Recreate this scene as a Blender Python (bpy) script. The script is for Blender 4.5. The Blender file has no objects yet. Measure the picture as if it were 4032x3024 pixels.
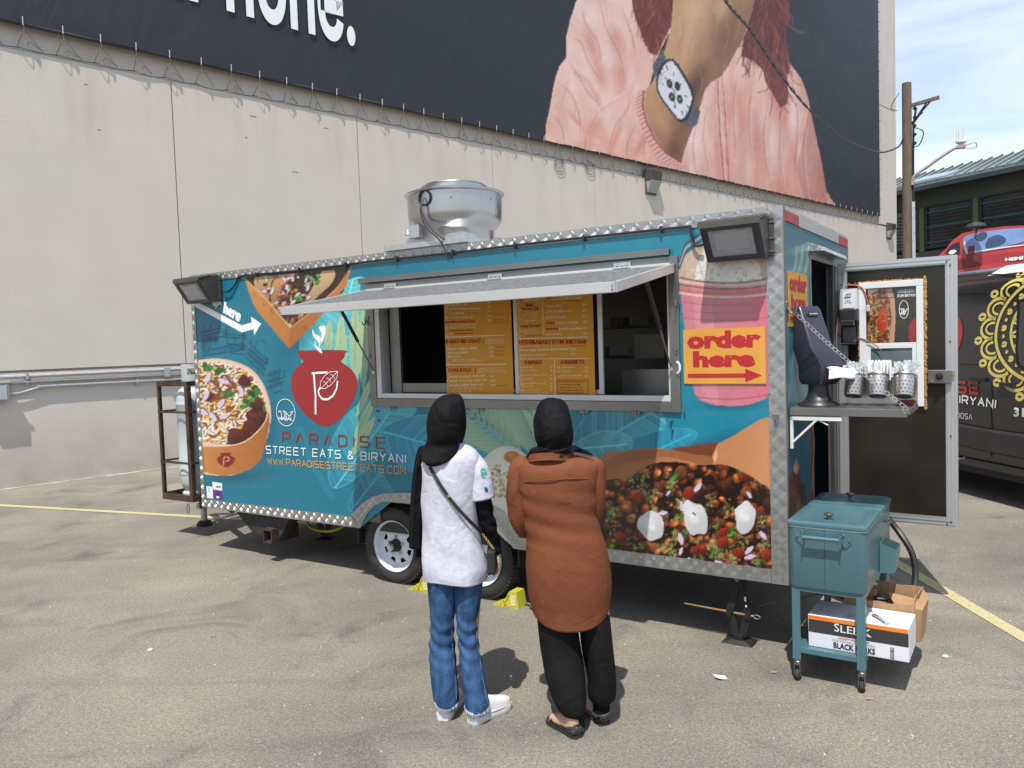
import bpy, bmesh, math, random, os
import numpy as np
from mathutils import Vector, Matrix
random.seed(7); rng = np.random.default_rng(11)
S = bpy.context.scene
# ---------------------------------------------------------------- camera
FPX, PITCH, ROLL, CH = 3133.1, .0518, -.0335, 1.94      # focal length in photo pixels (4032 wide), eye height
cam = bpy.data.cameras.new('camera'); camo = bpy.data.objects.new('camera', cam); S.collection.objects.link(camo)
cam.sensor_fit = 'HORIZONTAL'; cam.sensor_width = 36; cam.lens = FPX/4032*36; cam.clip_start = .05; cam.clip_end = 2000
cp_, sp_, cr_, sr_ = math.cos(PITCH), math.sin(PITCH), math.cos(ROLL), math.sin(ROLL)
CF = np.array([0, cp_, -sp_]); _r = np.array([1, 0, 0]); _u = np.array([0, sp_, cp_])
CR = _r*cr_+_u*sr_; CU = -_r*sr_+_u*cr_; CC = np.array([0, 0, CH])
camo.matrix_world = Matrix(((CR[0], CU[0], -CF[0], 0), (CR[1], CU[1], -CF[1], 0), (CR[2], CU[2], -CF[2], CH), (0, 0, 0, 1)))
S.camera = camo
# ---------------------------------------------------------------- daylight
SUNV = Vector((-.13, -.48, 1)).normalized()
sun = bpy.data.lights.new('sun', 'SUN'); sun.energy = 3.7; sun.angle = math.radians(.6); sun.color = (1, .955, .88)
suno = bpy.data.objects.new('sun', sun); S.collection.objects.link(suno); suno.rotation_euler = SUNV.to_track_quat('Z', 'Y').to_euler()
W = bpy.data.worlds.new('World'); S.world = W; W.use_nodes = True
nt = W.node_tree; bg = nt.nodes['Background']
sky = nt.nodes.new('ShaderNodeTexSky'); sky.sky_type = 'NISHITA'; sky.sun_disc = False
sky.sun_elevation = math.asin(SUNV.z); sky.sun_rotation = math.atan2(SUNV.x, SUNV.y); sky.dust_density = .7; sky.air_density = 1.0; sky.ozone_density = 1.3
tc = nt.nodes.new('ShaderNodeTexCoord'); mp = nt.nodes.new('ShaderNodeMapping'); mp.inputs['Scale'].default_value = (1.4, 1.4, 5.5); mp.inputs['Rotation'].default_value = (.12, .1, .5)
nz = nt.nodes.new('ShaderNodeTexNoise'); nz.inputs['Scale'].default_value = 1.7; nz.inputs['Detail'].default_value = 8; nz.inputs['Roughness'].default_value = .55; nz.inputs['Distortion'].default_value = .5
rp = nt.nodes.new('ShaderNodeValToRGB'); rp.color_ramp.elements[0].position = .28; rp.color_ramp.elements[1].position = .72
mx = nt.nodes.new('ShaderNodeMix'); mx.data_type = 'RGBA'; mx.inputs['B'].default_value = (7.0, 7.5, 8.1, 1)
ml = nt.nodes.new('ShaderNodeMath'); ml.operation = 'MULTIPLY'; ml.inputs[1].default_value = .8
L_ = nt.links
L_.new(tc.outputs['Generated'], mp.inputs['Vector']); L_.new(mp.outputs['Vector'], nz.inputs['Vector']); L_.new(nz.outputs['Fac'], rp.inputs['Fac'])
L_.new(rp.outputs['Color'], ml.inputs[0]); L_.new(ml.outputs[0], mx.inputs['Factor']); L_.new(sky.outputs['Color'], mx.inputs['A']); L_.new(mx.outputs['Result'], bg.inputs['Color'])
bg.inputs['Strength'].default_value = .115
S.view_settings.view_transform = 'Standard'; S.view_settings.look = 'None'; S.view_settings.exposure = .62; S.view_settings.gamma = 1; S.view_settings.use_curve_mapping = False
S.render.engine = 'CYCLES'; S.cycles.max_bounces = 6; S.cycles.diffuse_bounces = 3; S.cycles.glossy_bounces = 3; S.cycles.transmission_bounces = 4
S.cycles.use_denoising = True; S.cycles.caustics_reflective = False; S.cycles.caustics_refractive = False
try: S.cycles.denoiser = 'OPENIMAGEDENOISE'
except Exception: pass
# ---------------------------------------------------------------- where things stand (photo pixel -> point on a real plane)
TH = .5755
TX, TY = 1.6143, 4.6859
TA = np.array([-math.cos(TH), math.sin(TH), 0]); TN = np.array([math.sin(TH), math.cos(TH), 0]); TO = np.array([TX, TY, 0])
TW = .7735; WO = np.array([-4.51, 14.88, 0]); WA = np.array([math.cos(TW), math.sin(TW), 0]); WN = np.array([math.sin(TW), -math.cos(TW), 0])
def ray(x, y): return CF+CR*((x-2016)/FPX)-CU*((y-1512)/FPX)
def hit(x, y, p0, n):
    d = ray(x, y); return CC+d*(np.dot(np.array(p0)-CC, n)/np.dot(d, n))
def G(x, y, z=0.): return hit(x, y, (0, 0, z), np.array([0, 0, 1.]))
def toT(P): q = np.array(P)-TO; return (-float(q@TA), float(q@TN), float(P[2]))
def Pt(x, y, v=0.): return toT(hit(x, y, TO+TN*v, TN))             # trailer frame, plane y = v
def Pe(x, y, xl=0.): return toT(hit(x, y, TO-TA*xl, TA))           # trailer frame, plane x = xl
def GT(x, y, z=0.): return toT(G(x, y, z))
def Pw(x, y, out=0.):
    q = hit(x, y, WO+WN*out, WN)-WO; return (float(q@WA), -out, float(q[2]))
def projv(P):
    d = P-CC; z = d@CF; return 2016+FPX*(d@CR)/z, 1512-FPX*(d@CU)/z
# ---------------------------------------------------------------- materials
def s2l(c):
    c = np.asarray(c, float)/255.; return np.where(c <= .04045, c/12.92, ((c+.055)/1.055)**2.4)
def bsdf(m): return m.node_tree.nodes['Principled BSDF']
MATS = {}
def M(name, col, rough=.6, metal=0., var=.12, scale=8., bump=0., bscale=60., coat=0., spec=.5, stretch=None, detail=4., trans=0., alpha=1., dirt=0.):
    """principled material whose colour, gloss and fine relief come from noise"""
    if name in MATS: return MATS[name]
    m = bpy.data.materials.new(name); m.use_nodes = True; n = m.node_tree; b = bsdf(m); l = n.links
    t = n.nodes.new('ShaderNodeTexCoord'); src = t.outputs['Object']
    if stretch:
        q = n.nodes.new('ShaderNodeMapping'); q.inputs['Scale'].default_value = stretch; l.new(src, q.inputs['Vector']); src = q.outputs['Vector']
    z = n.nodes.new('ShaderNodeTexNoise'); z.inputs['Scale'].default_value = scale; z.inputs['Detail'].default_value = detail; l.new(src, z.inputs['Vector'])
    r = n.nodes.new('ShaderNodeValToRGB'); c = np.array(col[:3])
    r.color_ramp.elements[0].position = .3; r.color_ramp.elements[1].position = .7
    r.color_ramp.elements[0].color = (*np.clip(c*(1-var), 0, 1), 1); r.color_ramp.elements[1].color = (*np.clip(c*(1+var), 0, 1), 1)
    l.new(z.outputs['Fac'], r.inputs['Fac']); out = r.outputs['Color']
    if dirt > 0:
        z3 = n.nodes.new('ShaderNodeTexNoise'); z3.inputs['Scale'].default_value = 2.3; z3.inputs['Detail'].default_value = 7; z3.inputs['Roughness'].default_value = .7; l.new(t.outputs['Object'], z3.inputs['Vector'])
        r3 = n.nodes.new('ShaderNodeValToRGB'); r3.color_ramp.elements[0].position = .5; r3.color_ramp.elements[1].position = .75; l.new(z3.outputs['Fac'], r3.inputs['Fac'])
        k3 = n.nodes.new('ShaderNodeMath'); k3.operation = 'MULTIPLY'; k3.inputs[1].default_value = dirt; l.new(r3.outputs['Color'], k3.inputs[0])
        x3 = n.nodes.new('ShaderNodeMix'); x3.data_type = 'RGBA'; x3.inputs['B'].default_value = (.09, .075, .055, 1); l.new(k3.outputs[0], x3.inputs['Factor']); l.new(out, x3.inputs['A']); out = x3.outputs['Result']
    l.new(out, b.inputs['Base Color'])
    rr = n.nodes.new('ShaderNodeMapRange'); rr.inputs['To Min'].default_value = max(.03, rough*.85); rr.inputs['To Max'].default_value = min(1, rough*1.18); l.new(z.outputs['Fac'], rr.inputs['Value']); l.new(rr.outputs['Result'], b.inputs['Roughness'])
    b.inputs['Metallic'].default_value = metal; b.inputs['Coat Weight'].default_value = coat; b.inputs['Coat Roughness'].default_value = .08
    b.inputs['Specular IOR Level'].default_value = spec; b.inputs['Transmission Weight'].default_value = trans; b.inputs['Alpha'].default_value = alpha
    if bump > 0:
        z2 = n.nodes.new('ShaderNodeTexNoise'); z2.inputs['Scale'].default_value = bscale; z2.inputs['Detail'].default_value = 5; l.new(src, z2.inputs['Vector'])
        bp = n.nodes.new('ShaderNodeBump'); bp.inputs['Strength'].default_value = bump; bp.inputs['Distance'].default_value = .01; l.new(z2.outputs['Fac'], bp.inputs['Height']); l.new(bp.outputs['Normal'], b.inputs['Normal'])
    MATS[name] = m; return m
def MA(name, rough=.45, coat=0., grain=.05, gscale=900.):
    """material whose colour is the print held in the mesh colour attribute"""
    m = bpy.data.materials.new(name); m.use_nodes = True; n = m.node_tree; b = bsdf(m); l = n.links
    a = n.nodes.new('ShaderNodeAttribute'); a.attribute_name = 'print'
    z = n.nodes.new('ShaderNodeTexNoise'); z.inputs['Scale'].default_value = gscale; t = n.nodes.new('ShaderNodeTexCoord'); l.new(t.outputs['Object'], z.inputs['Vector'])
    r = n.nodes.new('ShaderNodeMapRange'); r.inputs['To Min'].default_value = 1-grain; r.inputs['To Max'].default_value = 1+grain; l.new(z.outputs['Fac'], r.inputs['Value'])
    v = n.nodes.new('ShaderNodeVectorMath'); v.operation = 'SCALE'; l.new(a.outputs['Color'], v.inputs[0]); l.new(r.outputs['Result'], v.inputs['Scale']); l.new(v.outputs['Vector'], b.inputs['Base Color'])
    b.inputs['Roughness'].default_value = rough; b.inputs['Coat Weight'].default_value = coat; b.inputs['Coat Roughness'].default_value = .12
    return m
def srgb(r, g, b, k=.62): return tuple(s2l((r, g, b))*k)
# ---------------------------------------------------------------- objects
COL = S.collection
def setp(o, label=None, cat=None, group=None, kind=None):
    if label: o['label'] = label
    if cat: o['category'] = cat
    if group: o['group'] = group
    if kind: o['kind'] = kind
    return o
def thing(name, label, cat, loc=(0, 0, 0), rz=0., group=None):
    o = bpy.data.objects.new(name, None); COL.objects.link(o); o.location = loc; o.rotation_euler = (0, 0, rz); o.empty_display_size = .1
    return setp(o, label, cat, group)
class B:
    def __init__(s): s.v = []; s.f = []; s.mi = []; s.m = 0
    def mat(s, i): s.m = i; return s
    def add(s, vs, fs):
        n = len(s.v); s.v += [tuple(map(float, p)) for p in vs]; s.f += [tuple(i+n for i in f) for f in fs]; s.mi += [s.m]*len(fs); return s
    def box(s, x0, x1, y0, y1, z0, z1):
        return s.add([(x0, y0, z0), (x1, y0, z0), (x1, y1, z0), (x0, y1, z0), (x0, y0, z1), (x1, y0, z1), (x1, y1, z1), (x0, y1, z1)],
                     [(0, 3, 2, 1), (4, 5, 6, 7), (0, 1, 5, 4), (1, 2, 6, 5), (2, 3, 7, 6), (3, 0, 4, 7)])
    def quad(s, a, b, c, d): return s.add([a, b, c, d], [(0, 1, 2, 3)])
    def hexa(s, bot, top):
        return s.add(list(bot)+list(top), [(3, 2, 1, 0), (4, 5, 6, 7), (0, 1, 5, 4), (1, 2, 6, 5), (2, 3, 7, 6), (3, 0, 4, 7)])
    def beam(s, p, q, w, h, up=(0, 0, 1)):
        p, q = Vector(p), Vector(q); d = (q-p).normalized(); u = Vector(up)
        if abs(d.dot(u)) > .98: u = Vector((1, 0, 0))
        a = d.cross(u).normalized()*(w/2); c = a.cross(d).normalized()*(h/2)
        return s.hexa([p-a-c, p+a-c, p+a+c, p-a+c], [q-a-c, q+a-c, q+a+c, q-a+c])
    def rings(s, rs, cap0=True, cap1=True, closed=True):
        n = len(rs[0]); base = len(s.v); vs = [p for r in rs for p in r]; fs = []
        for i in range(len(rs)-1):
            for j in range(n if closed else n-1):
                k = (j+1) % n; fs.append((i*n+j, i*n+k, (i+1)*n+k, (i+1)*n+j))
        if cap0: fs.append(tuple(range(n-1, -1, -1)))
        if cap1: fs.append(tuple((len(rs)-1)*n+j for j in range(n)))
        return s.add(vs, fs)
    def tube(s, pts, r, n=8, caps=True):
        P = [Vector(p) for p in pts]; rr = r if hasattr(r, '__len__') else [r]*len(P); rs = []
        t = (P[1]-P[0]).normalized(); up = Vector((0, 0, 1)) if abs(t.z) < .9 else Vector((1, 0, 0)); a = t.cross(up).normalized()
        for i, p in enumerate(P):
            t = (P[min(i+1, len(P)-1)]-P[max(i-1, 0)])
            t = t.normalized() if t.length > 1e-9 else Vector((0, 0, 1))
            a = (a-t*a.dot(t)); a = a.normalized() if a.length > 1e-6 else t.orthogonal().normalized()
            b = t.cross(a)
            rs.append([p+(a*math.cos(2*math.pi*k/n)+b*math.sin(2*math.pi*k/n))*rr[i] for k in range(n)])
        return s.rings(rs, caps, caps)
    def cyl(s, p, q, r, r2=None, n=12): return s.tube([p, q], [r, r if r2 is None else r2], n)
    def lathe(s, prof, c=(0, 0, 0), n=24, axis='z', caps=True):
        rs = []
        for r, h in prof:
            ring = []
            for k in range(n):
                a = 2*math.pi*k/n; x, y = r*math.cos(a), r*math.sin(a)
                p = {'z': (x, y, h), 'y': (x, h, y), 'x': (h, x, y)}[axis]
                ring.append((p[0]+c[0], p[1]+c[1], p[2]+c[2]))
            if axis == 'y': ring.reverse()
            rs.append(ring)
        return s.rings(rs, caps, caps)
    def prism(s, poly, f, g):
        """poly: 2D points; f, g: functions mapping them to the two faces"""
        n = len(poly); s.add([f(p) for p in poly]+[g(p) for p in poly],
            [tuple(range(n)), tuple(range(2*n-1, n-1, -1))]+[(i, i+n, (i+1) % n+n, (i+1) % n) for i in range(n)]); return s
    def rrect(s, secs, n=5, cap0=True, cap1=True):
        """secs: (x0,x1,y0,y1,z,r) rounded rectangles stacked in z"""
        rs = []
        for x0, x1, y0, y1, z, r in secs:
            ring = []
            for cx, cy, a0 in ((x1-r, y1-r, 0), (x0+r, y1-r, 90), (x0+r, y0+r, 180), (x1-r, y0+r, 270)):
                for k in range(n+1):
                    a = math.radians(a0+90*k/n); ring.append((cx+r*math.cos(a), cy+r*math.sin(a), z))
            rs.append(ring)
        return s.rings(rs, cap0, cap1)
    def text(s, st, quad, f, font=None, bold=0., res=2, xf=None):
        """fit a line of writing to the quad TL,TR,BR,BL given in plane coordinates; f maps (a,b) to 3D"""
        k = (st, font.name if font else '', round(bold, 4), res)
        if k not in TXT:
            c = bpy.data.curves.new('t', 'FONT'); c.body = st; c.resolution_u = res; c.offset = bold
            if font: c.font = font
            o = bpy.data.objects.new('t', c); COL.objects.link(o); bpy.context.view_layer.update()
            me = bpy.data.meshes.new_from_object(o); TXT[k] = ([tuple(v.co) for v in me.vertices], [tuple(p.vertices) for p in me.polygons])
            bpy.data.objects.remove(o); bpy.data.curves.remove(c); bpy.data.meshes.remove(me)
        vs, fs = TXT[k]
        if not vs: return s
        xs = [v[0] for v in vs]; ys = [v[1] for v in vs]; x0, x1, y0, y1 = min(xs), max(xs), min(ys), max(ys)
        tl, tr, br, bl = [np.array(q, float) for q in quad]; out = []
        for x, y, _ in vs:
            a = (x-x0)/(x1-x0); b = (y-y0)/(y1-y0); p = (bl*(1-a)+br*a)*(1-b)+(tl*(1-a)+tr*a)*b; out.append(f(p))
        return s.add(out, fs)
    def build(s, name, mats, parent=None, smooth=False, bevel=0., seg=2, angle=35., flip=False, loc=None, **kw):
        me = bpy.data.meshes.new(name); me.from_pydata(s.v, [], s.f)
        for m in (mats if isinstance(mats, (list, tuple)) else [mats]): me.materials.append(m)
        if len(me.materials) > 1: me.polygons.foreach_set('material_index', s.mi)
        if smooth: me.shade_smooth(); me.set_sharp_from_angle(angle=math.radians(angle))
        me.update()
        o = bpy.data.objects.new(name, me); COL.objects.link(o); o.parent = parent
        if loc is not None: o.location = loc
        if bevel: 
            md = o.modifiers.new('bevel', 'BEVEL'); md.width = bevel; md.segments = seg; md.limit_method = 'ANGLE'; md.angle_limit = math.radians(40)
        return setp(o, **kw)
TXT = {}
def getfont(fn):
    try: return bpy.data.fonts.load(os.path.join(bpy.utils.system_resource('DATAFILES'), 'fonts', fn))
    except Exception: return None
INTER = getfont('Inter.woff2')
def copyo(o, parent, loc=None, name=None):
    c = o.copy(); COL.objects.link(c); c.parent = parent
    if loc is not None: c.location = loc
    return c
def copytree(o, parent=None, loc=None):
    c = o.copy(); COL.objects.link(c); c.parent = parent
    if loc is not None: c.location = loc
    for ch in list(o.children): copytree(ch, c)
    return c
def sag(p, q, d, n=14):
    p, q = Vector(p), Vector(q); return [p.lerp(q, i/n)-Vector((0, 0, d*4*(i/n)*(1-i/n))) for i in range(n+1)]
def curve(pts, n=6):
    """smooth path through points"""
    P = [Vector(p) for p in pts]; P = [P[0]*2-P[1]]+P+[P[-1]*2-P[-2]]; out = []
    for i in range(1, len(P)-2):
        a, b, c, d = P[i-1:i+3]
        for k in range(n):
            t = k/n; out.append(.5*((2*b)+(c-a)*t+(2*a-5*b+4*c-d)*t*t+(3*b-a-3*c+d)*t**3))
    out.append(P[-2]); return out
# ---------------------------------------------------------------- painter for prints (a raster held in numpy, then laid into mesh colours)
def vnoise(h, w, cell, seed=0):
    r = np.random.default_rng(seed); gh, gw = int(h/cell)+3, int(w/cell)+3; g = r.random((gh, gw)); y = np.arange(h)/cell; x = np.arange(w)/cell
    yi, xi = y.astype(int), x.astype(int); fy, fx = (y-yi)[:, None], (x-xi)[None]; fy = fy*fy*(3-2*fy); fx = fx*fx*(3-2*fx)
    return (g[yi][:, xi]*(1-fx)+g[yi][:, xi+1]*fx)*(1-fy)+(g[yi+1][:, xi]*(1-fx)+g[yi+1][:, xi+1]*fx)*fy
class Cv:
    def __init__(s, x0, y0, x1, y1, st, col):
        s.x0, s.y0, s.st = x0, y0, st; s.w = int((x1-x0)/st)+1; s.h = int((y1-y0)/st)+1; s.a = np.zeros((s.h, s.w, 3)); s.a[:] = col
        s.X, s.Y = np.meshgrid(x0+np.arange(s.w)*st, y0+np.arange(s.h)*st)
    def win(s, xa, ya, xb, yb):
        i0 = max(0, int((ya-s.y0)/s.st)-1); i1 = min(s.h, int((yb-s.y0)/s.st)+2); j0 = max(0, int((xa-s.x0)/s.st)-1); j1 = min(s.w, int((xb-s.x0)/s.st)+2)
        return None if i1 <= i0 or j1 <= j0 else (slice(i0, i1), slice(j0, j1))
    def inside(s, pts, w):
        X, Y = s.X[w], s.Y[w]; ins = np.zeros(X.shape, bool); n = len(pts)
        for i in range(n):
            (xa, ya), (xb, yb) = pts[i], pts[(i+1) % n]
            if ya == yb: continue
            c = ((ya > Y) != (yb > Y)) & (X < (xb-xa)*(Y-ya)/(yb-ya)+xa); ins ^= c
        return ins
    def poly(s, pts, col, a=1., tex=0., clip=None, grad=None):
        P = np.array(pts, float); w = s.win(P[:, 0].min(), P[:, 1].min(), P[:, 0].max(), P[:, 1].max())
        if w is None: return s
        m = s.inside(pts, w).astype(float)*a
        if clip is not None: m = m*clip[w]
        c = np.array(col, float)+np.zeros(m.shape+(3,))
        if grad is not None:   # grad: (x0,y0,x1,y1,col2)
            gx, gy = grad[2]-grad[0], grad[3]-grad[1]; t = np.clip(((s.X[w]-grad[0])*gx+(s.Y[w]-grad[1])*gy)/(gx*gx+gy*gy), 0, 1)[..., None]; c = c*(1-t)+np.array(grad[4], float)*t
        if tex: c = c*(1+tex*(vnoise(m.shape[0], m.shape[1], 3, int(P[0, 0])) - .5)[..., None]*2)
        s.a[w] = s.a[w]*(1-m[..., None])+c*m[..., None]; return s
    def ell(s, cx, cy, rx, ry, rot=0., col=(0, 0, 0), a=1., soft=.15, hl=0., clip=None):
        R = max(rx, ry)+s.st; w = s.win(cx-R, cy-R, cx+R, cy+R)
        if w is None: return s
        X, Y = s.X[w]-cx, s.Y[w]-cy; c_, s_ = math.cos(rot), math.sin(rot); u = (X*c_+Y*s_)/rx; v = (-X*s_+Y*c_)/ry; d = np.sqrt(u*u+v*v)
        m = np.clip((1-d)/soft, 0, 1)*a
        if clip is not None: m = m*clip[w]
        c = np.array(col, float)+np.zeros(m.shape+(3,))
        if hl: 
            h = (np.clip(1-((u+.3)**2+(v+.35)**2)*1.6, 0, 1)-.35*np.clip(d, 0, 1)**2)[..., None]*hl; c = c*(1+h)+h*25
        s.a[w] = s.a[w]*(1-m[..., None])+c*m[..., None]; return s
    def line(s, pts, wd, col, a=1., soft=.35, clip=None):
        for (xa, ya), (xb, yb) in zip(pts[:-1], pts[1:]):
            w = s.win(min(xa, xb)-wd, min(ya, yb)-wd, max(xa, xb)+wd, max(ya, yb)+wd)
            if w is None: continue
            dx, dy = xb-xa, yb-ya; L = dx*dx+dy*dy+1e-9; t = np.clip(((s.X[w]-xa)*dx+(s.Y[w]-ya)*dy)/L, 0, 1); d = np.hypot(s.X[w]-xa-t*dx, s.Y[w]-ya-t*dy)
            m = np.clip((wd/2-d)/(wd/2*soft+1e-6)+.5, 0, 1)*a
            if clip is not None: m = m*clip[w]
            s.a[w] = s.a[w]*(1-m[..., None])+np.array(col, float)*m[..., None]
        return s
    def mask(s, pts):
        m = np.zeros((s.h, s.w)); w = (slice(0, s.h), slice(0, s.w)); return s.inside(pts, w).astype(float)
    def sample(s, x, y):
        u = np.clip((x-s.x0)/s.st, 0, s.w-1.001); v = np.clip((y-s.y0)/s.st, 0, s.h-1.001); i, j = v.astype(int), u.astype(int); fu, fv = (u-j)[:, None], (v-i)[:, None]
        A = s.a; return (A[i, j]*(1-fu)+A[i, j+1]*fu)*(1-fv)+(A[i+1, j]*(1-fu)+A[i+1, j+1]*fu)*fv
def smooth_poly(pts, n=6):
    P = [np.array(p, float) for p in pts]; m = len(P); out = []
    for i in range(m):
        a, b, c, d = P[i-1], P[i], P[(i+1) % m], P[(i+2) % m]
        for k in range(n):
            t = k/n; q = .5*((2*b)+(c-a)*t+(2*a-5*b+4*c-d)*t*t+(3*b-a-3*c+d)*t**3); out.append((q[0], q[1]))
    return out
def printgrid(name, U, V, f, keep, colf, mat, parent, depth=None, thick=0.):
    """grid sheet: f(U,V)->xyz arrays; keep(uc,vc)->bool per face; colf(U,V)->linear colours per vertex"""
    nu, nv = len(U), len(V); UU, VV = np.meshgrid(U, V); XYZ = f(UU.ravel(), VV.ravel())
    i, j = np.meshgrid(np.arange(nv-1), np.arange(nu-1), indexing='ij'); i, j = i.ravel(), j.ravel()
    q = np.stack([i*nu+j, i*nu+j+1, (i+1)*nu+j+1, (i+1)*nu+j], 1); k = keep((U[j]+U[j+1])/2, (V[i]+V[i+1])/2); q = q[k]
    me = bpy.data.meshes.new(name); me.vertices.add(len(XYZ)); me.vertices.foreach_set('co', XYZ.astype(np.float32).ravel())
    me.loops.add(q.size); me.loops.foreach_set('vertex_index', q.astype(np.int32).ravel()); me.polygons.add(len(q)); me.polygons.foreach_set('loop_start', (np.arange(len(q))*4).astype(np.int32))
    me.update(calc_edges=True)
    at = me.color_attributes.new('print', 'FLOAT_COLOR', 'POINT'); c = np.ones((len(XYZ), 4), np.float32); c[:, :3] = colf(UU.ravel(), VV.ravel()); at.data.foreach_set('color', c.ravel())
    me.materials.append(mat); me.validate(); me.shade_smooth(); o = bpy.data.objects.new(name, me); COL.objects.link(o); o.parent = parent; return o
# ================================================================ ground
def asphalt():
    m = bpy.data.materials.new('asphalt'); m.use_nodes = True; n = m.node_tree; b = bsdf(m); l = n.links
    t = n.nodes.new('ShaderNodeTexCoord')
    def noise(sc, det=4, rough=.5, dist=0.):
        z = n.nodes.new('ShaderNodeTexNoise'); z.inputs['Scale'].default_value = sc; z.inputs['Detail'].default_value = det; z.inputs['Roughness'].default_value = rough; z.inputs['Distortion'].default_value = dist; l.new(t.outputs['Object'], z.inputs['Vector']); return z.outputs['Fac']
    def ramp(f, p0, p1, c0, c1):
        r = n.nodes.new('ShaderNodeValToRGB'); r.color_ramp.elements[0].position = p0; r.color_ramp.elements[1].position = p1; r.color_ramp.elements[0].color = (*c0, 1); r.color_ramp.elements[1].color = (*c1, 1); l.new(f, r.inputs['Fac']); return r.outputs['Color']
    def mix(a, b_, f, mode='MIX'):
        x = n.nodes.new('ShaderNodeMix'); x.data_type = 'RGBA'; x.blend_type = mode
        l.new(a, x.inputs['A']); 
        if isinstance(b_, tuple): x.inputs['B'].default_value = (*b_, 1)
        else: l.new(b_, x.inputs['B'])
        if isinstance(f, float): x.inputs['Factor'].default_value = f
        else: l.new(f, x.inputs['Factor'])
        return x.outputs['Result']
    def mul(f, k):
        q = n.nodes.new('ShaderNodeMath'); q.operation = 'MULTIPLY'; l.new(f, q.inputs[0]); q.inputs[1].default_value = k; return q.outputs[0]
    c = ramp(noise(.55, 5, .6), .3, .72, (.150, .140, .122), (.285, .258, .215))
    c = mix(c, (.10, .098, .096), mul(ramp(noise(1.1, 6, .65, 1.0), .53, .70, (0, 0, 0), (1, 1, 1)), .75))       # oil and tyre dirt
    c = mix(c, (.30, .255, .19), mul(ramp(noise(.9, 4, .6, .3), .55, .8, (0, 0, 0), (1, 1, 1)), .55))     # dust
    g = noise(95, 4, .75); c = mix(c, ramp(g, .33, .68, (.52, .52, .52), (1.48, 1.46, 1.42)), 1., 'MULTIPLY')
    g2 = noise(42, 4, .7); c = mix(c, ramp(g2, .35, .68, (.80, .80, .80), (1.2, 1.19, 1.17)), 1., 'MULTIPLY')
    mp_ = n.nodes.new('ShaderNodeMapping'); mp_.inputs['Scale'].default_value = (.35, 2.4, 1); mp_.inputs['Rotation'].default_value = (0, 0, -.75); l.new(t.outputs['Object'], mp_.inputs['Vector']); zs = n.nodes.new('ShaderNodeTexNoise'); zs.inputs['Scale'].default_value = .8; zs.inputs['Detail'].default_value = 6; zs.inputs['Distortion'].default_value = .6; l.new(mp_.outputs['Vector'], zs.inputs['Vector'])
    c = mix(c, (.085, .082, .08), mul(ramp(zs.outputs['Fac'], .58, .74, (0, 0, 0), (1, 1, 1)), .28))
    v = n.nodes.new('ShaderNodeTexVoronoi'); v.inputs['Scale'].default_value = 62; l.new(t.outputs['Object'], v.inputs['Vector'])
    s_ = ramp(v.outputs['Distance'], .10, .17, (1, 1, 1), (0, 0, 0)); k = ramp(noise(25, 2), .50, .56, (0, 0, 0), (1, 1, 1)); q = n.nodes.new('ShaderNodeMath'); q.operation = 'MULTIPLY'; l.new(s_, q.inputs[0]); l.new(k, q.inputs[1])
    c = mix(c, (.52, .48, .41), mul(q.outputs[0], .8))
    l.new(c, b.inputs['Base Color']); b.inputs['Roughness'].default_value = .92; b.inputs['Specular IOR Level'].default_value = .25
    bp = n.nodes.new('ShaderNodeBump'); bp.inputs['Strength'].default_value = .75; bp.inputs['Distance'].default_value = .006; l.new(g, bp.inputs['Height']); l.new(bp.outputs['Normal'], b.inputs['Normal']); return m
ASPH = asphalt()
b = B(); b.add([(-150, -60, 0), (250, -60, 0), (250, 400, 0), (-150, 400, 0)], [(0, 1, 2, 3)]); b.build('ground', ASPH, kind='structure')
def paintm(name, col):
    m = bpy.data.materials.new(name); m.use_nodes = True; n = m.node_tree; b_ = bsdf(m); l = n.links; t = n.nodes.new('ShaderNodeTexCoord')
    z = n.nodes.new('ShaderNodeTexNoise'); z.inputs['Scale'].default_value = 55; z.inputs['Detail'].default_value = 6; z.inputs['Roughness'].default_value = .75; l.new(t.outputs['Object'], z.inputs['Vector'])
    r = n.nodes.new('ShaderNodeValToRGB'); e = r.color_ramp.elements; e[0].position = .34; e[0].color = (.14, .13, .11, 1); e[1].position = .47; e[1].color = (*col, 1); l.new(z.outputs['Fac'], r.inputs['Fac']); l.new(r.outputs['Color'], b_.inputs['Base Color']); b_.inputs['Roughness'].default_value = .85
    bp = n.nodes.new('ShaderNodeBump'); bp.inputs['Strength'].default_value = .5; bp.inputs['Distance'].default_value = .004; l.new(z.outputs['Fac'], bp.inputs['Height']); l.new(bp.outputs['Normal'], b_.inputs['Normal']); return m
YEL = paintm('worn_yellow_paint', (.46, .40, .22))
def strip(pts, name, m, w, z=.004):
    P = [np.array(p[:2]) for p in pts]; L = []; R = []
    for i, p in enumerate(P):
        d = P[min(i+1, len(P)-1)]-P[max(i-1, 0)]; d = d/np.linalg.norm(d); nn = np.array([-d[1], d[0]])*(w/2); L.append((*(p+nn), z)); R.append((*(p-nn), z))
    bb = B()
    for i in range(len(P)-1): bb.quad(R[i], R[i+1], L[i+1], L[i])
    return bb.build(name, m, kind='structure')
a0, a1 = G(0, 1990), G(780, 2035); a2 = a0+(a1-a0)*1.75; aa = a0-(a1-a0)*.6
strip([aa, a0, a1, a2], 'parking_line', YEL, .10)
c0, c1 = G(3560, 2235), G(4032, 2512); strip([c0-(c1-c0)*.25, c0, c1, c1+(c1-c0)*1.5], 'parking_line', YEL, .105)
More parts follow.
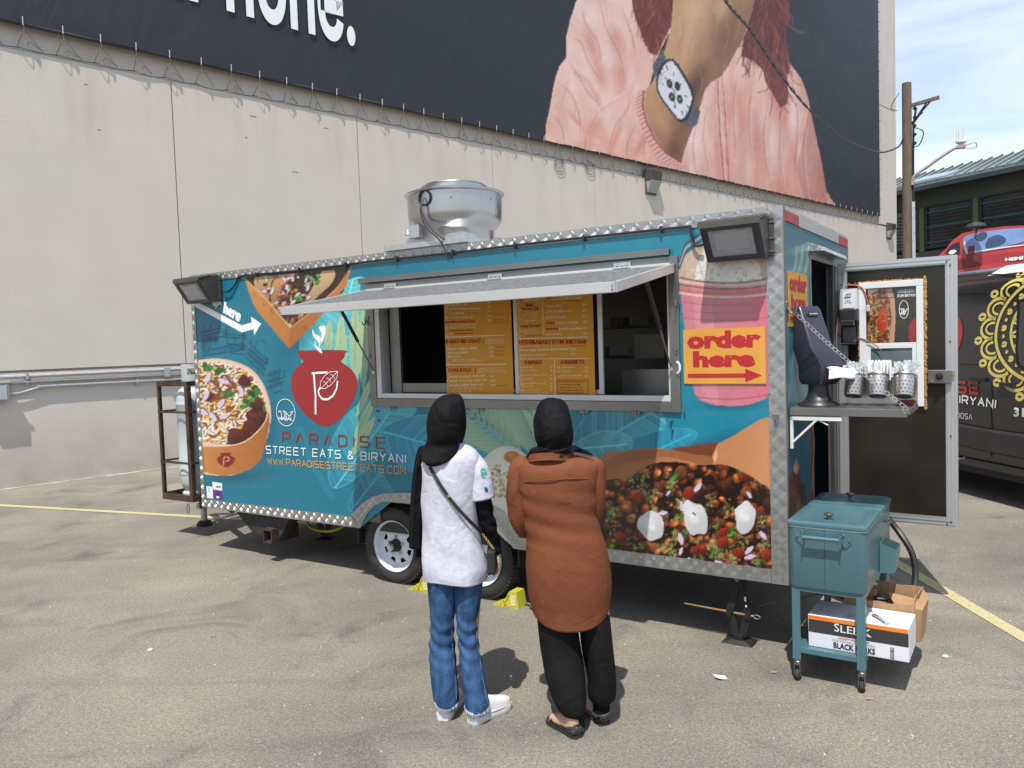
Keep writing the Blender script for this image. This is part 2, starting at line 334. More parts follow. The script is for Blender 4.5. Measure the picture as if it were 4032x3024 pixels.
# ================================================================ warehouse with the billboard
CONC = M('painted_concrete', (.565, .515, .455), .9, var=.03, scale=1.3, bump=.3, bscale=45, spec=.2)
def wallm():
    m = CONC; n = m.node_tree; l = n.links; b_ = bsdf(m); t = n.nodes.new('ShaderNodeTexCoord')
    src = b_.inputs['Base Color'].links[0].from_socket
    mp_ = n.nodes.new('ShaderNodeMapping'); mp_.inputs['Scale'].default_value = (1.3, 1, .2); l.new(t.outputs['Object'], mp_.inputs['Vector'])
    z = n.nodes.new('ShaderNodeTexNoise'); z.inputs['Scale'].default_value = 1.5; z.inputs['Detail'].default_value = 8; z.inputs['Roughness'].default_value = .65; l.new(mp_.outputs['Vector'], z.inputs['Vector'])
    sx = n.nodes.new('ShaderNodeSeparateXYZ'); l.new(t.outputs['Object'], sx.inputs['Vector'])
    # streaks run down from the ledge and dirt climbs from the ground
    r = n.nodes.new('ShaderNodeValToRGB'); r.color_ramp.elements[0].position = .46; r.color_ramp.elements[1].position = .72; l.new(z.outputs['Fac'], r.inputs['Fac'])
    h = n.nodes.new('ShaderNodeMapRange'); h.inputs['From Min'].default_value = 4.6; h.inputs['From Max'].default_value = 6.7; h.inputs['To Min'].default_value = .05; h.inputs['To Max'].default_value = .34; l.new(sx.outputs['Z'], h.inputs['Value'])
    q = n.nodes.new('ShaderNodeMath'); q.operation = 'MULTIPLY'; l.new(r.outputs['Color'], q.inputs[0]); l.new(h.outputs['Result'], q.inputs[1])
    x = n.nodes.new('ShaderNodeMix'); x.data_type = 'RGBA'; x.inputs['B'].default_value = (.36, .28, .19, 1); l.new(src, x.inputs['A']); l.new(q.outputs[0], x.inputs['Factor'])
    h2 = n.nodes.new('ShaderNodeMapRange'); h2.inputs['From Min'].default_value = 1.1; h2.inputs['From Max'].default_value = 0; h2.inputs['To Min'].default_value = 0; h2.inputs['To Max'].default_value = 1; l.new(sx.outputs['Z'], h2.inputs['Value'])
    z2 = n.nodes.new('ShaderNodeTexNoise'); z2.inputs['Scale'].default_value = 1.8; z2.inputs['Detail'].default_value = 7; l.new(t.outputs['Object'], z2.inputs['Vector'])
    q2 = n.nodes.new('ShaderNodeMath'); q2.operation = 'MULTIPLY'; l.new(z2.outputs['Fac'], q2.inputs[0]); l.new(h2.outputs['Result'], q2.inputs[1])
    x2 = n.nodes.new('ShaderNodeMix'); x2.data_type = 'RGBA'; x2.inputs['B'].default_value = (.25, .22, .19, 1); l.new(x.outputs['Result'], x2.inputs['A']); l.new(q2.outputs[0], x2.inputs['Factor'])
    z3 = n.nodes.new('ShaderNodeTexNoise'); z3.inputs['Scale'].default_value = .35; z3.inputs['Detail'].default_value = 3; l.new(t.outputs['Object'], z3.inputs['Vector'])
    r3 = n.nodes.new('ShaderNodeValToRGB'); e = r3.color_ramp.elements; e[0].position = .35; e[0].color = (.97, .99, 1.02, 1); e[1].position = .65; e[1].color = (1.02, 1.0, .985, 1); l.new(z3.outputs['Fac'], r3.inputs['Fac'])
    x3 = n.nodes.new('ShaderNodeMix'); x3.data_type = 'RGBA'; x3.blend_type = 'MULTIPLY'; x3.inputs['Factor'].default_value = 1; l.new(x2.outputs['Result'], x3.inputs['A']); l.new(r3.outputs['Color'], x3.inputs['B'])
    l.new(x3.outputs['Result'], b_.inputs['Base Color'])
wallm()
bld = thing('warehouse', 'long beige concrete building filling the background behind the food trailer', 'building', tuple(WO), TW)
LEDGE = 6.60; SEND = 31.18; joints = [-9.1, -5.33, -1.56, 2.16, 5.90, 9.67, 13.45, 17.2, 20.95, 24.7, 28.45]; CZ = 1.755
ed = [-22.]+joints+[SEND]
for i in range(len(ed)-1):
    x0, x1 = ed[i]+(.009 if i else 0), ed[i+1]-(.009 if i < len(ed)-2 else 0)
    b = B(); b.box(x0, x1, 0, .25, CZ+.02, LEDGE-.03); b.add([(x0, 0, LEDGE-.03), (x1, 0, LEDGE-.03), (x1, .09, LEDGE), (x0, .09, LEDGE)], [(0, 1, 2, 3)]); b.build('wall_panel', CONC, bld)
    b = B(); b.box(x0, x1, .0, .25, -.3, CZ-.02); b.build('wall_panel', CONC, bld)
BACKM = M('joint_filler', (.36, .31, .26), .95, var=.1)
b = B(); b.box(-22, SEND-.03, .04, .3, -.3, LEDGE-.04); b.build('joint_filler', BACKM, bld)
b = B(); b.box(-22, 29.22, .09, .3, LEDGE, 22); b.build('upper_wall', CONC, bld)
for z0, z1 in ((LEDGE+.02, 11.77), (11.81, 16.95), (16.99, 22)):
    b = B(); b.box(29.235, SEND, -.02, .3, z0, z1); b.build('corner_pilaster', CONC, bld)
b = B(); b.box(SEND-.3, SEND-.02, .31, 26, -.3, 22); b.build('side_wall', CONC, bld)
b = B(); b.box(-22, 0, .31, .5, 0, 22); b.box(0, SEND-.32, 25.5, 26, 0, 22); b.box(-22, SEND-.32, .31, 26, 21.5, 22); b.build('rear_wall', CONC, bld)
CURB = M('pale_concrete_edge', (.44, .40, .34), .95, var=.2, scale=7, bump=.6, bscale=30, dirt=.5)
b = B(); n_ = 60
for i in range(n_):
    x0 = -12+i*.5; w0 = .04+.06*random.random(); b.box(x0, x0+.5, -w0, -.002, -.1, .012+.006*random.random())
b.build('concrete_footing', CURB, bld)
# faint marks on the wall
MK = M('rust_mark', (.22, .16, .11), .9)
b = B()
for px, py, L in ((1275, 503, .10), (985, 455, .12), (1150, 675, .12), (330, 330, .05), (385, 510, .04), (965, 540, .04)):
    x, y, z = Pw(px, py); b.box(x, x+L, -.004, .002, z-.004, z+.004)
b.build('wall_mark', MK, bld, kind='stuff')
# ---------------------------------------------------------------- wall fittings
GALV = M('galvanised_steel', (.52, .54, .55), .38, .75, var=.12, scale=30)
PVC = M('grey_conduit', (.42, .42, .43), .5, .3, var=.08, scale=20)
BRNZ = M('bronze_housing', (.085, .075, .065), .5, .2, var=.15, scale=12, bump=.1)
LENS = M('prismatic_glass', (.35, .37, .36), .25, var=.12, scale=40, bump=.5, bscale=90, stretch=(1, 1, 8), coat=.3)
def walllight(s, z, label):
    t = thing('wall_light', label, 'wall light', tuple(WO+WA*s+np.array([0, 0, z])), TW, 'wall packs on the concrete wall'); t.scale = (1.3, 1.3, 1.3)
    b = B(); b.hexa([(-.21, -.16, .05), (.21, -.16, .05), (.21, 0, .05), (-.21, 0, .05)], [(-.21, -.20, .27), (.21, -.20, .27), (.21, 0, .33), (-.21, 0, .33)]); b.box(-.2, .2, -.03, 0, -.24, .05); b.build('housing', BRNZ, t, bevel=.008)
    b = B(); b.hexa([(-.16, -.06, -.2), (.16, -.06, -.2), (.16, -.02, -.2), (-.16, -.02, -.2)], [(-.2, -.185, .05), (.2, -.185, .05), (.2, -.02, .05), (-.2, -.02, .05)]); b.build('lens', LENS, t, bevel=.01)
    return t
x, _, z = Pw(2560, 725); walllight(x, z, 'weathered bronze wall light under the woman in pink, above the trailer roof')
x, _, z = Pw(3498, 915); walllight(x, z, 'small bronze wall light at the far right corner of the concrete wall')
def pipe(name, label, pts, r, m, straps):
    t = thing(name, label, 'conduit', tuple(WO), TW, 'conduits along the wall')
    b = B(); b.tube(pts, r, 10); b.build('pipe', m, t, smooth=True)
    for s, z in straps:
        b = B(); b.box(s-.02, s+.02, -.05-r-.008, -.002, z-r-.012, z+r+.012); b.box(s-.02, s+.02, -.03, -.002, z-r-.05, z+r+.02); b.build('strap', GALV, t, bevel=.004)
Lp, Rp = -12., 12.
pipe('conduit', 'topmost of three metal conduits, dull grey, running in the wall joint', [(Lp, -.055, 1.685), (Rp, -.055, 1.675)], .032, PVC, [(-4.0, 1.68), (-.0, 1.68), (-8, 1.68)])
pipe('conduit', 'middle of three metal conduits on the wall, thin and shiny', [(Lp, -.05, 1.60), (Rp, -.05, 1.59)], .018, GALV, [(-4.0, 1.6), (0, 1.6)])
pipe('conduit', 'lowest conduit on the wall, bending down into the grey junction box', curve([(-4.27, -.055, 1.43), (-4.1, -.055, 1.435), (-3.85, -.055, 1.50), (-3.72, -.055, 1.515), (-2., -.055, 1.51), (2, -.055, 1.505), (Rp, -.055, 1.50)], 5), .018, GALV, [(-2.4, 1.512), (0, 1.51)])
b = B(); b.box(-2.6+.62, -2.6+.72, -.115, -.065, 1.56, 1.72); b.build('pipe_coupling', GALV, bld, bevel=.01)
t = thing('junction_box', 'grey electrical box on the wall at the left edge', 'junction box', tuple(WO), TW)
GB = M('grey_enamel', (.36, .40, .40), .5, var=.08)
b = B(); b.box(-4.7, -4.265, -.17, -.002, 1.33, 1.60); b.build('box', GB, t, bevel=.008)
b = B(); b.box(-4.72, -4.25, -.195, -.171, 1.595, 1.625); b.box(-4.69, -4.30, -.19, -.171, 1.35, 1.56); b.build('cover', GB, t, bevel=.006)
# ---------------------------------------------------------------- billboard
BB = 6.95; BR = 29.0; BO = .10   # bottom, right end, distance in front of the wall
cv = Cv(2040, -420, 3560, 900, 3, (38, 42, 52))
X_, Y_ = cv.X, cv.Y
def q1(l): return [(2080+1.1024*x, 1.1024*y) for x, y in l]
# far right dark panel is lighter and bluer at the top of the print
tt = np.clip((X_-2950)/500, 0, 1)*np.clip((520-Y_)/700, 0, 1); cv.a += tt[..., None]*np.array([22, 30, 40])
def folds(mask, seed, n, amp, cols, ang=(1.1, 2.0)):
    r = np.random.default_rng(seed); ys, xs = np.nonzero(mask > .5)
    for _ in range(n):
        k = r.integers(len(xs)); cx, cy = cv.x0+xs[k]*cv.st, cv.y0+ys[k]*cv.st; a = r.uniform(*ang); L = r.uniform(60, 220); w = r.uniform(14, 50); c = cols[r.integers(len(cols))]
        cv.ell(cx, cy, L, w, a, c, r.uniform(.12, .38)*amp, .9, clip=mask)
# jacket body right
jr = q1([(610, 370), (640, 300), (700, 200), (760, 120), (840, 60), (900, 130), (935, 225), (975, 280), (1000, 350), (1010, 400), (1030, 500), (1050, 590), (1065, 680), (1071, 745), (700, 650), (540, 612), (560, 520)])
jm = cv.mask(smooth_poly(jr, 3)); cv.poly(smooth_poly(jr, 3), (246, 206, 192), grad=(2700, 300, 3250, 700, (206, 146, 130)))
PK = [(252, 222, 212), (254, 232, 224), (226, 156, 138), (240, 184, 168), (212, 132, 112), (248, 208, 196)]
folds(jm, 3, 110, 1, PK, (1.2, 1.75)); folds(jm, 4, 26, .8, [(196, 104, 96), (206, 100, 96)], (1.3, 1.8)); folds(jm, 5, 24, 1, [(250, 232, 230)], (1.35, 1.7))
rr_ = q1([(1000, 400), (1012, 400), (1030, 500), (1050, 590), (1066, 680), (1072, 750), (990, 720), (960, 600), (985, 480)]); cv.poly(rr_, (176, 112, 100), .45)
for dx in (0, 9, 22): cv.line(q1([(676+dx*.8, 290), (686+dx, 480), (700+dx*.8, 660)]), 4, (176, 92, 80) if dx != 9 else (248, 214, 208), .8)
# sleeve left
jl = q1([(170, -300), (172, 0), (150, 70), (137, 130), (136, 205), (110, 240), (93, 290), (78, 380), (64, 440), (60, 510), (250, 552), (400, 586), (540, 612), (547, 560), (500, 520), (440, 440), (412, 380), (440, 280), (470, 180), (515, 100), (520, 0), (520, -300)])
lm = cv.mask(jl); cv.poly(jl, (250, 218, 208), grad=(2160, 0, 2560, 600, (238, 180, 162)))
folds(lm, 7, 90, 1, [(250, 226, 222), (252, 234, 230), (236, 180, 170), (218, 140, 124), (244, 204, 196)], (.6, 1.8))
for pts, c, w in (([(210, 100), (240, 220), (275, 320)], (206, 122, 104), 36), ([(300, 90), (330, 200), (330, 320)], (202, 114, 96), 44), ([(160, 250), (220, 300), (270, 400)], (214, 140, 124), 18), ([(140, 395), (205, 470)], (212, 130, 112), 14), ([(250, 430), (205, 500), (210, 540)], (210, 128, 98), 46), ([(330, 440), (290, 540)], (206, 116, 96), 26), ([(420, 480), (380, 560)], (196, 100, 84), 26), ([(270, 380), (360, 330)], (250, 228, 222), 18)):
    Q = q1(pts)
    for (xa_, ya_), (xb_, yb_) in zip(Q[:-1], Q[1:]): cv.ell((xa_+xb_)/2, (ya_+yb_)/2, math.hypot(xb_-xa_, yb_-ya_)*.72, w*.85, math.atan2(yb_-ya_, xb_-xa_), c, .5, .95, clip=lm)
# hair
hm = q1([(372, -300), (370, 0), (380, 60), (405, 130), (432, 190), (458, 200), (480, 150), (512, 90), (520, 0), (520, -300)]); cv.poly(hm, (122, 58, 46))
hm2 = q1([(800, -300), (800, 60), (770, 130), (760, 200), (800, 215), (838, 250), (850, 300), (880, 345), (900, 385), (925, 370), (930, 330), (925, 290), (935, 230), (920, 120), (935, 60), (935, -300)]); cv.poly(hm2, (112, 50, 44), .92)
r = np.random.default_rng(9)
for hmx, n in ((hm, 170), (hm2, 300)):
    P = np.array(hmx); 
    for _ in range(n):
        x0, y0 = r.uniform(P[:, 0].min(), P[:, 0].max()), r.uniform(-300, P[:, 1].max()-40); a = r.uniform(1.1, 2.0); pts = []; x, y = x0, y0
        for k in range(6): pts.append((x, y)); x += math.cos(a)*r.uniform(12, 26); y += math.sin(a)*r.uniform(12, 26); a += r.uniform(-.5, .5)
        c = [(160, 84, 62), (130, 58, 46), (84, 34, 30), (188, 112, 84), (60, 26, 26), (100, 44, 38)][r.integers(6)]
        cv.line(pts, r.uniform(3, 6), c, .4, .9, clip=cv.mask(hmx) if _ == -1 else None) if cv.inside([(p[0], p[1]) for p in hmx], (slice(int((y0-cv.y0)/3), int((y0-cv.y0)/3)+1), slice(int((x0-cv.x0)/3), int((x0-cv.x0)/3)+1))).any() else None
# arm and hand
arm = q1([(518, -300), (519, 0), (512, 95), (488, 175), (470, 225), (445, 290), (418, 325), (412, 375), (424, 430), (452, 490), (490, 540), (520, 575), (545, 582), (556, 540), (575, 490), (600, 430), (618, 370), (632, 320), (655, 292), (690, 272), (715, 235), (760, 150), (795, 60), (810, 0), (810, -300)])
arm_s = arm; am = cv.mask(arm_s); cv.poly(arm_s, (206, 160, 122), grad=(2600, 250, 2900, 420, (122, 84, 62)))
for cx, cy, rx, ry, ro, c, a in ((600, 30, 70, 150, .2, (226, 184, 146), .7), (560, 190, 40, 120, .35, (218, 172, 132), .7), (700, 150, 60, 130, .35, (128, 92, 72), .75), (740, 60, 50, 90, .5, (146, 108, 84), .6), (690, 30, 36, 60, .3, (226, 188, 158), .6), (600, 300, 46, 110, .4, (88, 58, 44), .8), (560, 420, 50, 130, .35, (110, 70, 50), .6), (470, 420, 26, 110, -.4, (206, 150, 104), .7), (520, 540, 40, 80, .1, (104, 62, 44), .7), (655, 250, 28, 60, .6, (150, 108, 80), .5)):
    (sx, sy), = q1([(cx, cy)]); cv.ell(sx, sy, rx*1.1, ry*1.1, ro-.0, c, a, .9, clip=am)
# crisp creases of the cloth: a dark line with a bright lip
def crease(l, w=5, d=(190, 112, 96), lt=(255, 238, 230), m=None):
    P = smooth_poly(q1(l), 1) if False else [tuple(p)[:2] for p in curve([(x, y, 0) for x, y in q1(l)], 5)]
    n = len(P)
    for i in range(n-1): t = math.sin(math.pi*(i+.5)/n); cv.line([P[i], P[i+1]], w*1.9*t+1, d, .26, .95, clip=m); cv.line([(P[i][0]+w*.8, P[i][1]-w*.3), (P[i+1][0]+w*.8, P[i+1][1]-w*.3)], w*.9*t+1, lt, .34, .9, clip=m)
for l in ([(190, 10), (205, 80), (250, 150), (262, 235)], [(250, -20), (275, 90), (330, 200), (345, 300)], [(150, 130), (190, 150), (215, 215), (262, 290)], [(136, 205), (175, 260), (215, 330), (262, 380)], [(98, 290), (150, 330), (180, 400), (190, 470)], [(330, 20), (365, 110), (385, 210)], [(385, 318), (330, 352), (262, 392), (215, 470)], [(380, 330), (350, 400), (312, 450), (290, 530)], [(395, 430), (360, 500), (352, 560)], [(420, 500), (410, 560)], [(210, 470), (205, 520), (225, 545)], [(80, 400), (120, 450), (130, 520)]): crease(l, 5, m=lm)
for l in ([(700, 215), (690, 330), (700, 450)], [(750, 240), (735, 380), (745, 560)], [(800, 290), (790, 420), (802, 600)], [(860, 350), (842, 480), (860, 640)], [(905, 400), (900, 540), (915, 680)], [(950, 300), (965, 430), (955, 600)], [(1000, 430), (985, 540), (1000, 700)], [(600, 440), (590, 530), (600, 610)], [(640, 380), (628, 500), (650, 630)], [(900, 230), (940, 300), (985, 360)]): crease(l, 5, (196, 122, 108), m=jm)
for l in ([(640, 20), (668, 70), (660, 130)], [(700, 60), (712, 130), (690, 200)], [(745, 30), (750, 90), (730, 150)], [(560, 60), (552, 130), (530, 190)], [(600, 230), (620, 290), (610, 340)]): crease(l, 3, (120, 82, 60), (226, 186, 152), am)
# cuff
cu = q1([(392, 330), (412, 325), (408, 375), (420, 430), (450, 495), (490, 545), (530, 572), (546, 585), (540, 612), (470, 596), (430, 520), (400, 450), (388, 380)]); cv.poly(smooth_poly(cu, 3), (228, 166, 156))
for k in range(46):
    t = k/45; i = t*6; P = q1([(388, 340), (391, 385), (402, 440), (428, 500), (462, 552), (505, 585), (540, 600)]); j = min(5, int(i)); f = i-j; x = P[j][0]*(1-f)+P[j+1][0]*f; y = P[j][1]*(1-f)+P[j+1][1]*f
    cv.line([(x-4, y+6), (x+22, y-9)], 4, (186, 108, 96) if k % 2 else (250, 218, 210), .75)
cv.line(q1([(413, 325), (408, 378), (420, 432), (450, 497), (492, 547), (545, 580)]), 7, (150, 76, 70), .8)
# watch
for pts in ([(478, 175), (443, 235), (452, 278), (478, 262), (496, 222)], [(598, 372), (616, 400), (606, 440), (582, 463), (560, 440), (585, 400)]):
    P = q1(pts); cv.poly(P, (84, 88, 98)); 
    for k in range(90):
        x, y = r.uniform(min(p[0] for p in P), max(p[0] for p in P)), r.uniform(min(p[1] for p in P), max(p[1] for p in P)); cv.ell(x, y, 4, 2.5, .8, (150, 152, 150) if k % 3 else (126, 92, 84), .7, .5, clip=cv.mask(P) if False else None) if cv.inside(P, (slice(int((y-cv.y0)/3), int((y-cv.y0)/3)+1), slice(int((x-cv.x0)/3), int((x-cv.x0)/3)+1))).any() else None
cv.poly(smooth_poly(q1([(503, 210), (470, 240), (457, 300), (470, 345), (520, 415), (545, 436), (572, 420), (590, 375), (592, 335), (570, 285), (530, 225)]), 4), (34, 36, 46))
cv.poly(smooth_poly(q1([(503, 219), (477, 246), (463, 298), (474, 340), (522, 407), (544, 426), (565, 410), (582, 370), (583, 335), (562, 290), (524, 231)]), 4), (232, 233, 240))
cv.ell(*q1([(533, 233)])[0], 12, 8, .9, (50, 52, 62), 1, .4)
for (x, y), c in (((505, 299), (110, 190, 196)), ((533, 308), (120, 40, 44)), ((514, 346), (150, 200, 70)), ((542, 354), (90, 190, 200))):
    X0, Y0 = q1([(x, y)])[0]; cv.ell(X0, Y0, 12, 20, -.25, (28, 32, 36), 1, .2); cv.ell(X0, Y0, 5, 9, -.25, c, .9, .5)
for a in range(12):
    c_, s_ = math.cos(a*math.pi/6), math.sin(a*math.pi/6); cv.line(q1([(523+c_*38+s_*26, 323+s_*74+c_*20), (523+c_*44+s_*30, 323+s_*86+c_*23)]), 4, (40, 40, 48), .9)
cv.line(q1([(523, 326), (523, 385)]), 3, (60, 60, 66)); cv.line(q1([(488, 275), (523, 326)]), 3, (60, 60, 66)); cv.line(q1([(500, 250), (480, 262), (468, 300)]), 3, (160, 160, 170), .6)
# faint seams of the vinyl
cv.a += (vnoise(cv.h, cv.w, 5, 2)[..., None]-.5)*6
us = np.unique(np.concatenate([np.linspace(-22, 5, 240), [Pw(x, 450)[0] for x in np.arange(2090, 3462, 4.)], [BR]])); us = us[us <= BR]
vs_ = np.concatenate([np.arange(BB, 16.4, .045), [17.5, 19.5, 21.0]])
def bf(u, v):
    rel = np.clip(1-(v-BB)/.9, 0, 1)
    w = (np.abs(np.sin(u*2.1+v*1.0+.6*np.sin(u*.7)))**3)*.018*rel+.006*np.sin(u*.9+.4*v)+.008*np.sin(v*2.2+u*.3)*np.clip(1-rel, 0, 1)
    o = -BO-w; return np.stack([u, o, v], 1)
def bworld(u, v): return WO+np.outer(u, WA)+np.outer(np.full_like(u, BO), WN)+np.outer(v, np.array([0, 0, 1.]))
def bcol(u, v):
    P = bworld(u, v)-CC; z = P@CF; x = 2016+FPX*(P@CR)/z; y = 1512-FPX*(P@CU)/z; c = cv.sample(x, y); c[(x < 2045)] = (38, 42, 52)
    base = np.array([38., 42, 52]); far = (y < -400)[:, None]; c = np.where(far, base, c)
    return s2l(np.clip(c, 0, 255))*.76
vm = MA('vinyl_print', .62, grain=.04, gscale=300)
nn_ = vm.node_tree; z_ = nn_.nodes.new('ShaderNodeTexNoise'); z_.inputs['Scale'].default_value = 1.3; z_.inputs['Detail'].default_value = 6; z_.inputs['Distortion'].default_value = 1.2
t_ = nn_.nodes.new('ShaderNodeTexCoord'); m_ = nn_.nodes.new('ShaderNodeMapping'); m_.inputs['Scale'].default_value = (1, 1, .5); m_.inputs['Rotation'].default_value = (0, .5, 0); nn_.links.new(t_.outputs['Object'], m_.inputs['Vector']); nn_.links.new(m_.outputs['Vector'], z_.inputs['Vector'])
bp_ = nn_.nodes.new('ShaderNodeBump'); bp_.inputs['Strength'].default_value = .6; bp_.inputs['Distance'].default_value = .05; nn_.links.new(z_.outputs['Fac'], bp_.inputs['Height']); nn_.links.new(bp_.outputs['Normal'], bsdf(vm).inputs['Normal'])
ban = thing('billboard_banner', 'giant dark advertising banner of a woman in pink wearing a watch', 'billboard', tuple(WO), TW)
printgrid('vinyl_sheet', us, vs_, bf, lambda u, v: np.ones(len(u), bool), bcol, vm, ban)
WHT = M('white_vinyl_letter', (.78, .80, .82), .6, var=.03)
b = B()
# baseline at 8.07; the letters bleed off the top of the frame
x0 = -1.5; x1 = 2.13; b.text('iPhone.', [(x0, 9.68), (x1, 9.68), (x1, 7.95), (x0, 7.95)], lambda p: (p[0], -BO-.018, p[1]), INTER, .018, 6); b.build('lettering', WHT, ban)
DK = M('banner_hem', (.03, .032, .04), .6)
b = B(); b.tube([(-22, -BO+.02, BB), (BR, -BO+.02, BB)], .03, 6); b.tube([(BR, -BO+.02, BB), (BR, -BO+.02, 21)], .03, 6); b.build('hem', DK, ban)
b = B()
for z in np.arange(BB+.3, 16.6, .42): b.beam((BR+.01, -.19, z), (BR+.2, .0, z+.05), .02, .02)
b.build('side_lacing', CURB, ban, kind='stuff')
b = B(); b.box(BR, BR+.22, .06, .088, BB, 21); b.build('side_batten', M('batten', (.55, .47, .35), .8), ban)
CORD = M('old_cord', (.20, .17, .14), .9); CLIP = M('bright_clip', (.48, .47, .45), .4, .3)
ap = [Pw(px, py, BO)[0] for px, py in ((88, 100), (240, 135), (388, 165), (528, 198), (661, 228), (784, 255), (903, 282), (1014, 306), (1122, 332), (1222, 354), (1319, 374), (1408, 396), (1500, 418), (1583, 436), (1662, 453), (1740, 472), (1812, 489))]
stepS = (ap[-1]-ap[2])/(len(ap)-3); x = ap[0]-stepS*2
while x < BR-.1:
    l1 = x-.04+random.uniform(-.04, .04); l2 = x+stepS*.52; z0 = LEDGE+.03; c = ban
    b = B(); t0 = (x, -BO-.03, BB+.06); b.tube([t0, (x+.02, -BO, BB-.08), (l1, .0, z0), ], .006, 4); b.tube([(x+.02, -BO, BB-.08), (l2, .02, z0)], .006, 4); b.tube(sag((l1, .02, z0), (x+stepS, .02, z0), .02+.03*random.random(), 4), .008, 4)
    if random.random() < .5: b.tube(curve([(l1, .0, z0), (l1+.1, -.06, z0-.05), (l1+.16, -.02, z0+.09), (l2, .0, z0)], 3), .006, 4)
    b.build('lacing_cord', CORD, ban)
    b = B(); b.cyl((x, -BO-.04, BB+.09), (x, -BO-.03, BB-.03), .010, n=5); b.build('hook', CLIP, ban); x += stepS
for px, py in ((2200, 640), (2320, 652)):
    b = B(); xx, _, zz = Pw(px, py)
    for k in range(4): b.tube([(xx+(.13+.03*k)*math.cos(a), -.012-.006*k, zz-.03*k+(.09+.03*k)*math.sin(a)) for a in np.linspace(0, 6.3, 16)], .005, 4)
    b.build('coiled_cord', CORD, ban)
# ================================================================ food trailer
TRL = 5.58; ZB, ZT = .4375, 2.677; TWD = 2.0
TL = tuple(TO); TR_ = -TH
WX0, WX1, WZ0, WZ1 = -3.285, -.645, 1.463, 2.45      # outside of the window frame
KW = .78
# ---- the printed wrap -------------------------------------------------------
cv = Cv(720, 780, 3120, 2330, 2, (28, 126, 150)); X_, Y_ = cv.X, cv.Y
cv.a = cv.a*(1+.05*np.sin(X_/420.+1)[..., None])+np.array([0, 5, 3])*np.clip((X_-1500)/900, -1, 1)[..., None]
r = np.random.default_rng(21)
# jungle leaves
def frond(x0, y0, x1, y1, n, L, w, col, col2, side=1, a=.85):
    cv.line([(x0, y0), (x1, y1)], 9, col, a); dx, dy = x1-x0, y1-y0; D = math.hypot(dx, dy); ux, uy = dx/D, dy/D
    for k in range(n):
        t = k/n; 
        for sd in ((side, -side) if k % 1 == 0 else (side,)):
            px, py = x0+dx*t, y0+dy*t; ang = math.atan2(uy, ux)+sd*(.62+.25*t); l = L*(.55+.6*math.sin(math.pi*min(1, t*.8+.2))); ex, ey = px+math.cos(ang)*l, py+math.sin(ang)*l; nx, ny = -math.sin(ang)*w, math.cos(ang)*w; mx_, my_ = px+math.cos(ang)*l*.45, py+math.sin(ang)*l*.45
            P = smooth_poly([(px, py), (mx_+nx, my_+ny), (ex, ey), (mx_-nx, my_-ny)], 4); cv.poly(P, col, a, grad=(px, py, ex, ey, col2)); cv.line([(px, py), (ex, ey)], 3, tuple(np.array(col2)*.82), .6)
def banana(pts, col, col2, rib, nv=30, a=1.):
    P = smooth_poly(pts, 6); Q = np.array(P); m = cv.mask(P); cv.poly(P, col, a, grad=(Q[:, 0].min(), Q[:, 1].max(), Q[:, 0].max(), Q[:, 1].min(), col2))
    (xa, ya), (xb, yb) = rib; D = math.hypot(xb-xa, yb-ya); ux, uy = (xb-xa)/D, (yb-ya)/D
    for k in range(nv):
        t = (k+.5)/nv; px, py = xa+(xb-xa)*t, ya+(yb-ya)*t
        for sd in (-1, 1):
            an = math.atan2(uy, ux)+sd*1.15; ex, ey = px+math.cos(an)*420, py+math.sin(an)*420
            lt = r.random() < .5; cv.line([(px, py), ((px+ex)/2+ux*20, (py+ey)/2+uy*20), (ex+ux*60, ey+uy*60)], r.uniform(2, 7), np.array(col2)*1.12 if lt else np.array(col)*.82, .4*a, .9, clip=m)
    cv.line([(xa, ya), (xb, yb)], 6, np.array(col2)*1.2, .8, clip=m); n_ = len(P); cv.line(P+[P[0]], 4, np.array(col2)*1.15, .5)
TQ, TQ2 = (38, 140, 164), (92, 196, 204)
banana([(1250, 1600), (1180, 1350), (1270, 1180), (1420, 1090), (1460, 1200), (1420, 1450), (1330, 1640)], (58, 168, 186), (120, 214, 216), ((1240, 1700), (1390, 1100)), 34)
banana([(1310, 1920), (1300, 1760), (1380, 1620), (1500, 1560), (1640, 1600), (1560, 1700), (1440, 1850)], (36, 132, 158), (80, 186, 198), ((1320, 1920), (1560, 1590)), 24)
banana([(1380, 2010), (1410, 1900), (1470, 1830), (1560, 1990)], (30, 110, 140), (60, 150, 172), ((1390, 2000), (1500, 1860)), 14, .8)
banana([(1500, 1700), (1620, 1640), (1800, 1640), (1960, 1700), (2080, 1860), (1900, 1900), (1700, 1880), (1560, 1820)], (36, 140, 176), (74, 186, 210), ((1510, 1700), (2060, 1850)), 40)
banana([(2250, 1800), (2290, 1660), (2400, 1600), (2560, 1590), (2620, 1680), (2500, 1720), (2420, 1760)], (34, 122, 146), (84, 176, 188), ((2250, 1800), (2590, 1610)), 30)
banana([(2330, 1900), (2440, 1760), (2620, 1690), (2740, 1700), (2700, 1760), (2560, 1800), (2430, 1870)], (26, 120, 158), (54, 160, 186), ((2340, 1890), (2720, 1710)), 26, .8)
banana([(2230, 1780), (2360, 1700), (2480, 1720), (2470, 1790), (2340, 1830)], (40, 132, 150), (100, 186, 190), ((2240, 1770), (2470, 1750)), 18, .8)
for a_ in (((1395, 1760), (1330, 1560), (1350, 1300)), ((1310, 1960), (1230, 1830), (1180, 1690)), ((1560, 1980), (1500, 1890), (1520, 1780))):
    cv.line(a_, 26, (54, 150, 172), .35, .9)
PG, PG2 = (150, 186, 152), (196, 214, 168)
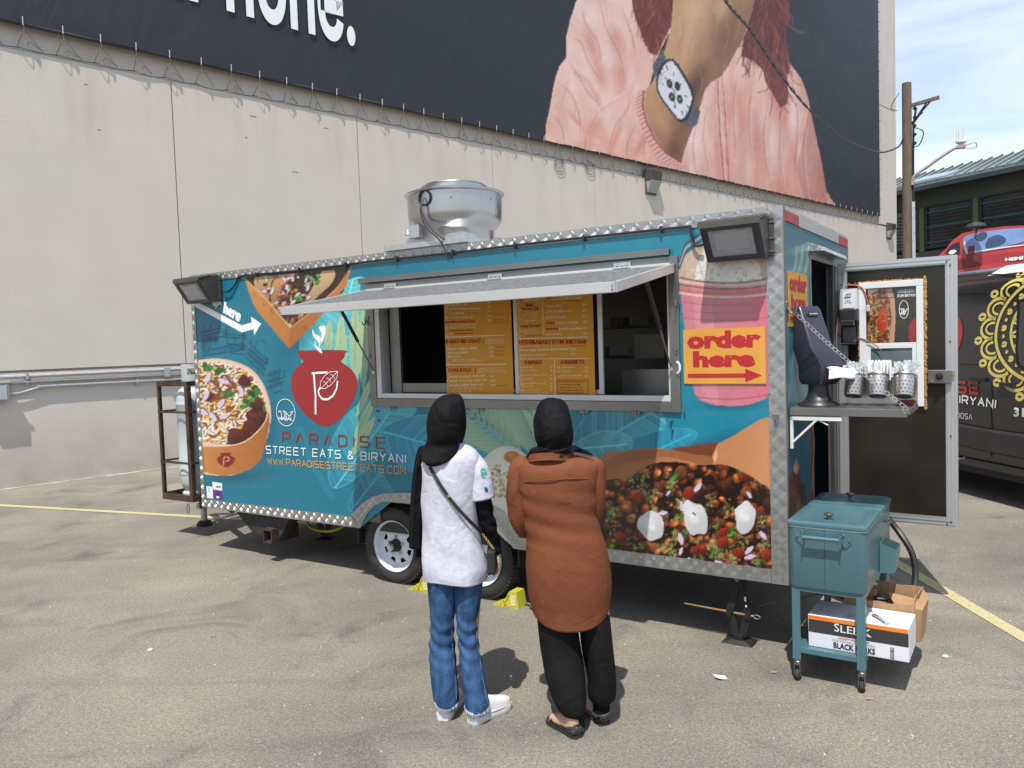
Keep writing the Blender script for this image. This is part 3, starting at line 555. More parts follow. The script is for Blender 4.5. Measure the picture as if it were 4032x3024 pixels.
for q in ([(1335, 1500), (1320, 1350), (1345, 1240), (1368, 1400)], [(1395, 1540), (1376, 1360), (1400, 1180), (1424, 1380)], [(1430, 1540), (1410, 1350), (1436, 1200), (1452, 1380)], [(1400, 1640), (1430, 1540), (1476, 1470), (1440, 1590)], [(1390, 1730), (1430, 1620), (1480, 1560), (1440, 1680)], [(1380, 1790), (1420, 1700), (1480, 1640), (1430, 1760)], [(1290, 1400), (1275, 1330), (1300, 1260), (1312, 1350)]):
    P = smooth_poly(q, 5); cv.poly(P, PG, .95, grad=(q[0][0], q[0][1], q[2][0], q[2][1], PG2)); cv.line([q[0], q[2]], 3, (120, 158, 130), .6)
frond(2050, 1790, 1840, 1620, 9, 150, 13, PG, (190, 212, 176), 1); frond(2120, 1800, 2080, 1600, 8, 150, 15, (140, 180, 158), (184, 210, 182), -1)
for x0, x1 in ((2110, 2080), (2150, 2150), (2190, 2215), (2230, 2270), (2075, 2030)):
    P = smooth_poly([(2140, 1830), ((x0+2140)/2-12, 1700), (x1, 1560), ((x0+2140)/2+22, 1700)], 5); cv.poly(P, (146, 182, 150) if x0 != 2150 else (96, 140, 176), .9, grad=(2140, 1830, x1, 1560, (196, 216, 186) if x0 != 2150 else (120, 160, 196))); cv.line([(2140, 1830), (x1, 1565)], 3, (110, 156, 130), .7)
# city sketch
SK = (10, 62, 90)
def sk(pts, w=3, a=.9): cv.line([(700+.63*x, 1000+.63*y) for x, y in pts], w, SK, a)
for k in range(6): sk([(150+k*11, 520-k*2), (155+k*11, 600-k*2)]); 
for x0, y0, x1, y1 in ((145, 490, 270, 465), (150, 510, 280, 485), (150, 545, 285, 515), (160, 610, 330, 570), (150, 640, 400, 600), (300, 500, 430, 510), (300, 520, 430, 530), (310, 560, 430, 575), (330, 620, 420, 630), (440, 590, 560, 690), (455, 570, 565, 665), (430, 650, 540, 760), (440, 620, 550, 720), (560, 760, 650, 730), (555, 800, 670, 770), (560, 840, 660, 800), (600, 870, 650, 850)): sk([(x0, y0), (x1, y1)], 4)
for x in range(160, 420, 14): sk([(x, 590-.12*(x-160)), (x+4, 640-.15*(x-160))], 2.5, .65)
for x in range(300, 430, 12): sk([(x, 440+(x-300)*.1 if (x-300) < 30 or x > 400 else 510), (x, 600)], 2.5, .6)
for k in range(12): sk([(455+k*9, 585+k*8), (440+k*9, 640+k*9)], 3, .7)
for k in range(9): sk([(565+k*9, 735-k*2), (575+k*9, 850-k*3)], 3, .6)
for a in np.linspace(.2, 3.4, 14): sk([(520+38*math.cos(a), 580-38*math.sin(a)), (520+38*math.cos(a+.25), 580-38*math.sin(a+.25))], 2.5)
for x, y in ((165, 480), (205, 470), (255, 460), (308, 440), (415, 520), (455, 570), (560, 680), (665, 760)): sk([(x, y), (x, y-28)], 4)
for x, y in ((160, 545), (235, 530), (300, 480), (400, 560)):
    cv.poly([(700+.63*(x+dx), 1000+.63*(y+dy)) for dx, dy in ((-14, -12), (14, -14), (16, 40), (-12, 42))], SK, .35)
# food helpers
def grains(m, n, x0, y0, x1, y1, L=(14, 24), w=(5, 7), cols=((244, 236, 214), (250, 246, 234), (232, 206, 150), (226, 160, 50), (246, 226, 190))):
    for _ in range(n):
        x, y = r.uniform(x0, x1), r.uniform(y0, y1); a = r.uniform(0, 6.3); l = r.uniform(*L)/2; c = np.array(cols[r.integers(len(cols))], float); ww = r.uniform(*w); cx, cy = math.cos(a)*l, math.sin(a)*l; bx, by = -math.sin(a)*l*.3, math.cos(a)*l*.3
        cv.line([(x-cx+2, y-cy+4), (x+bx+2, y+by+4), (x+cx+2, y+cy+4)], ww, (70, 34, 20), .45, .8, clip=m); cv.line([(x-cx, y-cy), (x+bx, y+by), (x+cx, y+cy)], ww, c, .95, .5, clip=m)
def lump(x, y, R, c, m=None, n=9):
    P = [(x+R*r.uniform(.75, 1.1)*math.cos(k*6.283/n), y+R*r.uniform(.7, 1.05)*math.sin(k*6.283/n)) for k in range(n)]; cv.ell(x+R*.12, y+R*.2, R*1.15, R*1.1, 0, (26, 14, 10), .6, .4, clip=m); P = smooth_poly(P, 3)
    cv.poly(P, c, 1, clip=m, grad=(x-R*.4, y-R*.9, x+R*.3, y+R, tuple(np.array(c)*.42)))
    for _ in range(7): cv.ell(x+r.uniform(-.6, .6)*R, y+r.uniform(-.7, .5)*R, R*r.uniform(.1, .28), R*r.uniform(.08, .18), r.uniform(0, 3), np.clip(np.array(c)*r.uniform(.6, 1.6)+r.uniform(0, 25), 0, 255), .6, .8, clip=m)
def herb(x, y, R, m=None, c=(46, 96, 40)):
    for k in range(5):
        a = r.uniform(0, 6.3); cc = np.array(c)*r.uniform(.7, 1.5); px, py = x+math.cos(a)*R*.5, y+math.sin(a)*R*.5
        cv.poly(smooth_poly([(px+R*.6*r.uniform(.5, 1)*math.cos(q), py+R*.5*r.uniform(.5, 1)*math.sin(q)) for q in np.linspace(0, 5.6, 8)], 2), cc, 1, clip=m); cv.line([(x, y), (px, py)], 3, cc*1.3, .6, clip=m)
def onion(x, y, R, m=None):
    a = r.uniform(0, 3.1); c_, s_ = math.cos(a), math.sin(a); pt = lambda u, v: (x+R*(u*c_-v*s_), y+R*(u*s_+v*c_))
    cv.poly([pt(-1, -.3), pt(0, -.5), pt(1, -.15), pt(.9, .35), pt(-.2, .5), pt(-1, .2)], (226, 212, 226), 1, clip=m); cv.line([pt(-1, -.3), pt(0, -.5), pt(1, -.15)], R*.22, (122, 66, 120), .9, clip=m); cv.line([pt(-.7, .1), pt(.7, .15)], R*.1, (190, 170, 200), .9, clip=m)
# biryani bowl
bowl = smooth_poly([(776, 1420), (850, 1411), (930, 1425), (1000, 1462), (1045, 1530), (1066, 1610), (1062, 1680), (1040, 1760), (1000, 1830), (930, 1868), (860, 1873), (780, 1862), (720, 1840), (720, 1440)], 5)
tub = smooth_poly([(720, 1700), (1000, 1740), (1062, 1640), (1058, 1740), (1040, 1810), (1000, 1850), (930, 1872), (870, 1876), (800, 1860), (720, 1820)], 4)
tub = [(720, 1735), (800, 1760), (880, 1760), (960, 1735), (1020, 1690), (1062, 1620), (1060, 1680), (1046, 1750), (1028, 1810), (990, 1845), (940, 1866), (880, 1874), (830, 1866), (780, 1850), (720, 1822)]
cv.ell(930, 1880, 190, 40, -.1, (18, 70, 92), .5, .9); cv.ell(1040, 1700, 60, 190, .1, (20, 76, 100), .45, .9)
cv.poly(smooth_poly(bowl, 1), (232, 196, 170)); cv.poly(tub, (206, 140, 78), grad=(760, 1780, 1060, 1800, (168, 100, 48)))
ins = [(720, 1446), (800, 1424), (870, 1424), (940, 1442), (990, 1474), (1030, 1530), (1048, 1600), (1046, 1650), (1010, 1700), (960, 1738), (900, 1752), (830, 1748), (720, 1716)]
im = cv.mask(smooth_poly(ins, 4)); cv.poly(smooth_poly(ins, 4), (150, 84, 44)); grains(im, 560, 720, 1420, 1055, 1755, (18, 32), (6, 9), ((252, 248, 236), (255, 252, 244), (244, 226, 180), (236, 176, 70), (250, 240, 220)))
cv.line(smooth_poly(ins, 4), 9, (240, 208, 184), .9)
for x, y, R in ((1015, 1640, 46), (985, 1690, 40), (930, 1725, 44), (962, 1500, 26), (1010, 1590, 30), (820, 1560, 22)): lump(x, y, R, (112, 38, 24), im)
for x, y in ((868, 1470), (760, 1500), (990, 1560), (1000, 1540), (900, 1550), (1050, 1600), (818, 1440), (960, 1590)): herb(x, y, 26, im)
for x, y in ((820, 1490), (880, 1500), (950, 1540), (872, 1590), (812, 1560), (885, 1640), (760, 1450), (840, 1640), (800, 1620), (905, 1500)): onion(x, y, 22, im)
for pts in ([(835, 1500), (870, 1540), (830, 1580), (890, 1560)], [(890, 1480), (920, 1520), (890, 1545)]): cv.line(pts, 11, (120, 66, 34), .9, clip=im)
# small pot emblem on the tub
cv.poly(smooth_poly([(868, 1784), (912, 1784), (906, 1792), (925, 1804), (918, 1826), (892, 1840), (862, 1824), (855, 1804), (872, 1792)], 4), (128, 40, 36)); cv.line([(880, 1830), (882, 1800), (900, 1800), (902, 1812), (888, 1818)], 4, (220, 170, 130))
# taco box
bx = [(962, 1093), (1000, 1190), (1010, 1220), (1140, 1372), (1160, 1300), (1365, 1110), (1384, 1052)]
cv.ell(1180, 1330, 150, 60, -.8, (20, 84, 110), .55, .95)
cv.poly([(962, 1090), (1384, 1050), (1352, 1150), (1140, 1290), (1010, 1200)], (62, 38, 30)); tm = cv.mask([(975, 1092), (1376, 1058), (1352, 1128), (1140, 1288), (1000, 1180)])
for P, c in (([(1008, 1086), (1090, 1080), (1070, 1110), (1060, 1180), (1075, 1220), (1010, 1150)], (206, 168, 122)), ([(1108, 1078), (1180, 1068), (1130, 1110), (1095, 1170), (1100, 1230), (1072, 1210), (1066, 1150), (1080, 1100)], (214, 160, 104)), ([(1270, 1066), (1315, 1062), (1310, 1110), (1240, 1180), (1180, 1260), (1160, 1240), (1220, 1150)], (216, 184, 140))): cv.poly(smooth_poly(P, 4), c, 1, clip=tm, grad=(P[0][0], P[0][1], P[2][0], P[3][1], tuple(np.array(c)*.75)))
for _ in range(240):
    x = r.uniform(1030, 1290); y = r.uniform(1070, 1285)
    if abs((x-1150)-(1170-y)*.35) < 62 or (x < 1075 and y < 1200 and x > 1040):
        k = r.random(); 
        if k < .45: lump(x, y, r.uniform(6, 13), ((150, 52, 30), (186, 84, 50), (112, 44, 34), (196, 120, 72))[r.integers(4)], tm, 6)
        elif k < .7: onion(x, y, r.uniform(9, 15), tm)
        elif k < .82: cv.ell(x, y, 8, 8, 0, (150, 180, 92), .9, .3, clip=tm)
        else: cv.line([(x, y), (x+r.uniform(-18, 18), y+r.uniform(8, 26))], 5, (222, 200, 170), .9, clip=tm)
for x, y in ((1170, 1175), (1184, 1170), (1215, 1085), (1246, 1110), (1250, 1090)): herb(x, y, 15, tm, (60, 120, 48))
for _ in range(14): cv.ell(r.uniform(1080, 1120), r.uniform(1090, 1200), 6, 10, .3, (170, 96, 56), .6, .8)
cv.poly([(962, 1093), (1004, 1135), (1056, 1185), (1100, 1240), (1144, 1290), (1140, 1374), (1010, 1222), (990, 1180)], (206, 142, 80), grad=(970, 1150, 1140, 1340, (186, 116, 56)))
cv.poly([(1144, 1290), (1240, 1215), (1330, 1130), (1362, 1090), (1384, 1050), (1364, 1126), (1240, 1270), (1140, 1374)], (172, 104, 48), grad=(1144, 1330, 1370, 1080, (196, 128, 70)))
cv.line([(962, 1093), (1004, 1135), (1056, 1185), (1100, 1240), (1144, 1290)], 4, (236, 190, 140), .9); cv.line([(1144, 1290), (1240, 1215), (1330, 1130), (1384, 1050)], 4, (226, 180, 130), .8)
for x, y, rx, ry in ((1003, 1160, 5, 14), (1070, 1225, 8, 20), (1040, 1200, 4, 10), (1200, 1290, 10, 20)): cv.ell(x, y, rx, ry, -.4, (140, 84, 44), .5, .6)
# pot emblem background glow, then rose milk cup
cp = smooth_poly([(2672, 1090), (2690, 1250), (2730, 1540), (2742, 1570), (2800, 1592), (2880, 1600), (2960, 1592), (3010, 1570), (3030, 1500), (3032, 1060)], 3)
cv.ell(2880, 1590, 170, 36, 0, (20, 80, 110), .7, .9)
cv.poly([(2676, 1120), (2690, 1250), (2716, 1450), (2736, 1550), (2760, 1578), (2810, 1594), (2880, 1600), (2950, 1594), (3010, 1572), (3040, 1540), (3040, 1100)], (208, 134, 146), grad=(2690, 1300, 3040, 1300, (214, 120, 134)))
cv.poly([(2720, 1100), (2800, 1100), (2830, 1590), (2770, 1575)], (232, 176, 186), .3); cv.poly([(2960, 1120), (3040, 1120), (3040, 1560), (2990, 1580)], (220, 104, 120), .3)
cv.poly(smooth_poly([(2672, 1110), (2680, 1040), (2730, 980), (2830, 940), (2960, 920), (3045, 930), (3045, 1110), (2960, 1130), (2850, 1130), (2740, 1120)], 4), (206, 184, 160))
cvx = cv.mask(smooth_poly([(2680, 1100), (2684, 1040), (2740, 980), (2830, 945), (2960, 930), (3045, 930), (3045, 1110), (2850, 1128)], 4))
cv.poly([(2730, 1100), (2760, 1010), (2800, 970), (2900, 960), (2990, 1040), (3000, 1100), (2860, 1120)], (238, 232, 224), clip=cvx)
for _ in range(260):
    x, y = r.uniform(2680, 3045), r.uniform(960, 1120); cv.ell(x, y, r.uniform(3, 11), r.uniform(2, 6), r.uniform(0, 3), ((178, 140, 70), (226, 206, 164), (244, 240, 232), (140, 96, 50), (200, 160, 84))[r.integers(5)], .55, .8, clip=cvx)
cv.line([(2790, 965), (2750, 1060)], 22, (236, 232, 232), .8); cv.line([(2745, 1000), (2770, 1100)], 8, (180, 180, 186), .6)
for yy, c, w_, dk in ((1108, (120, 84, 74), 7, 22), (1118, (238, 200, 190), 8, 22), (1132, (110, 66, 56), 5, 20), (1150, (206, 120, 84), 9, 18), (1164, (252, 220, 220), 8, 18), (1196, (196, 96, 116), 4, 16), (1228, (204, 106, 126), 4, 16), (1256, (190, 90, 110), 4, 14), (1572, (160, 80, 96), 4, 24), (1530, (196, 100, 116), 4, 22)):
    P = [(x, yy-dk*(abs(x-2860)/190.)**2+ (6 if yy < 1300 else 0)) for x in np.linspace(2678 if yy < 1300 else 2738, 3040, 12)]; cv.line(P, w_, c, .75, .6)
for k, yy in enumerate((880, 890, 905, 920)): cv.line([(2676, 1030+k*14), (2700, 960+k*16), (2780, 905+k*14), (2860, 885+k*8)], 7, ((84, 60, 60), (196, 170, 164))[k % 2], .9)
for _ in range(26): cv.ell(r.uniform(2720, 3030), r.uniform(1180, 1580), 3.5, 3, 0, (150, 60, 84), .6, .5)
# brown paper and chickpeas
cv.ell(2760, 1760, 330, 40, -.35, (18, 86, 116), .6, .95)
cv.poly(smooth_poly([(2350, 1835), (2460, 1776), (2600, 1765), (2720, 1790), (2800, 1760), (2880, 1720), (3040, 1640), (3060, 1800), (3060, 2290), (2340, 2290)], 3), (172, 112, 72), grad=(2450, 1780, 3030, 2000, (214, 150, 104)))
cv.poly([(2640, 1765), (2830, 1740), (2800, 1805), (2720, 1800)], (120, 66, 40)); cv.poly(smooth_poly([(2600, 1766), (2740, 1790), (2806, 1800), (2800, 1830), (2740, 1825), (2620, 1800), (2440, 1830), (2350, 1880), (2350, 1840), (2460, 1780)], 3), (160, 100, 62))
cv.poly([(2830, 1742), (2806, 1800), (2812, 1826), (2826, 1800), (2822, 1770)], (228, 176, 128))
food = smooth_poly([(2370, 1900), (2470, 1880), (2560, 1830), (2640, 1818), (2760, 1830), (2850, 1830), (2930, 1860), (2990, 1900), (3040, 1960), (3060, 2290), (2360, 2290), (2352, 2000)], 4); fm = cv.mask(food); cv.poly(food, (34, 20, 14))
CH = [(126, 62, 30), (146, 78, 38), (100, 44, 22), (160, 90, 48), (74, 32, 18), (52, 24, 15)]
for _ in range(330):
    x, y = r.uniform(2380, 3035), r.uniform(1835, 2260); R = r.uniform(16, 28)
    cv.ell(x+3, y+6, R*1.12, R*1.05, 0, (22, 12, 8), .7, .5, clip=fm); c = CH[r.integers(6)]
    if r.random() < .45: lump(x, y, R*1.05, np.array(c)*r.uniform(.8, 1.25), fm, 7); continue
    cv.ell(x, y, R, R*r.uniform(.7, .95), r.uniform(0, 3), c, 1, .3, hl=.6, clip=fm)
    if r.random() < .5: cv.ell(x-R*.3, y-R*.35, R*.22, R*.12, .5, (240, 210, 170), .8, .8, clip=fm)
for _ in range(42):
    x, y = r.uniform(2390, 3030), r.uniform(1850, 2250)
    for k in range(26): cv.ell(x+r.normal(0, 12), y+r.normal(0, 18), r.uniform(4, 10), r.uniform(3, 8), r.uniform(0, 3), ((136, 138, 78), (164, 164, 100), (100, 104, 56), (182, 178, 124))[r.integers(4)], .75, .7, clip=fm)
for _ in range(14): lump(r.uniform(2400, 3030), r.uniform(1850, 2240), r.uniform(18, 32), (176, 56, 30), fm)
for _ in range(20): herb(r.uniform(2380, 3000), r.uniform(1840, 2240), r.uniform(12, 22), fm, (70, 112, 44))
for _ in range(18): onion(r.uniform(2390, 3030), r.uniform(1900, 2250), r.uniform(12, 24), fm)
for cx, cy, rx, ry, ro in ((2563, 2072, 50, 66, -.5), (2735, 2040, 44, 72, -.35), (2936, 2034, 46, 66, .1)):
    P = smooth_poly([(cx+(math.cos(a)*math.cos(ro)*rx-math.sin(a)*math.sin(ro)*ry)*q, cy+(math.cos(a)*math.sin(ro)*rx+math.sin(a)*math.cos(ro)*ry)*q) for a, q in zip(np.linspace(0, 5.8, 11), r.uniform(.82, 1.16, 11))], 4); cv.poly([(x+6, y+10) for x, y in P], (34, 20, 14), .75); m_ = cv.mask(P); cv.poly(P, (236, 236, 238), 1, grad=(cx-rx, cy-ry, cx+rx, cy+ry, (196, 194, 198))); cv.ell(cx-8, cy-12, rx*.6, ry*.55, ro, (250, 250, 251), .9, .9, clip=m_); cv.ell(cx+rx*.35, cy+ry*.35, rx*.5, ry*.4, ro, (204, 202, 206), .7, .9, clip=m_); cv.ell(cx+rx*.1, cy+ry*.1, rx*.35, ry*.3, ro, (246, 246, 248), .8, .8, clip=m_)
    for k in range(4): cv.ell(cx+r.uniform(-15, 15), cy+r.uniform(-25, 25), rx*.35, 5, ro+1, (206, 206, 210), .6, .9)
herb(2732, 2025, 9, None, (90, 150, 60))
# dosa plate between the customers
cv.ell(1985, 1960, 150, 215, .05, (60, 110, 120), .35, .3); cv.ell(1990, 1962, 138, 208, .05, (222, 222, 206), 1, .02, hl=.1); cv.ell(2010, 1980, 100, 170, .05, (236, 234, 220), .6, .9)
cv.ell(2017, 1800, 36, 26, .1, (196, 118, 66), 1, .2); cv.ell(2010, 1792, 24, 12, .1, (226, 160, 100), .8, .8)
for _ in range(110):
    x, y = r.normal(1965, 28), r.uniform(1830, 1960); cv.ell(x, y, r.uniform(2, 9), r.uniform(2, 8), r.uniform(0, 3), ((196, 150, 80), (214, 180, 110), (150, 100, 50), (206, 196, 150))[r.integers(4)], .75, .5)
for _ in range(60): cv.ell(r.uniform(1900, 2070), r.uniform(1960, 2130), r.uniform(3, 10), r.uniform(3, 9), 0, (206, 190, 140), .3, .9)
cv.a += (vnoise(cv.h, cv.w, 9, 3)[..., None]-.5)*5
us = np.array(sorted(set([Pt(x, 1500)[0] for x in np.arange(738, 3112, 3.7)]+[-5.575, WX0+.03, WX1-.03, -.004]))); us = us[(us >= -5.575) & (us <= -.004)]
vs_ = np.array(sorted(set(list(np.arange(ZB+.01, ZT-.01, .0062))+[ZT-.01, WZ0+.03, WZ1-.03])))
YW = -.002
def tf(u, v): return np.stack([u, np.full_like(u, YW), v], 1)
def tcol(u, v):
    P = TO-np.outer(-u, -TA)+np.outer(np.full_like(u, YW), TN) if False else TO+np.outer(-u, TA)+np.outer(np.full_like(u, YW), TN)+np.outer(v, np.array([0, 0, 1.])); P = P-CC; z = P@CF
    return s2l(np.clip(cv.sample(2016+FPX*(P@CR)/z, 1512-FPX*(P@CU)/z), 0, 255))*KW
AX0, AX1, AZ = -3.47, -1.96, .70      # wheel arch
def tkeep(u, v):
    w = (u > WX0+.03) & (u < WX1-.03) & (v > WZ0+.03) & (v < WZ1-.03); a = (u > AX0) & (u < AX1) & (v < AZ-.02-np.clip(abs(u-(AX0+AX1)/2)-.42, 0, 9)*.7)
    return ~(w | a)
trailer = thing('food_trailer', 'teal food trailer wrapped with food pictures, serving hatch propped open', 'food trailer', TL, TR_)
WRAP = MA('printed_vinyl_wrap', .32, .25, .03, 700)
printgrid('front_wrap', us, vs_, tf, tkeep, tcol, WRAP, trailer)
# ---- shell ------------------------------------------------------------------
TEAL = M('teal_panel', srgb(60, 120, 140), .35, var=.05, coat=.2); DARK = M('dark_interior', (.02, .02, .02), .7, var=.3); STEEL = M('brushed_steel', (.23, .225, .215), .34, .8, var=.10, scale=3)
INS = M('interior_steel', (.17, .16, .145), .4, .6, var=.2, scale=3); SUBF = M('chassis_black', (.025, .025, .025), .7, var=.3)
b = B(); b.box(-TRL, -.0, TWD-.04, TWD, ZB, ZT-.012); b.box(-TRL, -TRL+.04, .002, TWD-.042, ZB+.01, ZT-.012); b.build('rear_and_left_wall', TEAL, trailer)
ROOF = M('white_roof_sheet', (.45, .46, .46), .5, .3, dirt=.3)
b = B(); b.box(-TRL+.002, -.002, .002, TWD-.002, ZT-.01, ZT+.012); b.build('roof', ROOF, trailer)
b = B(); b.box(-TRL+.042, -.05, .06, TWD-.05, ZB-.02, ZB+.06); b.build('floor', SUBF, trailer)
b = B()
b.box(-TRL+.042, WX0+.02, .012, .045, ZB+.06, ZT-.02); b.box(WX1-.02, -.045, .012, .045, ZB+.06, ZT-.02); b.box(WX0+.02, WX1-.02, .012, .045, 1.0, WZ0+.02); b.box(WX0+.02, WX1-.02, .012, .045, WZ1-.02, ZT-.02); b.build('inner_front_wall', INS, trailer)
# right end wall with the doorway
DY0, DY1, DZ0, DZ1 = .66, 1.37, .50, 2.42
EW = Cv(0, 0, 10, 10, 1, (0, 0, 0))
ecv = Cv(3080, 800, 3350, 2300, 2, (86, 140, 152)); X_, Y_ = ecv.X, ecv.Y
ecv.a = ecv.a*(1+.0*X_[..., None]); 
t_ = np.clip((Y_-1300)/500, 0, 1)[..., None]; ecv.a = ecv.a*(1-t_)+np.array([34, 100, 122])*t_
for x0, x1 in ((3120, 3105), (3140, 3130), (3165, 3150), (3185, 3185)): ecv.poly(smooth_poly([(x0, 1080), (x0+10, 1020), (x1+30, 960), (x0+22, 1030)], 3), (160, 206, 190), .7)
for k in range(9): ecv.line([(3096+k*10, 1260), (3110+k*12, 1450), (3095+k*9, 1600)], 9, (110, 180, 190), .45, .9)
ecv.poly([(3096, 1950), (3110, 1880), (3124, 1850), (3134, 1800), (3146, 1840), (3158, 1910), (3176, 1960), (3190, 2080), (3190, 2300), (3090, 2300)], (92, 48, 34)); ecv.poly([(3124, 1850), (3134, 1800), (3146, 1840), (3140, 1870)], (214, 150, 124))
for _ in range(120): ecv.line([(3094+80*r.random(), 1900+200*r.random()), (3094+80*r.random(), 1960+200*r.random())], r.uniform(4, 10), ((60, 30, 22), (130, 60, 40), (150, 150, 110), (96, 60, 44), (40, 26, 22))[r.integers(5)], .5, .7)
def ef(u, v): return np.stack([np.full_like(u, .002), u, v], 1)
def ecol(u, v):
    P = TO+np.outer(np.full_like(u, .002), -TA)+np.outer(u, TN)+np.outer(v, np.array([0, 0, 1.]))-CC; z = P@CF
    return s2l(np.clip(ecv.sample(2016+FPX*(P@CR)/z, 1512-FPX*(P@CU)/z), 0, 255))*KW
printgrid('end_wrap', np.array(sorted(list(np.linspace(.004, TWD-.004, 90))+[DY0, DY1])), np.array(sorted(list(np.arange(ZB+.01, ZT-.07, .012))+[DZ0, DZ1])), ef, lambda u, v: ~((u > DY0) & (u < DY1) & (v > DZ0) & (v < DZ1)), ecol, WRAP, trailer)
b = B(); b.box(-.04, -.001, .002, DY0, ZB, ZT-.06); b.box(-.04, -.001, DY1, TWD-.002, ZB, ZT-.06); b.box(-.04, -.001, DY0+.001, DY1-.001, DZ1, ZT-.06); b.box(-.04, -.001, DY0+.001, DY1-.001, ZB, DZ0); b.build('end_wall', INS, trailer)
# door frame, drip cap
b = B(); b.box(-.03, .012, DY0-.03, DY0, DZ0, DZ1+.03); b.box(-.03, .012, DY1, DY1+.03, DZ0, DZ1+.03); b.box(-.03, .0125, DY0, DY1, DZ1, DZ1+.03); b.build('door_frame', STEEL, trailer, bevel=.002)
CR_ = M('crumpled_foil_cap', (.62, .60, .55), .25, .9, var=.3, scale=25, bump=.9, bscale=18)
b = B(); b.hexa([(.0, DY0-.05, DZ1+.05), (.10, DY0-.05, DZ1+.045), (.10, DY1+.05, DZ1+.04), (.0, DY1+.05, DZ1+.05)], [(.0, DY0-.05, DZ1+.11), (.085, DY0-.05, DZ1+.075), (.085, DY1+.05, DZ1+.07), (.0, DY1+.05, DZ1+.11)]); b.build('drip_cap', CR_, trailer)
# reflective tape along the top of the end
RT = M('red_reflective_tape', (.45, .05, .05), .4, var=.4, scale=45, coat=.3); WTp = M('silver_reflective_tape', (.50, .47, .46), .4, .3, var=.35, scale=55, stretch=(1, 6, 1))
for y0, y1, m in ((.01, .36, RT), (.365, 1.60, WTp), (1.605, 1.97, RT)):
    b = B(); b.box(.003, .006, y0, y1, ZT-.075, ZT-.012); b.build('reflective_tape', m, trailer)
# ---- tread plate trims --------------------------------------------------------
TRD = M('tread_plate', (.40, .40, .39), .36, .8, var=.12, scale=5, bump=.12, bscale=200); BAR = M('tread_bar', (.50, .50, .49), .32, .9, var=.08)
def inpoly(x, z, P):
    c = False; n = len(P)
    for i in range(n):
        (xa, za), (xb, zb) = P[i], P[i-1]
        if (za > z) != (zb > z) and x < (xb-xa)*(z-za)/(zb-za)+xa: c = not c
    return c
def trim(polys, f, name='tread_plate', holes=()):
    b = B()
    for P in polys: b.prism(P, lambda p: f(p[0], p[1], .004), lambda p: f(p[0], p[1], 0))
    o = b.build(name, TRD, trailer); b = B(); allx = [p[0] for P in polys for p in P]; allz = [p[1] for P in polys for p in P]; pt = .047
    i = 0; x = min(allx)
    while x < max(allx):
        j = 0; z = min(allz)
        while z < max(allz):
            sg = 1 if (i+j) % 2 else -1
            for k in range(5):
                off = (k-2)*.0088; cx, cz = x+pt/2+off*.72, z+pt/2-off*.72*sg; dx, dz = .0175*.72, .0175*.72*sg
                if all(any(inpoly(cx+q*dx*1.15, cz+q*dz*1.15, P) for P in polys) for q in (-1, 0, 1)):
                    nx, nz = -dz/.0175*.0024, dx/.0175*.0024
                    b.add([f(cx-dx, cz-dz, .0042), f(cx-nx, cz-nz, .0042), f(cx+dx, cz+dz, .0042), f(cx+nx, cz+nz, .0042), f(cx-dx*.4, cz-dz*.4, .0066), f(cx+dx*.4, cz+dz*.4, .0066)], [(0, 1, 5, 4), (1, 2, 5), (2, 3, 4, 5), (3, 0, 4)])
            z += pt; j += 1
        x += pt; i += 1
    b.build('tread_bar', BAR, o, kind='stuff')
ff = lambda x, z, h: (x, -.004-h, z)
trim([[(-TRL, ZT-.058), (0, ZT-.063), (0, ZT+.012), (-TRL, ZT+.012)]], ff)
trim([[(-TRL, ZB+.08), (-TRL+.055, ZB+.08), (-TRL+.055, ZT-.06), (-TRL, ZT-.06)]], ff)
trim([[(-.098, ZB), (0, ZB), (0, ZT-.065), (-.098, ZT-.065)]], ff)
al = [Pt(x, y) for x, y in ((1385, 2025), (1423, 1987), (1467, 1956), (1511, 1943))]; ar = [(-2.28, .765), (-2.16, .755), (-2.07, .725), (-1.98, .67), (-1.90, .60), (-1.845, .525)]
out = [(p[0], p[2]) for p in al]+[(-2.95, .775)]+ar
inn = [(-1.955, ZB), (-2.0, .50), (-2.07, .575), (-2.15, .64), (-2.24, .675), (-2.95, .69), (-3.2, .685), (-3.29, .65), (-3.37, .59), (-3.43, .515), (-3.475, ZB)]
trim([[(-TRL, ZB)]+[inn[-1]]+[(out[0][0], ZB+.088), (-TRL, ZB+.082)]], ff)
trim([[inn[0], (-.1, ZB), (-.1, ZB+.085), out[-1]]], ff)
for k in range(1): trim([out[:]+inn[:]], lambda x, z, h: (x, -.0045-h, z))
b = B(); b.box(-.012, .004, -.006, -.0, ZB, ZT+.01); b.box(.001, .006, .0, .02, ZB, ZT+.01); b.build('corner_angle', STEEL, trailer, bevel=.001)
b = B()
for z in np.arange(.55, 2.6, .115): b.lathe([(.0045, -.0095), (.003, -.012), (0.0005, -.0125)], (-.092, 0, z), 6, 'y')
for x in np.arange(-5.5, -.1, .17): b.lathe([(.0045, -.0095), (.003, -.012), (.0005, -.0125)], (x, 0, ZT-.045), 6, 'y')
for x in np.arange(-5.5, -3.6, .2): b.lathe([(.0045, -.0095), (.003, -.012), (.0005, -.0125)], (x, 0, ZB+.075), 6, 'y')
for x in np.arange(-1.8, -.15, .17): b.lathe([(.0045, -.0095), (.003, -.012), (.0005, -.0125)], (x, 0, ZB+.078), 6, 'y')
b.build('rivet', STEEL, trailer, kind='stuff')
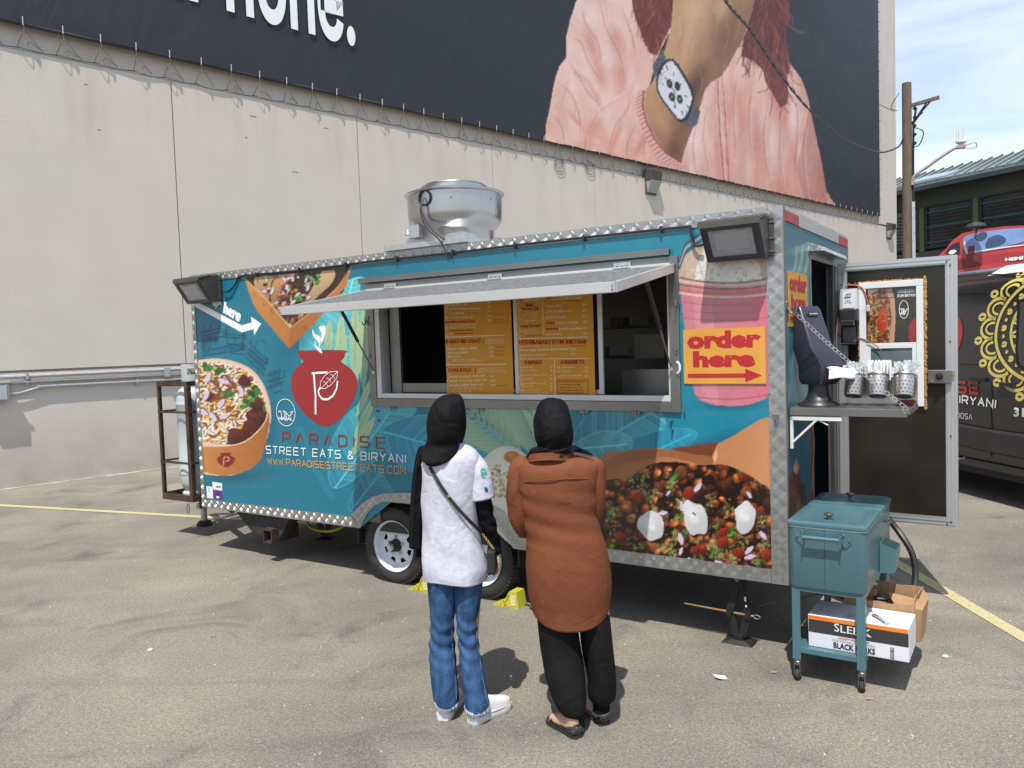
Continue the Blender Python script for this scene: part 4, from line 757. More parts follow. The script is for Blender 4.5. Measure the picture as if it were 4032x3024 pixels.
# ---- serving window ------------------------------------------------------------
b = B(); X0, X1, Z0, Z1 = WX0, WX1, WZ0, WZ1
b.box(X0, X0+.065, -.022, .03, Z0, Z1); b.box(X1-.065, X1, -.022, .03, Z0, Z1); b.box(X0+.066, X1-.066, -.021, .03, Z0, Z0+.065); b.box(X0+.066, X1-.066, -.021, .03, Z1-.055, Z1); b.build('window_frame', STEEL, trailer, bevel=.002)
b = B(); b.box(X0-.07, X1-.05, -.035, -.005, Z1+.035, Z1+.05); b.box(X0-.07, X1-.05, -.037, -.031, Z1+.01, Z1+.035); b.build('rain_rail', STEEL, trailer, bevel=.001)
ALU = M('white_aluminium', (.60, .61, .62), .38, .3, var=.05); b = B()
ix0, ix1, iz0, iz1 = X0+.067, X1-.067, Z0+.067, Z1-.057
b.box(ix0, ix0+.05, -.012, .10, iz0, iz1); b.box(ix1-.012, ix1, -.012, .10, iz0, iz1); b.box(ix0+.05, ix1-.012, -.010, .03, iz0, iz0+.038)
for k, (h, y) in enumerate(((.030, .03), (.024, .055), (.018, .08))): b.box(ix0+.05, ix1-.012, y+.001, y+.024, iz0, iz0+h)
b.box(ix0+.05, ix1-.012, .0, .10, iz1-.03, iz1); b.build('sliding_track', ALU, trailer, bevel=.0015)
def sash(x0, x1, y, glass=True):
    b = B(); w = .032; z0, z1 = iz0+.04, iz1-.03; b.box(x0, x0+w, y, y+.02, z0, z1); b.box(x1-w, x1, y, y+.02, z0, z1); b.box(x0+w, x1-w, y, y+.02, z0, z0+.03); b.box(x0+w, x1-w, y, y+.02, z1-.03, z1)
    o = b.build('window_sash', ALU, trailer, bevel=.0015); return o
GLS = M('window_glass', (.02, .022, .025), .05, coat=1., spec=.8, var=.02)
for x0, x1, y in ((-1.93, -1.22, .055), (-2.56, -1.90, .08)):
    o = sash(x0, x1, y); b = B(); b.box(x0+.033, x1-.033, y+.008, y+.012, iz0+.07, iz1-.06); b.build('pane', GLS, o)
for x in (-3.13,): 
    b = B(); b.box(x, x+.10, .07, .10, iz0+.03, iz1-.03); b.box(x+.10, -2.5, .082, .1, iz0+.04, iz0+.115); b.build('window_sash', STEEL, trailer, bevel=.002)
for x in (-3.055, -1.28-.05, -.95, -2.2):
    b = B(); xx, zz = x, Z0-.012; b.box(xx-.03, xx+.03, -.03, -.02, zz-.002, zz+.012); b.cyl((xx, -.036, zz+.012), (xx, -.036, zz-.028), .006, n=6); b.build('window_catch', STEEL, trailer)
# hatch
HY, HZ, FY, FZ = -.035, 2.395, -.905, 2.238; HX0, HX1 = -3.30, -.66
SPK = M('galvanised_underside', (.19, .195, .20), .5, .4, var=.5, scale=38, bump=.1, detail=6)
RAILM = M('bright_aluminium', (.66, .67, .68), .32, .55, var=.05, scale=3, stretch=(.3, 1, 1))
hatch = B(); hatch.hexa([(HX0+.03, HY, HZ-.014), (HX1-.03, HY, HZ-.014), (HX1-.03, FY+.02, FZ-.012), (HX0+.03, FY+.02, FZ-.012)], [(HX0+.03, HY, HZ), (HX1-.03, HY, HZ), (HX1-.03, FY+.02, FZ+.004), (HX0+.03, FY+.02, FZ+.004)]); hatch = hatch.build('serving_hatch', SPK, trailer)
b = B(); b.hexa([(HX0, FY-.004, FZ-.046), (HX1, FY-.004, FZ-.046), (HX1, FY+.022, FZ-.044), (HX0, FY+.022, FZ-.044)], [(HX0, FY-.01, FZ+.012), (HX1, FY-.01, FZ+.012), (HX1, FY+.022, FZ+.014), (HX0, FY+.022, FZ+.014)]); b.box(HX0+.03, HX1-.03, FY+.023, FY+.05, FZ-.046, FZ-.030); b.build('front_rail', RAILM, hatch, bevel=.002)
for x in (HX0, HX1-.028):
    b = B(); b.hexa([(x, FY+.023, FZ-.046), (x+.028, FY+.023, FZ-.046), (x+.028, HY, HZ-.05), (x, HY, HZ-.05)], [(x, FY+.023, FZ+.012), (x+.028, FY+.023, FZ+.012), (x+.028, HY, HZ+.006), (x, HY, HZ+.006)]); b.build('side_rail', RAILM, hatch, bevel=.002)
b = B(); b.box(HX0+.03, HX1-.03, HY-.004, HY+.0125, HZ-.03, HZ+.014); b.build('hinge_rail', RAILM, hatch, bevel=.001)
b = B()
for x in (HX1-.012, HX0+.012):
    for dz in (.0, .02): b.lathe([(.006, FY-.007), (.004, FY-.012), (.0005, FY-.0125)], (x, 0, FZ-.03+dz), 6, 'y')
b.build('bolt', STEEL, hatch, kind='stuff')
for x in (-3.02, -2.02, -1.02):
    b = B(); b.box(x-.06, x+.06, -.030, -.023, WZ1-.05, WZ1-.012); b.box(x-.045, x+.045, -.045, -.022, HZ+.003, HZ+.014)
    for k in (-1, 0, 1): b.lathe([(.008, -.031), (.006, -.037), (.0005, -.038)], (x+k*.035, 0, WZ1-.03), 8, 'y')
    b.cyl((x-.06, -.04, HZ+.006), (x+.06, -.04, HZ+.006), .007, n=6); b.build('hinge', GALV, hatch)
BLK = M('black_plastic', (.018, .018, .02), .4, var=.2, scale=20)
def strut(p, q):
    p, q = Vector(p), Vector(q); b = B(); m_ = p.lerp(q, .55); b.cyl(p, m_, .0135, n=10); s_ = b.build('gas_strut', BLK, trailer, smooth=True); b = B(); b.cyl(m_, q, .006, n=8); b.build('piston_rod', STEEL, s_, smooth=True); b = B(); b.box(q.x-.012, q.x+.012, q.y-.012, q.y+.02, q.z-.012, q.z+.012); b.box(p.x-.012, p.x+.012, p.y-.012, p.y+.014, p.z-.012, p.z+.018); b.build('strut_bracket', GALV, s_)
strut((-.70, -.40, 2.295), (-.70, -.02, 1.74)); strut((-3.235, -.40, 2.295), (-3.235, -.02, 1.74))
# frame details: hooks, screws, white handle
for x, z in ((Pt(2670, 1180)[0], Pt(2670, 1185)[2]), (Pt(1453, 1262)[0], Pt(1453, 1262)[2])):
    b = B(); b.rrect([(-.018, .018, -.035, .035, 0, .016), (-.018, .018, -.035, .035, .006, .016)], 4); b.v = [(x+p[0], -.0225-p[2], z+p[1]) for p in b.v]; b.tube(curve([(x, -.03, z+.005), (x, -.05, z-.03), (x, -.07, z-.035), (x, -.08, z-.01)], 3), .005, 6); b.build('coat_hook', STEEL, trailer, smooth=True)
b = B()
for px, py in ((2669, 1378), (2669, 1391), (1464, 1396), (1465, 1405), (2645, 1657), (2650, 1692), (1490, 1618), (1494, 1654)):
    x, y, z = Pt(px, py); b.lathe([(.009, -.003 if py > 1600 else -.022), (.007, -.03), (.0005, -.031)], (x, 0, z), 8, 'y')
b.build('screw', STEEL, trailer, kind='stuff')
x, _, z = Pt(2681, 1447); b = B(); b.tube(curve([(x-.012, -.005, z+.035), (x-.012, -.03, z+.035), (x+.004, -.034, z+.02), (x+.004, -.034, z-.02), (x-.012, -.03, z-.035), (x-.012, -.005, z-.035)], 3), .007, 6); b.build('white_handle', M('white_plastic', (.75, .75, .74), .4), trailer, smooth=True)
b = B(); b.tube(curve([(WX1+.02, -.02, 1.50), (WX1+.03, -.03, 1.48)], 2), .006, 5); b.build('snap_clip', STEEL, trailer)
# ---- interior ------------------------------------------------------------------
b = B(); b.box(-5.3, -.3, TWD-.06, TWD-.045, ZB+.06, ZT-.02); b.build('interior_back_wall', INS, trailer)
CTR = M('counter_steel', (.22, .21, .20), .35, .5, var=.12)
b = B(); b.box(-1.25, -.30, .12, .42, 1.30, 1.37); b.box(-1.25, -.30, .42, .44, 1.30, 1.72); b.build('counter', CTR, trailer)
b = B(); b.box(-3.2, -2.3, .6, .62, 1.2, 1.6); b.build('fryer_back', DARK, trailer)
b = B()
for z in (2.03, 1.78): b.box(-1.9, -.2, 1.1, 1.5, z, z+.02)
b.build('shelf', INS, trailer)
rr2 = random.Random(4); SHM = [M('shelf_box_grey', (.16, .16, .17), .8), M('shelf_box_brown', (.18, .13, .08), .8), M('shelf_pan', (.45, .45, .45), .35, .7)]
for k in range(10):
    x = -1.85+k*.16; z = 2.05 if k % 2 else 1.80; b = B(); h = rr2.uniform(.06, .16)
    if k % 3: b.box(x, x+rr2.uniform(.08, .14), 1.15, 1.3, z, z+h)
    else: b.lathe([(.05, z), (.06, z+h)], (x+.05, 1.22, 0), 12)
    b.build('kitchen_item', SHM[k % 3], trailer)
PAP = M('receipt_paper', (.70, .70, .68), .8, var=.04); NOTE = M('taped_notes', (.45, .42, .36), .9)
b = B(); b.box(-1.45, -1.2, 1.09, 1.095, 1.78, 1.97); b.box(-1.2, -1.0, .98, .985, 1.50, 1.70); b.box(-1.15, -.95, 1.085, 1.09, 2.06, 2.25); b.build('taped_notice', NOTE, trailer)
sp = thing('order_spike', 'metal spike holding curled white order slips inside the right window opening', 'order spike', tuple(TO+TN*.25-TA*(-.98)+np.array([0, 0, 1.372])), TR_)
b = B(); b.lathe([(.05, 0), (.045, .008)], n=14); b.cyl((0, 0, .008), (0, 0, .24), .0022, n=5); b.build('spike', STEEL, sp)
b = B()
for k in range(4):
    n_ = 7; V = [];
    for i in range(n_+1):
        t = i/n_-.5; V.append((t*.20, .012*k+.05*t*t, .03+.008*k+.16*t*t*(1 if t > 0 else .3)+.004*k))
    for i in range(n_): b.add([(V[i][0], -.045, V[i][2]), (V[i+1][0], -.045, V[i+1][2]), (V[i+1][0]+.01, .045, V[i+1][2]+.004), (V[i][0]+.01, .045, V[i][2]+.004)], [(0, 1, 2, 3)])
b.build('order_slips', PAP, sp, smooth=True)
# ---- roof fan ------------------------------------------------------------------
SPUN = M('spun_aluminium', (.44, .44, .44), .27, .92, var=.10, scale=2.2, stretch=(2.5, 2.5, .2), bump=.06, bscale=12)
FX, FYc, FR = -2.60, .30, .378; FK = FR/.485
b = B(); b.lathe([(r_*FK, h_*.8) for r_, h_ in [(.385, 0), (.388, .12), (.40, .145), (.445, .18), (.47, .225), (.477, .28), (.477, .47), (.50, .477), (.507, .486), (.50, .494), (.36, .512)]], (FX, FYc, ZT+.045), 64, caps=False)
fan = b.build('exhaust_fan', SPUN, trailer, smooth=True, angle=50)
b = B(); b.lathe([(r_*FK, h_*.8) for r_, h_ in [(.37, .505), (.368, .53), (.34, .56), (.325, .572), (.30, .576), (.295, .59), (.25, .594), (.0005, .596)]], (FX, FYc, ZT+.045), 48, caps=False); b.build('fan_cap', SPUN, fan, smooth=True)
b = B(); b.box(FX-.46, FX+.34, FYc-.34, FYc+.34, ZT+.013, ZT+.055); b.box(FX-.28, FX+.28, FYc-.28, FYc+.28, ZT+.056, ZT+.10); b.build('roof_curb', GALV, fan, bevel=.003)
an = math.radians(-90); c_, s_ = math.cos(an), math.sin(an); hz = ZT+.045+.325
b = B(); cx, cy = FX+c_*.362, FYc+s_*.362; rs = []
for rad, o in ((.062, -.01), (.062, .018), (.048, .020), (.046, .004)):
    rs.append([(cx+c_*o-s_*rad*math.cos(a), cy+s_*o+c_*rad*math.cos(a), hz+rad*math.sin(a)) for a in np.linspace(0, 2*math.pi, 20, endpoint=False)])
b.rings(rs, False, True); b.build('cable_port', BLK, fan, smooth=True, angle=30)
for w_, h_, da, dz, m in ((.045, .10, .645, .34, M('faded_sticker', (.16, .13, .12), .6)), (.09, .038, .44, .285, M('faded_sticker', (.16, .13, .12), .6)), (.12, .075, .36, .345, M('silver_sticker', (.5, .5, .47), .5))):
    a0 = an+da; b = B(); R_ = .3675
    for k in range(4):
        a1, a2 = a0+k*w_/R_/4, a0+(k+1)*w_/R_/4; b.quad((FX+R_*math.cos(a1), FYc+R_*math.sin(a1), ZT+.045+dz-h_/2), (FX+R_*math.cos(a2), FYc+R_*math.sin(a2), ZT+.045+dz-h_/2), (FX+R_*math.cos(a2), FYc+R_*math.sin(a2), ZT+.045+dz+h_/2), (FX+R_*math.cos(a1), FYc+R_*math.sin(a1), ZT+.045+dz+h_/2))
    b.build('sticker', m, fan)
b = B()
for a in (-2.0, -1.0, -.1):
    b.lathe([(.011, 0), (.008, .012)], (FX+.366*math.cos(a), FYc+.366*math.sin(a), ZT+.045+.31), 6)
for a in (-1.75, -.95, -.2):
    for z in (.05, .085): b.lathe([(.009, 0), (.007, .01)], (FX+.267*math.cos(a), FYc+.267*math.sin(a), ZT+.045+z), 6)
b.build('fan_bolt', STEEL, fan, kind='stuff')
CBL = M('grey_cable', (.05, .05, .055), .5)
b = B(); b.tube(curve([(cx+c_*.02, cy+s_*.02, hz), (cx+.0, cy-.06, hz-.08), (cx+.03, cy-.03, hz-.2), (cx+.12, cy+.0, hz-.30), (cx+.18, cy+.06, hz-.36), (cx+.17, cy+.05, hz-.46)], 5), .0055, 5); b.tube(curve([(cx+c_*.02, cy+s_*.02, hz), (cx-.01, cy-.06, hz-.09), (cx+.015, cy-.03, hz-.22), (cx+.10, cy+.0, hz-.31), (cx+.13, cy+.03, hz-.38), (cx+.15, cy+.05, hz-.46)], 5), .0055, 5); b.build('fan_cable', CBL, fan, smooth=True)
x_, y_, z_ = FX-.2, FYc-.31, ZT+.12; b = B(); b.box(x_, x_+.1, y_-.03, y_+.06, z_-.03, z_+.07); b.lathe([(.03, 0), (.02, .04)], (x_-.03, y_, z_), 8); b.build('damper_bracket', GALV, fan, bevel=.003)
# ---- floodlights -----------------------------------------------------------------
HOUS = M('bronze_aluminium', (.075, .068, .06), .42, .35, var=.12, scale=9); FLENS = M('flood_glass', (.30, .32, .36), .18, var=.25, scale=18, stretch=(.4, 1, 4), bump=.25, bscale=60, coat=.6); RFL = M('flood_bezel', (.05, .055, .065), .3, .3, coat=.4)
def flood(cx, zt, w=.40, dep=.25, h=.26):
    x0, x1 = cx-w/2, cx+w/2
    # housing: box whose face tips towards the ground
    top = [(x0, -.02), (x0, -.10)]; b = B()
    bk0, ft, fb = -.022, -dep, -dep*.62
    b.hexa([(x0, bk0-.09, zt-h), (x1, bk0-.09, zt-h), (x1, bk0, zt-h+.01), (x0, bk0, zt-h+.01)], [(x0, ft, zt-.06), (x1, ft, zt-.06), (x1, bk0, zt), (x0, bk0, zt)])
    o = b.build('floodlight', HOUS, trailer, bevel=.006)
    # visor
    b = B(); b.hexa([(x0-.006, ft-.012, zt-.075), (x1+.006, ft-.012, zt-.075), (x1+.006, ft+.004, zt-.055), (x0-.006, ft+.004, zt-.055)], [(x0-.006, ft-.005, zt-.03), (x1+.006, ft-.005, zt-.03), (x1+.006, bk0-.02, zt+.008), (x0-.006, bk0-.02, zt+.008)]); b.build('visor', HOUS, o, bevel=.004)
    # face plane
    A = np.array([0, ft, zt-.062]); Bt = np.array([0, bk0-.09, zt-h+.002]); d = Bt-A; L = np.linalg.norm(d); d /= L; nn = np.array([0, d[2], -d[1]]); nn = nn if nn[1] < 0 else -nn
    def fp(x, t, o_): p = A+d*(t*L)+nn*o_; return (x, p[1], p[2])
    b = B(); q = [(x0+.008, .03), (x1-.008, .03), (x1-.008, .97), (x0+.008, .97)]; i_ = [(x0+.045, .13), (x1-.045, .13), (x1-.045, .86), (x0+.045, .86)]
    for k in range(4):
        a_, c2 = q[k], q[(k+1) % 4]; e, g = i_[k], i_[(k+1) % 4]; b.hexa([fp(*a_, .001), fp(*c2, .001), fp(*g, .001), fp(*e, .001)], [fp(*a_, .012), fp(*c2, .012), fp(*g, .008), fp(*e, .008)])
    b.build('bezel', RFL, o, bevel=.002)
    b = B(); b.quad(fp(x0+.046, .135, .002), fp(x0+.046, .855, .002), fp(x1-.046, .855, .002), fp(x1-.046, .135, .002)); b.build('lens', FLENS, o)
    b = B(); b.quad(fp(x0+.075, .2, .0035), fp(x0+.075, .68, .0035), fp(x1-.075, .68, .0035), fp(x1-.075, .2, .0035)); b.build('led_panel', M('led_reflector', (.42, .42, .45), .3, .3, var=.06, scale=80, stretch=(1, 1, 6)), o)
    b = B(); b.box(x1-.001, x1+.02, -.04, -.004, zt-h+.02, zt-.02); b.box(x0-.02, x0+.001, -.04, -.004, zt-h+.02, zt-.02)
    for z in (zt-.05, zt-h*.55, zt-h+.04): b.cyl((x1, -.035, z), (x1+.03, -.035, z), .009, n=8)
    b.build('mount', HOUS, o, bevel=.003)
flood(-.247, 2.64, .35); flood(-5.30, 2.665, .36)
# black cable clipped along the top
cb = [(-5.06, -.035, 2.50), (-4.98, -.03, 2.50), (-4.90, -.018, 2.56), (-4.86, -.016, 2.615), (-4.78, -.016, 2.63)]
for x in np.arange(-4.5, -.9, .42): cb.append((x, -.016, 2.632-.012*random.random()))
cb += [(-.62, -.016, 2.625), (-.56, -.02, 2.62), (-.545, -.025, 2.56), (-.52, -.03, 2.50), (-.47, -.04, 2.50)]
b = B(); b.tube(curve(cb, 5), .0085, 6); b.build('lighting_cable', BLK, trailer, smooth=True)
for x in np.arange(-4.6, -.7, .55):
    b = B(); b.box(x-.008, x+.008, -.028, -.005, 2.605, 2.645); b.build('cable_clip', BLK, trailer)
# ---- wheels --------------------------------------------------------------------
TYR = M('tyre_rubber', (.022, .021, .020), .75, var=.25, scale=18, bump=.3, bscale=70, dirt=.25); RIM = M('white_rim', (.62, .66, .70), .35, coat=.3, var=.05, dirt=.15)
def wheel(x):
    hub = (x, .05, .31); R = .32; wd = .20
    prof = [(.205, .005), (.235, -.018), (.275, -.022), (.303, -.008), (.316, .02), (R, .05), (R, .15), (.31, .185), (.205, .19)]
    b = B(); b.lathe([(a, c) for a, c in prof], hub, 48, 'y', caps=False); w_ = b.build('wheel', TYR, trailer, smooth=True, angle=60)
    b = B()
    for k in range(60):
        a = k*2*math.pi/60
        for y0, y1, sh in ((-.008, .045, 0), (.06, .10, .05), (.12, .17, 0)):
            for s_ in (0, 1):
                pass
            a0, a1 = a+sh+.006, a+sh+.072; P = [(hub[0]+rr*math.cos(t), hub[1]+y, hub[2]+rr*math.sin(t)) for rr in ((.317 if y0 > 0 else .300), .327 if y0 > 0 else .318) for t, y in ((a0, y0), (a1, y0), (a1, y1), (a0, y1))]; b.hexa(P[:4], P[4:])
    b.build('tread_block', TYR, w_, kind='stuff')
    b = B(); b.lathe([(.212, -.014), (.212, -.004), (.20, .0), (.190, .02), (.178, .045), (.172, .05)], hub, 48, 'y', caps=False)
    # disc with eight triangular openings
    yD = hub[1]+.048; n = 8; ring = lambda rad, y=yD, k=64: [(hub[0]+rad*math.cos(t*2*math.pi/k), y, hub[2]+rad*math.sin(t*2*math.pi/k)) for t in range(k)]
    r0, r1, r2, r3 = .055, .104, .150, .173
    A_, B1, C1, D1 = ring(r0, yD-.018), ring(r1, yD-.012), ring(r2, yD-.004), ring(r3, yD+.004); b.add(A_+B1+C1+D1, [])
    base = len(b.v)-256
    for t in range(64):
        u = (t+1) % 64
        b.f.append((base+t, base+u, base+64+u, base+64+t)); b.f.append((base+128+t, base+128+u, base+192+u, base+192+t)); b.mi += [0, 0]
        k = t % 8
        # opening is wide outside and narrow inside
        if k in (0, 1, 6, 7): b.f.append((base+64+t, base+64+u, base+128+u, base+128+t)); b.mi.append(0)
        elif k in (2,): b.f.append((base+64+t, base+64+u, base+128+t)); b.mi.append(0)
        elif k in (5,): b.f.append((base+64+t, base+64+u, base+128+u)); b.mi.append(0)
        elif k in (3, 4): 
            m1 = tuple((np.array(b.v[base+64+t])*.75+np.array(b.v[base+128+t])*.25)); m2 = tuple((np.array(b.v[base+64+u])*.75+np.array(b.v[base+128+u])*.25)); i_ = len(b.v); b.v += [m1, m2]; b.f.append((base+64+t, base+64+u, i_+1, i_)); b.mi.append(0)
    b.build('rim', RIM, w_, smooth=True, angle=25)
    b = B(); b.lathe([(.17, .09), (.0005, .09)], hub, 24, 'y'); b.build('brake_drum', SUBF, w_)
    b = B(); b.lathe([(.056, .028), (.050, .0), (.040, -.012), (.036, -.04)], hub, 20, 'y', caps=False); b.build('hub', SUBF, w_, smooth=True)
    b = B(); b.lathe([(.030, -.02), (.030, -.055), (.024, -.066), (.0005, -.068)], (hub[0], hub[1], hub[2]), 16, 'y'); b.build('grease_cap', GALV, w_, smooth=True)
    for k in range(5):
        a = k*2*math.pi/5+.3; b = B(); b.lathe([(.012, .034), (.011, .012), (.006, .005), (.0005, .004)], (hub[0]+.073*math.cos(a), hub[1], hub[2]+.073*math.sin(a)), 8, 'y'); b.build('lug_nut', GALV, w_, smooth=True)
for x in (-3.16, -2.31): wheel(x)
WELL = M('wheel_well_black', (.012, .012, .012), .8)
b = B(); b.box(-3.52, -1.93, .34, .36, .2, .8); b.box(-3.52, -1.93, .02, .34, .70, .72); b.box(-3.54, -3.52, .02, .36, .3, .72); b.box(-1.94, -1.92, .02, .36, .3, .72); b.build('wheel_well', WELL, trailer)
b = B(); b.box(-5.5, -.1, .45, .51, .33, ZB-.02); b.box(-5.5, -.1, 1.75, 1.81, .30, ZB-.02)
for x in np.arange(-5.4, -.2, .6): b.box(x, x+.05, .51, 1.75, .36, ZB-.02)
b.cyl((-3.16, .2, .31), (-3.16, 1.8, .31), .04, n=10); b.cyl((-2.31, .2, .31), (-2.31, 1.8, .31), .04, n=10); b.build('chassis', SUBF, trailer)
b = B(); b.hexa([(-4.95, .06, .25), (-4.55, .06, .23), (-4.55, .16, .23), (-4.95, .16, .25)], [(-5.15, .05, ZB-.01), (-4.4, .05, ZB-.01), (-4.4, .2, ZB-.01), (-5.15, .2, ZB-.01)]); b.build('step_gusset', SUBF, trailer)
RUST = M('rusty_steel', (.055, .035, .026), .75, .3, var=.4, scale=14, bump=.2)
b = B(); x, z = -4.63, .20
for a0, a1, c0, c1 in ((x-.06, x+.06, z+.10, z+.115), (x-.06, x+.06, z-.015, z), (x-.06, x-.047, z, z+.10), (x+.047, x+.06, z, z+.10)): b.box(a0, a1, -.02, .3, c0, c1)
b.build('step_socket', RUST, trailer)
# ================================================================ lettering and emblems on the wrap
def inkm(name, c, k=.70, rough=.35): return M(name, tuple(s2l(c)*k), rough, var=.03, scale=3, coat=.2)
RED = inkm('red_ink', (168, 44, 50)); WINK = inkm('white_ink', (250, 252, 252), .8); GOLD = inkm('gold_ink', (240, 176, 92)); 
def P0(x, y, v=-.006): return Pt(x, y, v)
def wide(b, pts, w, f, cap=True):
    """a stroke of even width laid flat; f maps (x,y) to 3D"""
    P = [np.array(p, float) for p in pts]; L, R = [], []
    for i, p in enumerate(P):
        a = P[max(i-1, 0)]; c = P[min(i+1, len(P)-1)]; d = c-a; d = d/(np.linalg.norm(d)+1e-9)
        if 0 < i < len(P)-1:
            d1 = (p-a)/(np.linalg.norm(p-a)+1e-9); d2 = (c-p)/(np.linalg.norm(c-p)+1e-9); t = d1+d2
            if np.linalg.norm(t) < .2: t = d1
            t /= np.linalg.norm(t); k = 1/max(.5, abs(t@d1)); d = t
        else: k = 1
        n = np.array([-d[1], d[0]])*w/2*k; L.append(p+n); R.append(p-n)
    n = len(P); b.add([f(*q) for q in L]+[f(*q) for q in R], [(i, i+1, n+i+1, n+i) for i in range(n-1)])
GL = {'P': [[(0, 1), (0, 0), (.62, 0), (.75, .1), (.75, .45), (.62, .55), (.1, .55)]], 'A': [[(0, 1), (.38, 0), (.76, 1)]], 'R': [[(0, 1), (0, 0), (.62, 0), (.75, .1), (.75, .45), (.62, .55), (.12, .55)], [(.4, .55), (.78, 1)]],
 'D': [[(0, 0), (.55, 0), (.75, .18), (.75, .82), (.55, 1), (0, 1), (0, 0)]], 'I': [[(0, 0), (0, 1)]], 'S': [[(.75, 0), (.12, 0), (0, .1), (0, .42), (.12, .5), (.63, .5), (.75, .6), (.75, .9), (.63, 1), (0, 1)]],
 'E': [[(.75, 0), (.0, 0), (0, 1), (.75, 1)], [(.1, .5), (.68, .5)]], 'T': [[(0, 0), (.76, 0)], [(.38, 0), (.38, 1)]], 'B': [[(0, 0), (.62, 0), (.72, .12), (.72, .4), (.62, .5), (.0, .5)], [(.62, .5), (.75, .62), (.75, .88), (.62, 1), (0, 1), (0, 0)]],
 'Y': [[(0, 0), (.38, .5), (.76, 0)], [(.38, .5), (.38, 1)]], 'N': [[(0, 1), (0, 0), (.75, 1), (.75, 0)]], 'W': [[(0, 0), (.2, 1), (.42, .25), (.64, 1), (.84, 0)]], 'O': [[(.12, 0), (.63, 0), (.75, .1), (.75, .9), (.63, 1), (.12, 1), (0, .9), (0, .1), (.12, 0)]],
 'C': [[(.75, 0), (.12, 0), (0, .1), (0, .9), (.12, 1), (.75, 1)]], 'M': [[(0, 1), (0, 0), (.4, .6), (.8, 0), (.8, 1)]], '.': [[(0, .9), (0, 1)]], '&': [[(.75, 1), (.15, .3), (.15, .08), (.3, 0), (.5, .1), (.5, .25), (.05, .65), (.05, .9), (.2, 1), (.45, 1), (.75, .6)]], 'a': [[(0, 1), (.38, 0), (.76, 1)], [(.17, .62), (.6, .62)]], ' ': [], 'H': [[(0, 0), (0, 1)], [(.75, 0), (.75, 1)], [(0, .5), (.75, .5)]], 'L': [[(0, 0), (0, 1), (.7, 1)]]}
def stroked(b, s, quad, w, f, gap=.34):
    """lettering drawn in even strokes; quad TL TR BR BL in plane coordinates, w stroke width in those units"""
    x = 0; items = []
    for ch in s:
        wd = {'I': 0., '.': .1, ' ': .35, 'W': .84, 'M': .8}.get(ch, .76); items.append((x, GL[ch])); x += wd+gap
    T = x-gap; tl, tr, br, bl = [np.array(q, float) for q in quad]
    for x0, st in items:
        for l in st:
            Q = []
            for px, py in l:
                a = (x0+px)/T; Q.append(tuple((tl*(1-a)+tr*a)*(1-py)+(bl*(1-a)+br*a)*py))
            wide(b, Q, w, f)
plane = lambda q: (q[0], -.007, q[1]); fpl = lambda x, z: (x, -.007, z)
def pz(x, y, v=-.007): p = Pt(x, y, v); return (p[0], p[2])
def quadpz(*q): return [pz(*p) for p in q]
b = B(); stroked(b, 'PARADISE', quadpz((1111, 1701), (1515, 1725), (1515, 1766), (1111, 1741)), .0125, fpl, .62); b.build('lettering', RED, trailer)
b = B(); stroked(b, 'STREET EaTS & BIRYaNI', quadpz((1048, 1756), (1597, 1791), (1597, 1822), (1048, 1784)), .0095, fpl, .36); b.build('lettering', WINK, trailer)
b = B(); stroked(b, 'WWW.PaRaDISESTREETEaTS.COM', quadpz((1053, 1804), (1597, 1839), (1597, 1867), (1057, 1827)), .0078, fpl, .3); b.build('lettering', GOLD, trailer)
pot = [(1181, 1380), (1353, 1379), (1358, 1392), (1355, 1407), (1343, 1421), (1352, 1432), (1385, 1456), (1407, 1500), (1401, 1551), (1372, 1608), (1328, 1658), (1280, 1679), (1233, 1658), (1182, 1608), (1151, 1551), (1146, 1500), (1157, 1462), (1184, 1434), (1194, 1422), (1180, 1408), (1177, 1392)]
def flat(name, pts, m, parent, lay=0, sm=3, v0=-.0035, th=.001):
    P = smooth_poly(pts, sm) if sm > 1 else pts; b = B(); y = v0-lay*.0006; Q = [Pt(x, yy, y) for x, yy in P]; b.prism(Q, lambda p: (p[0], y-th*.3, p[2]), lambda p: (p[0], y+.0005, p[2])); return b.build(name, m, parent)
flat('pot_emblem', pot, RED, trailer)
zc = lambda l: [(600+.633*x, 1000+.633*y) for x, y in l]
flat('steam_mark', zc([(1035, 455), (1074, 450), (1078, 488), (1064, 535), (1042, 572), (1032, 577), (1048, 530), (1052, 495)]), WINK, trailer, 2)
flat('steam_mark', zc([(995, 468), (1010, 498), (1040, 512), (1050, 540), (1046, 562), (1020, 534), (1000, 512)]), WINK, trailer, 2)
flat('steam_mark', zc([(1016, 540), (1018, 572), (1046, 588), (1055, 619), (1022, 594), (1010, 562)]), WINK, trailer, 2)
b = B(); f_ = lambda x, z: (x, -.0085, z)
wide(b, [pz(*p) for p in [(1236, 1468), (1243, 1560), (1243, 1632)]], .021, f_); wide(b, [pz(*p) for p in [(1228, 1470), (1255, 1468), (1290, 1466)]], .018, f_)
wide(b, [pz(*p) for p in [(1330, 1500), (1326, 1530), (1312, 1558), (1292, 1572), (1272, 1572), (1258, 1558), (1254, 1540), (1262, 1524)]], .018, f_)
lf = [(1331, 1462), (1300, 1464), (1278, 1480), (1262, 1505), (1262, 1530), (1280, 1530), (1305, 1515), (1326, 1490), (1331, 1462)]
wide(b, [pz(*p) for p in lf], .005, f_); wide(b, [pz(*p) for p in [(1331, 1462), (1262, 1532)]], .005, f_)
for t in (.25, .45, .65): x, y = 1331-69*t, 1462+70*t; wide(b, [pz(x, y), pz(x-14, y-6)], .004, f_); wide(b, [pz(x, y), pz(x+4, y+14)], .004, f_)
b.build('letter_mark', WINK, trailer)
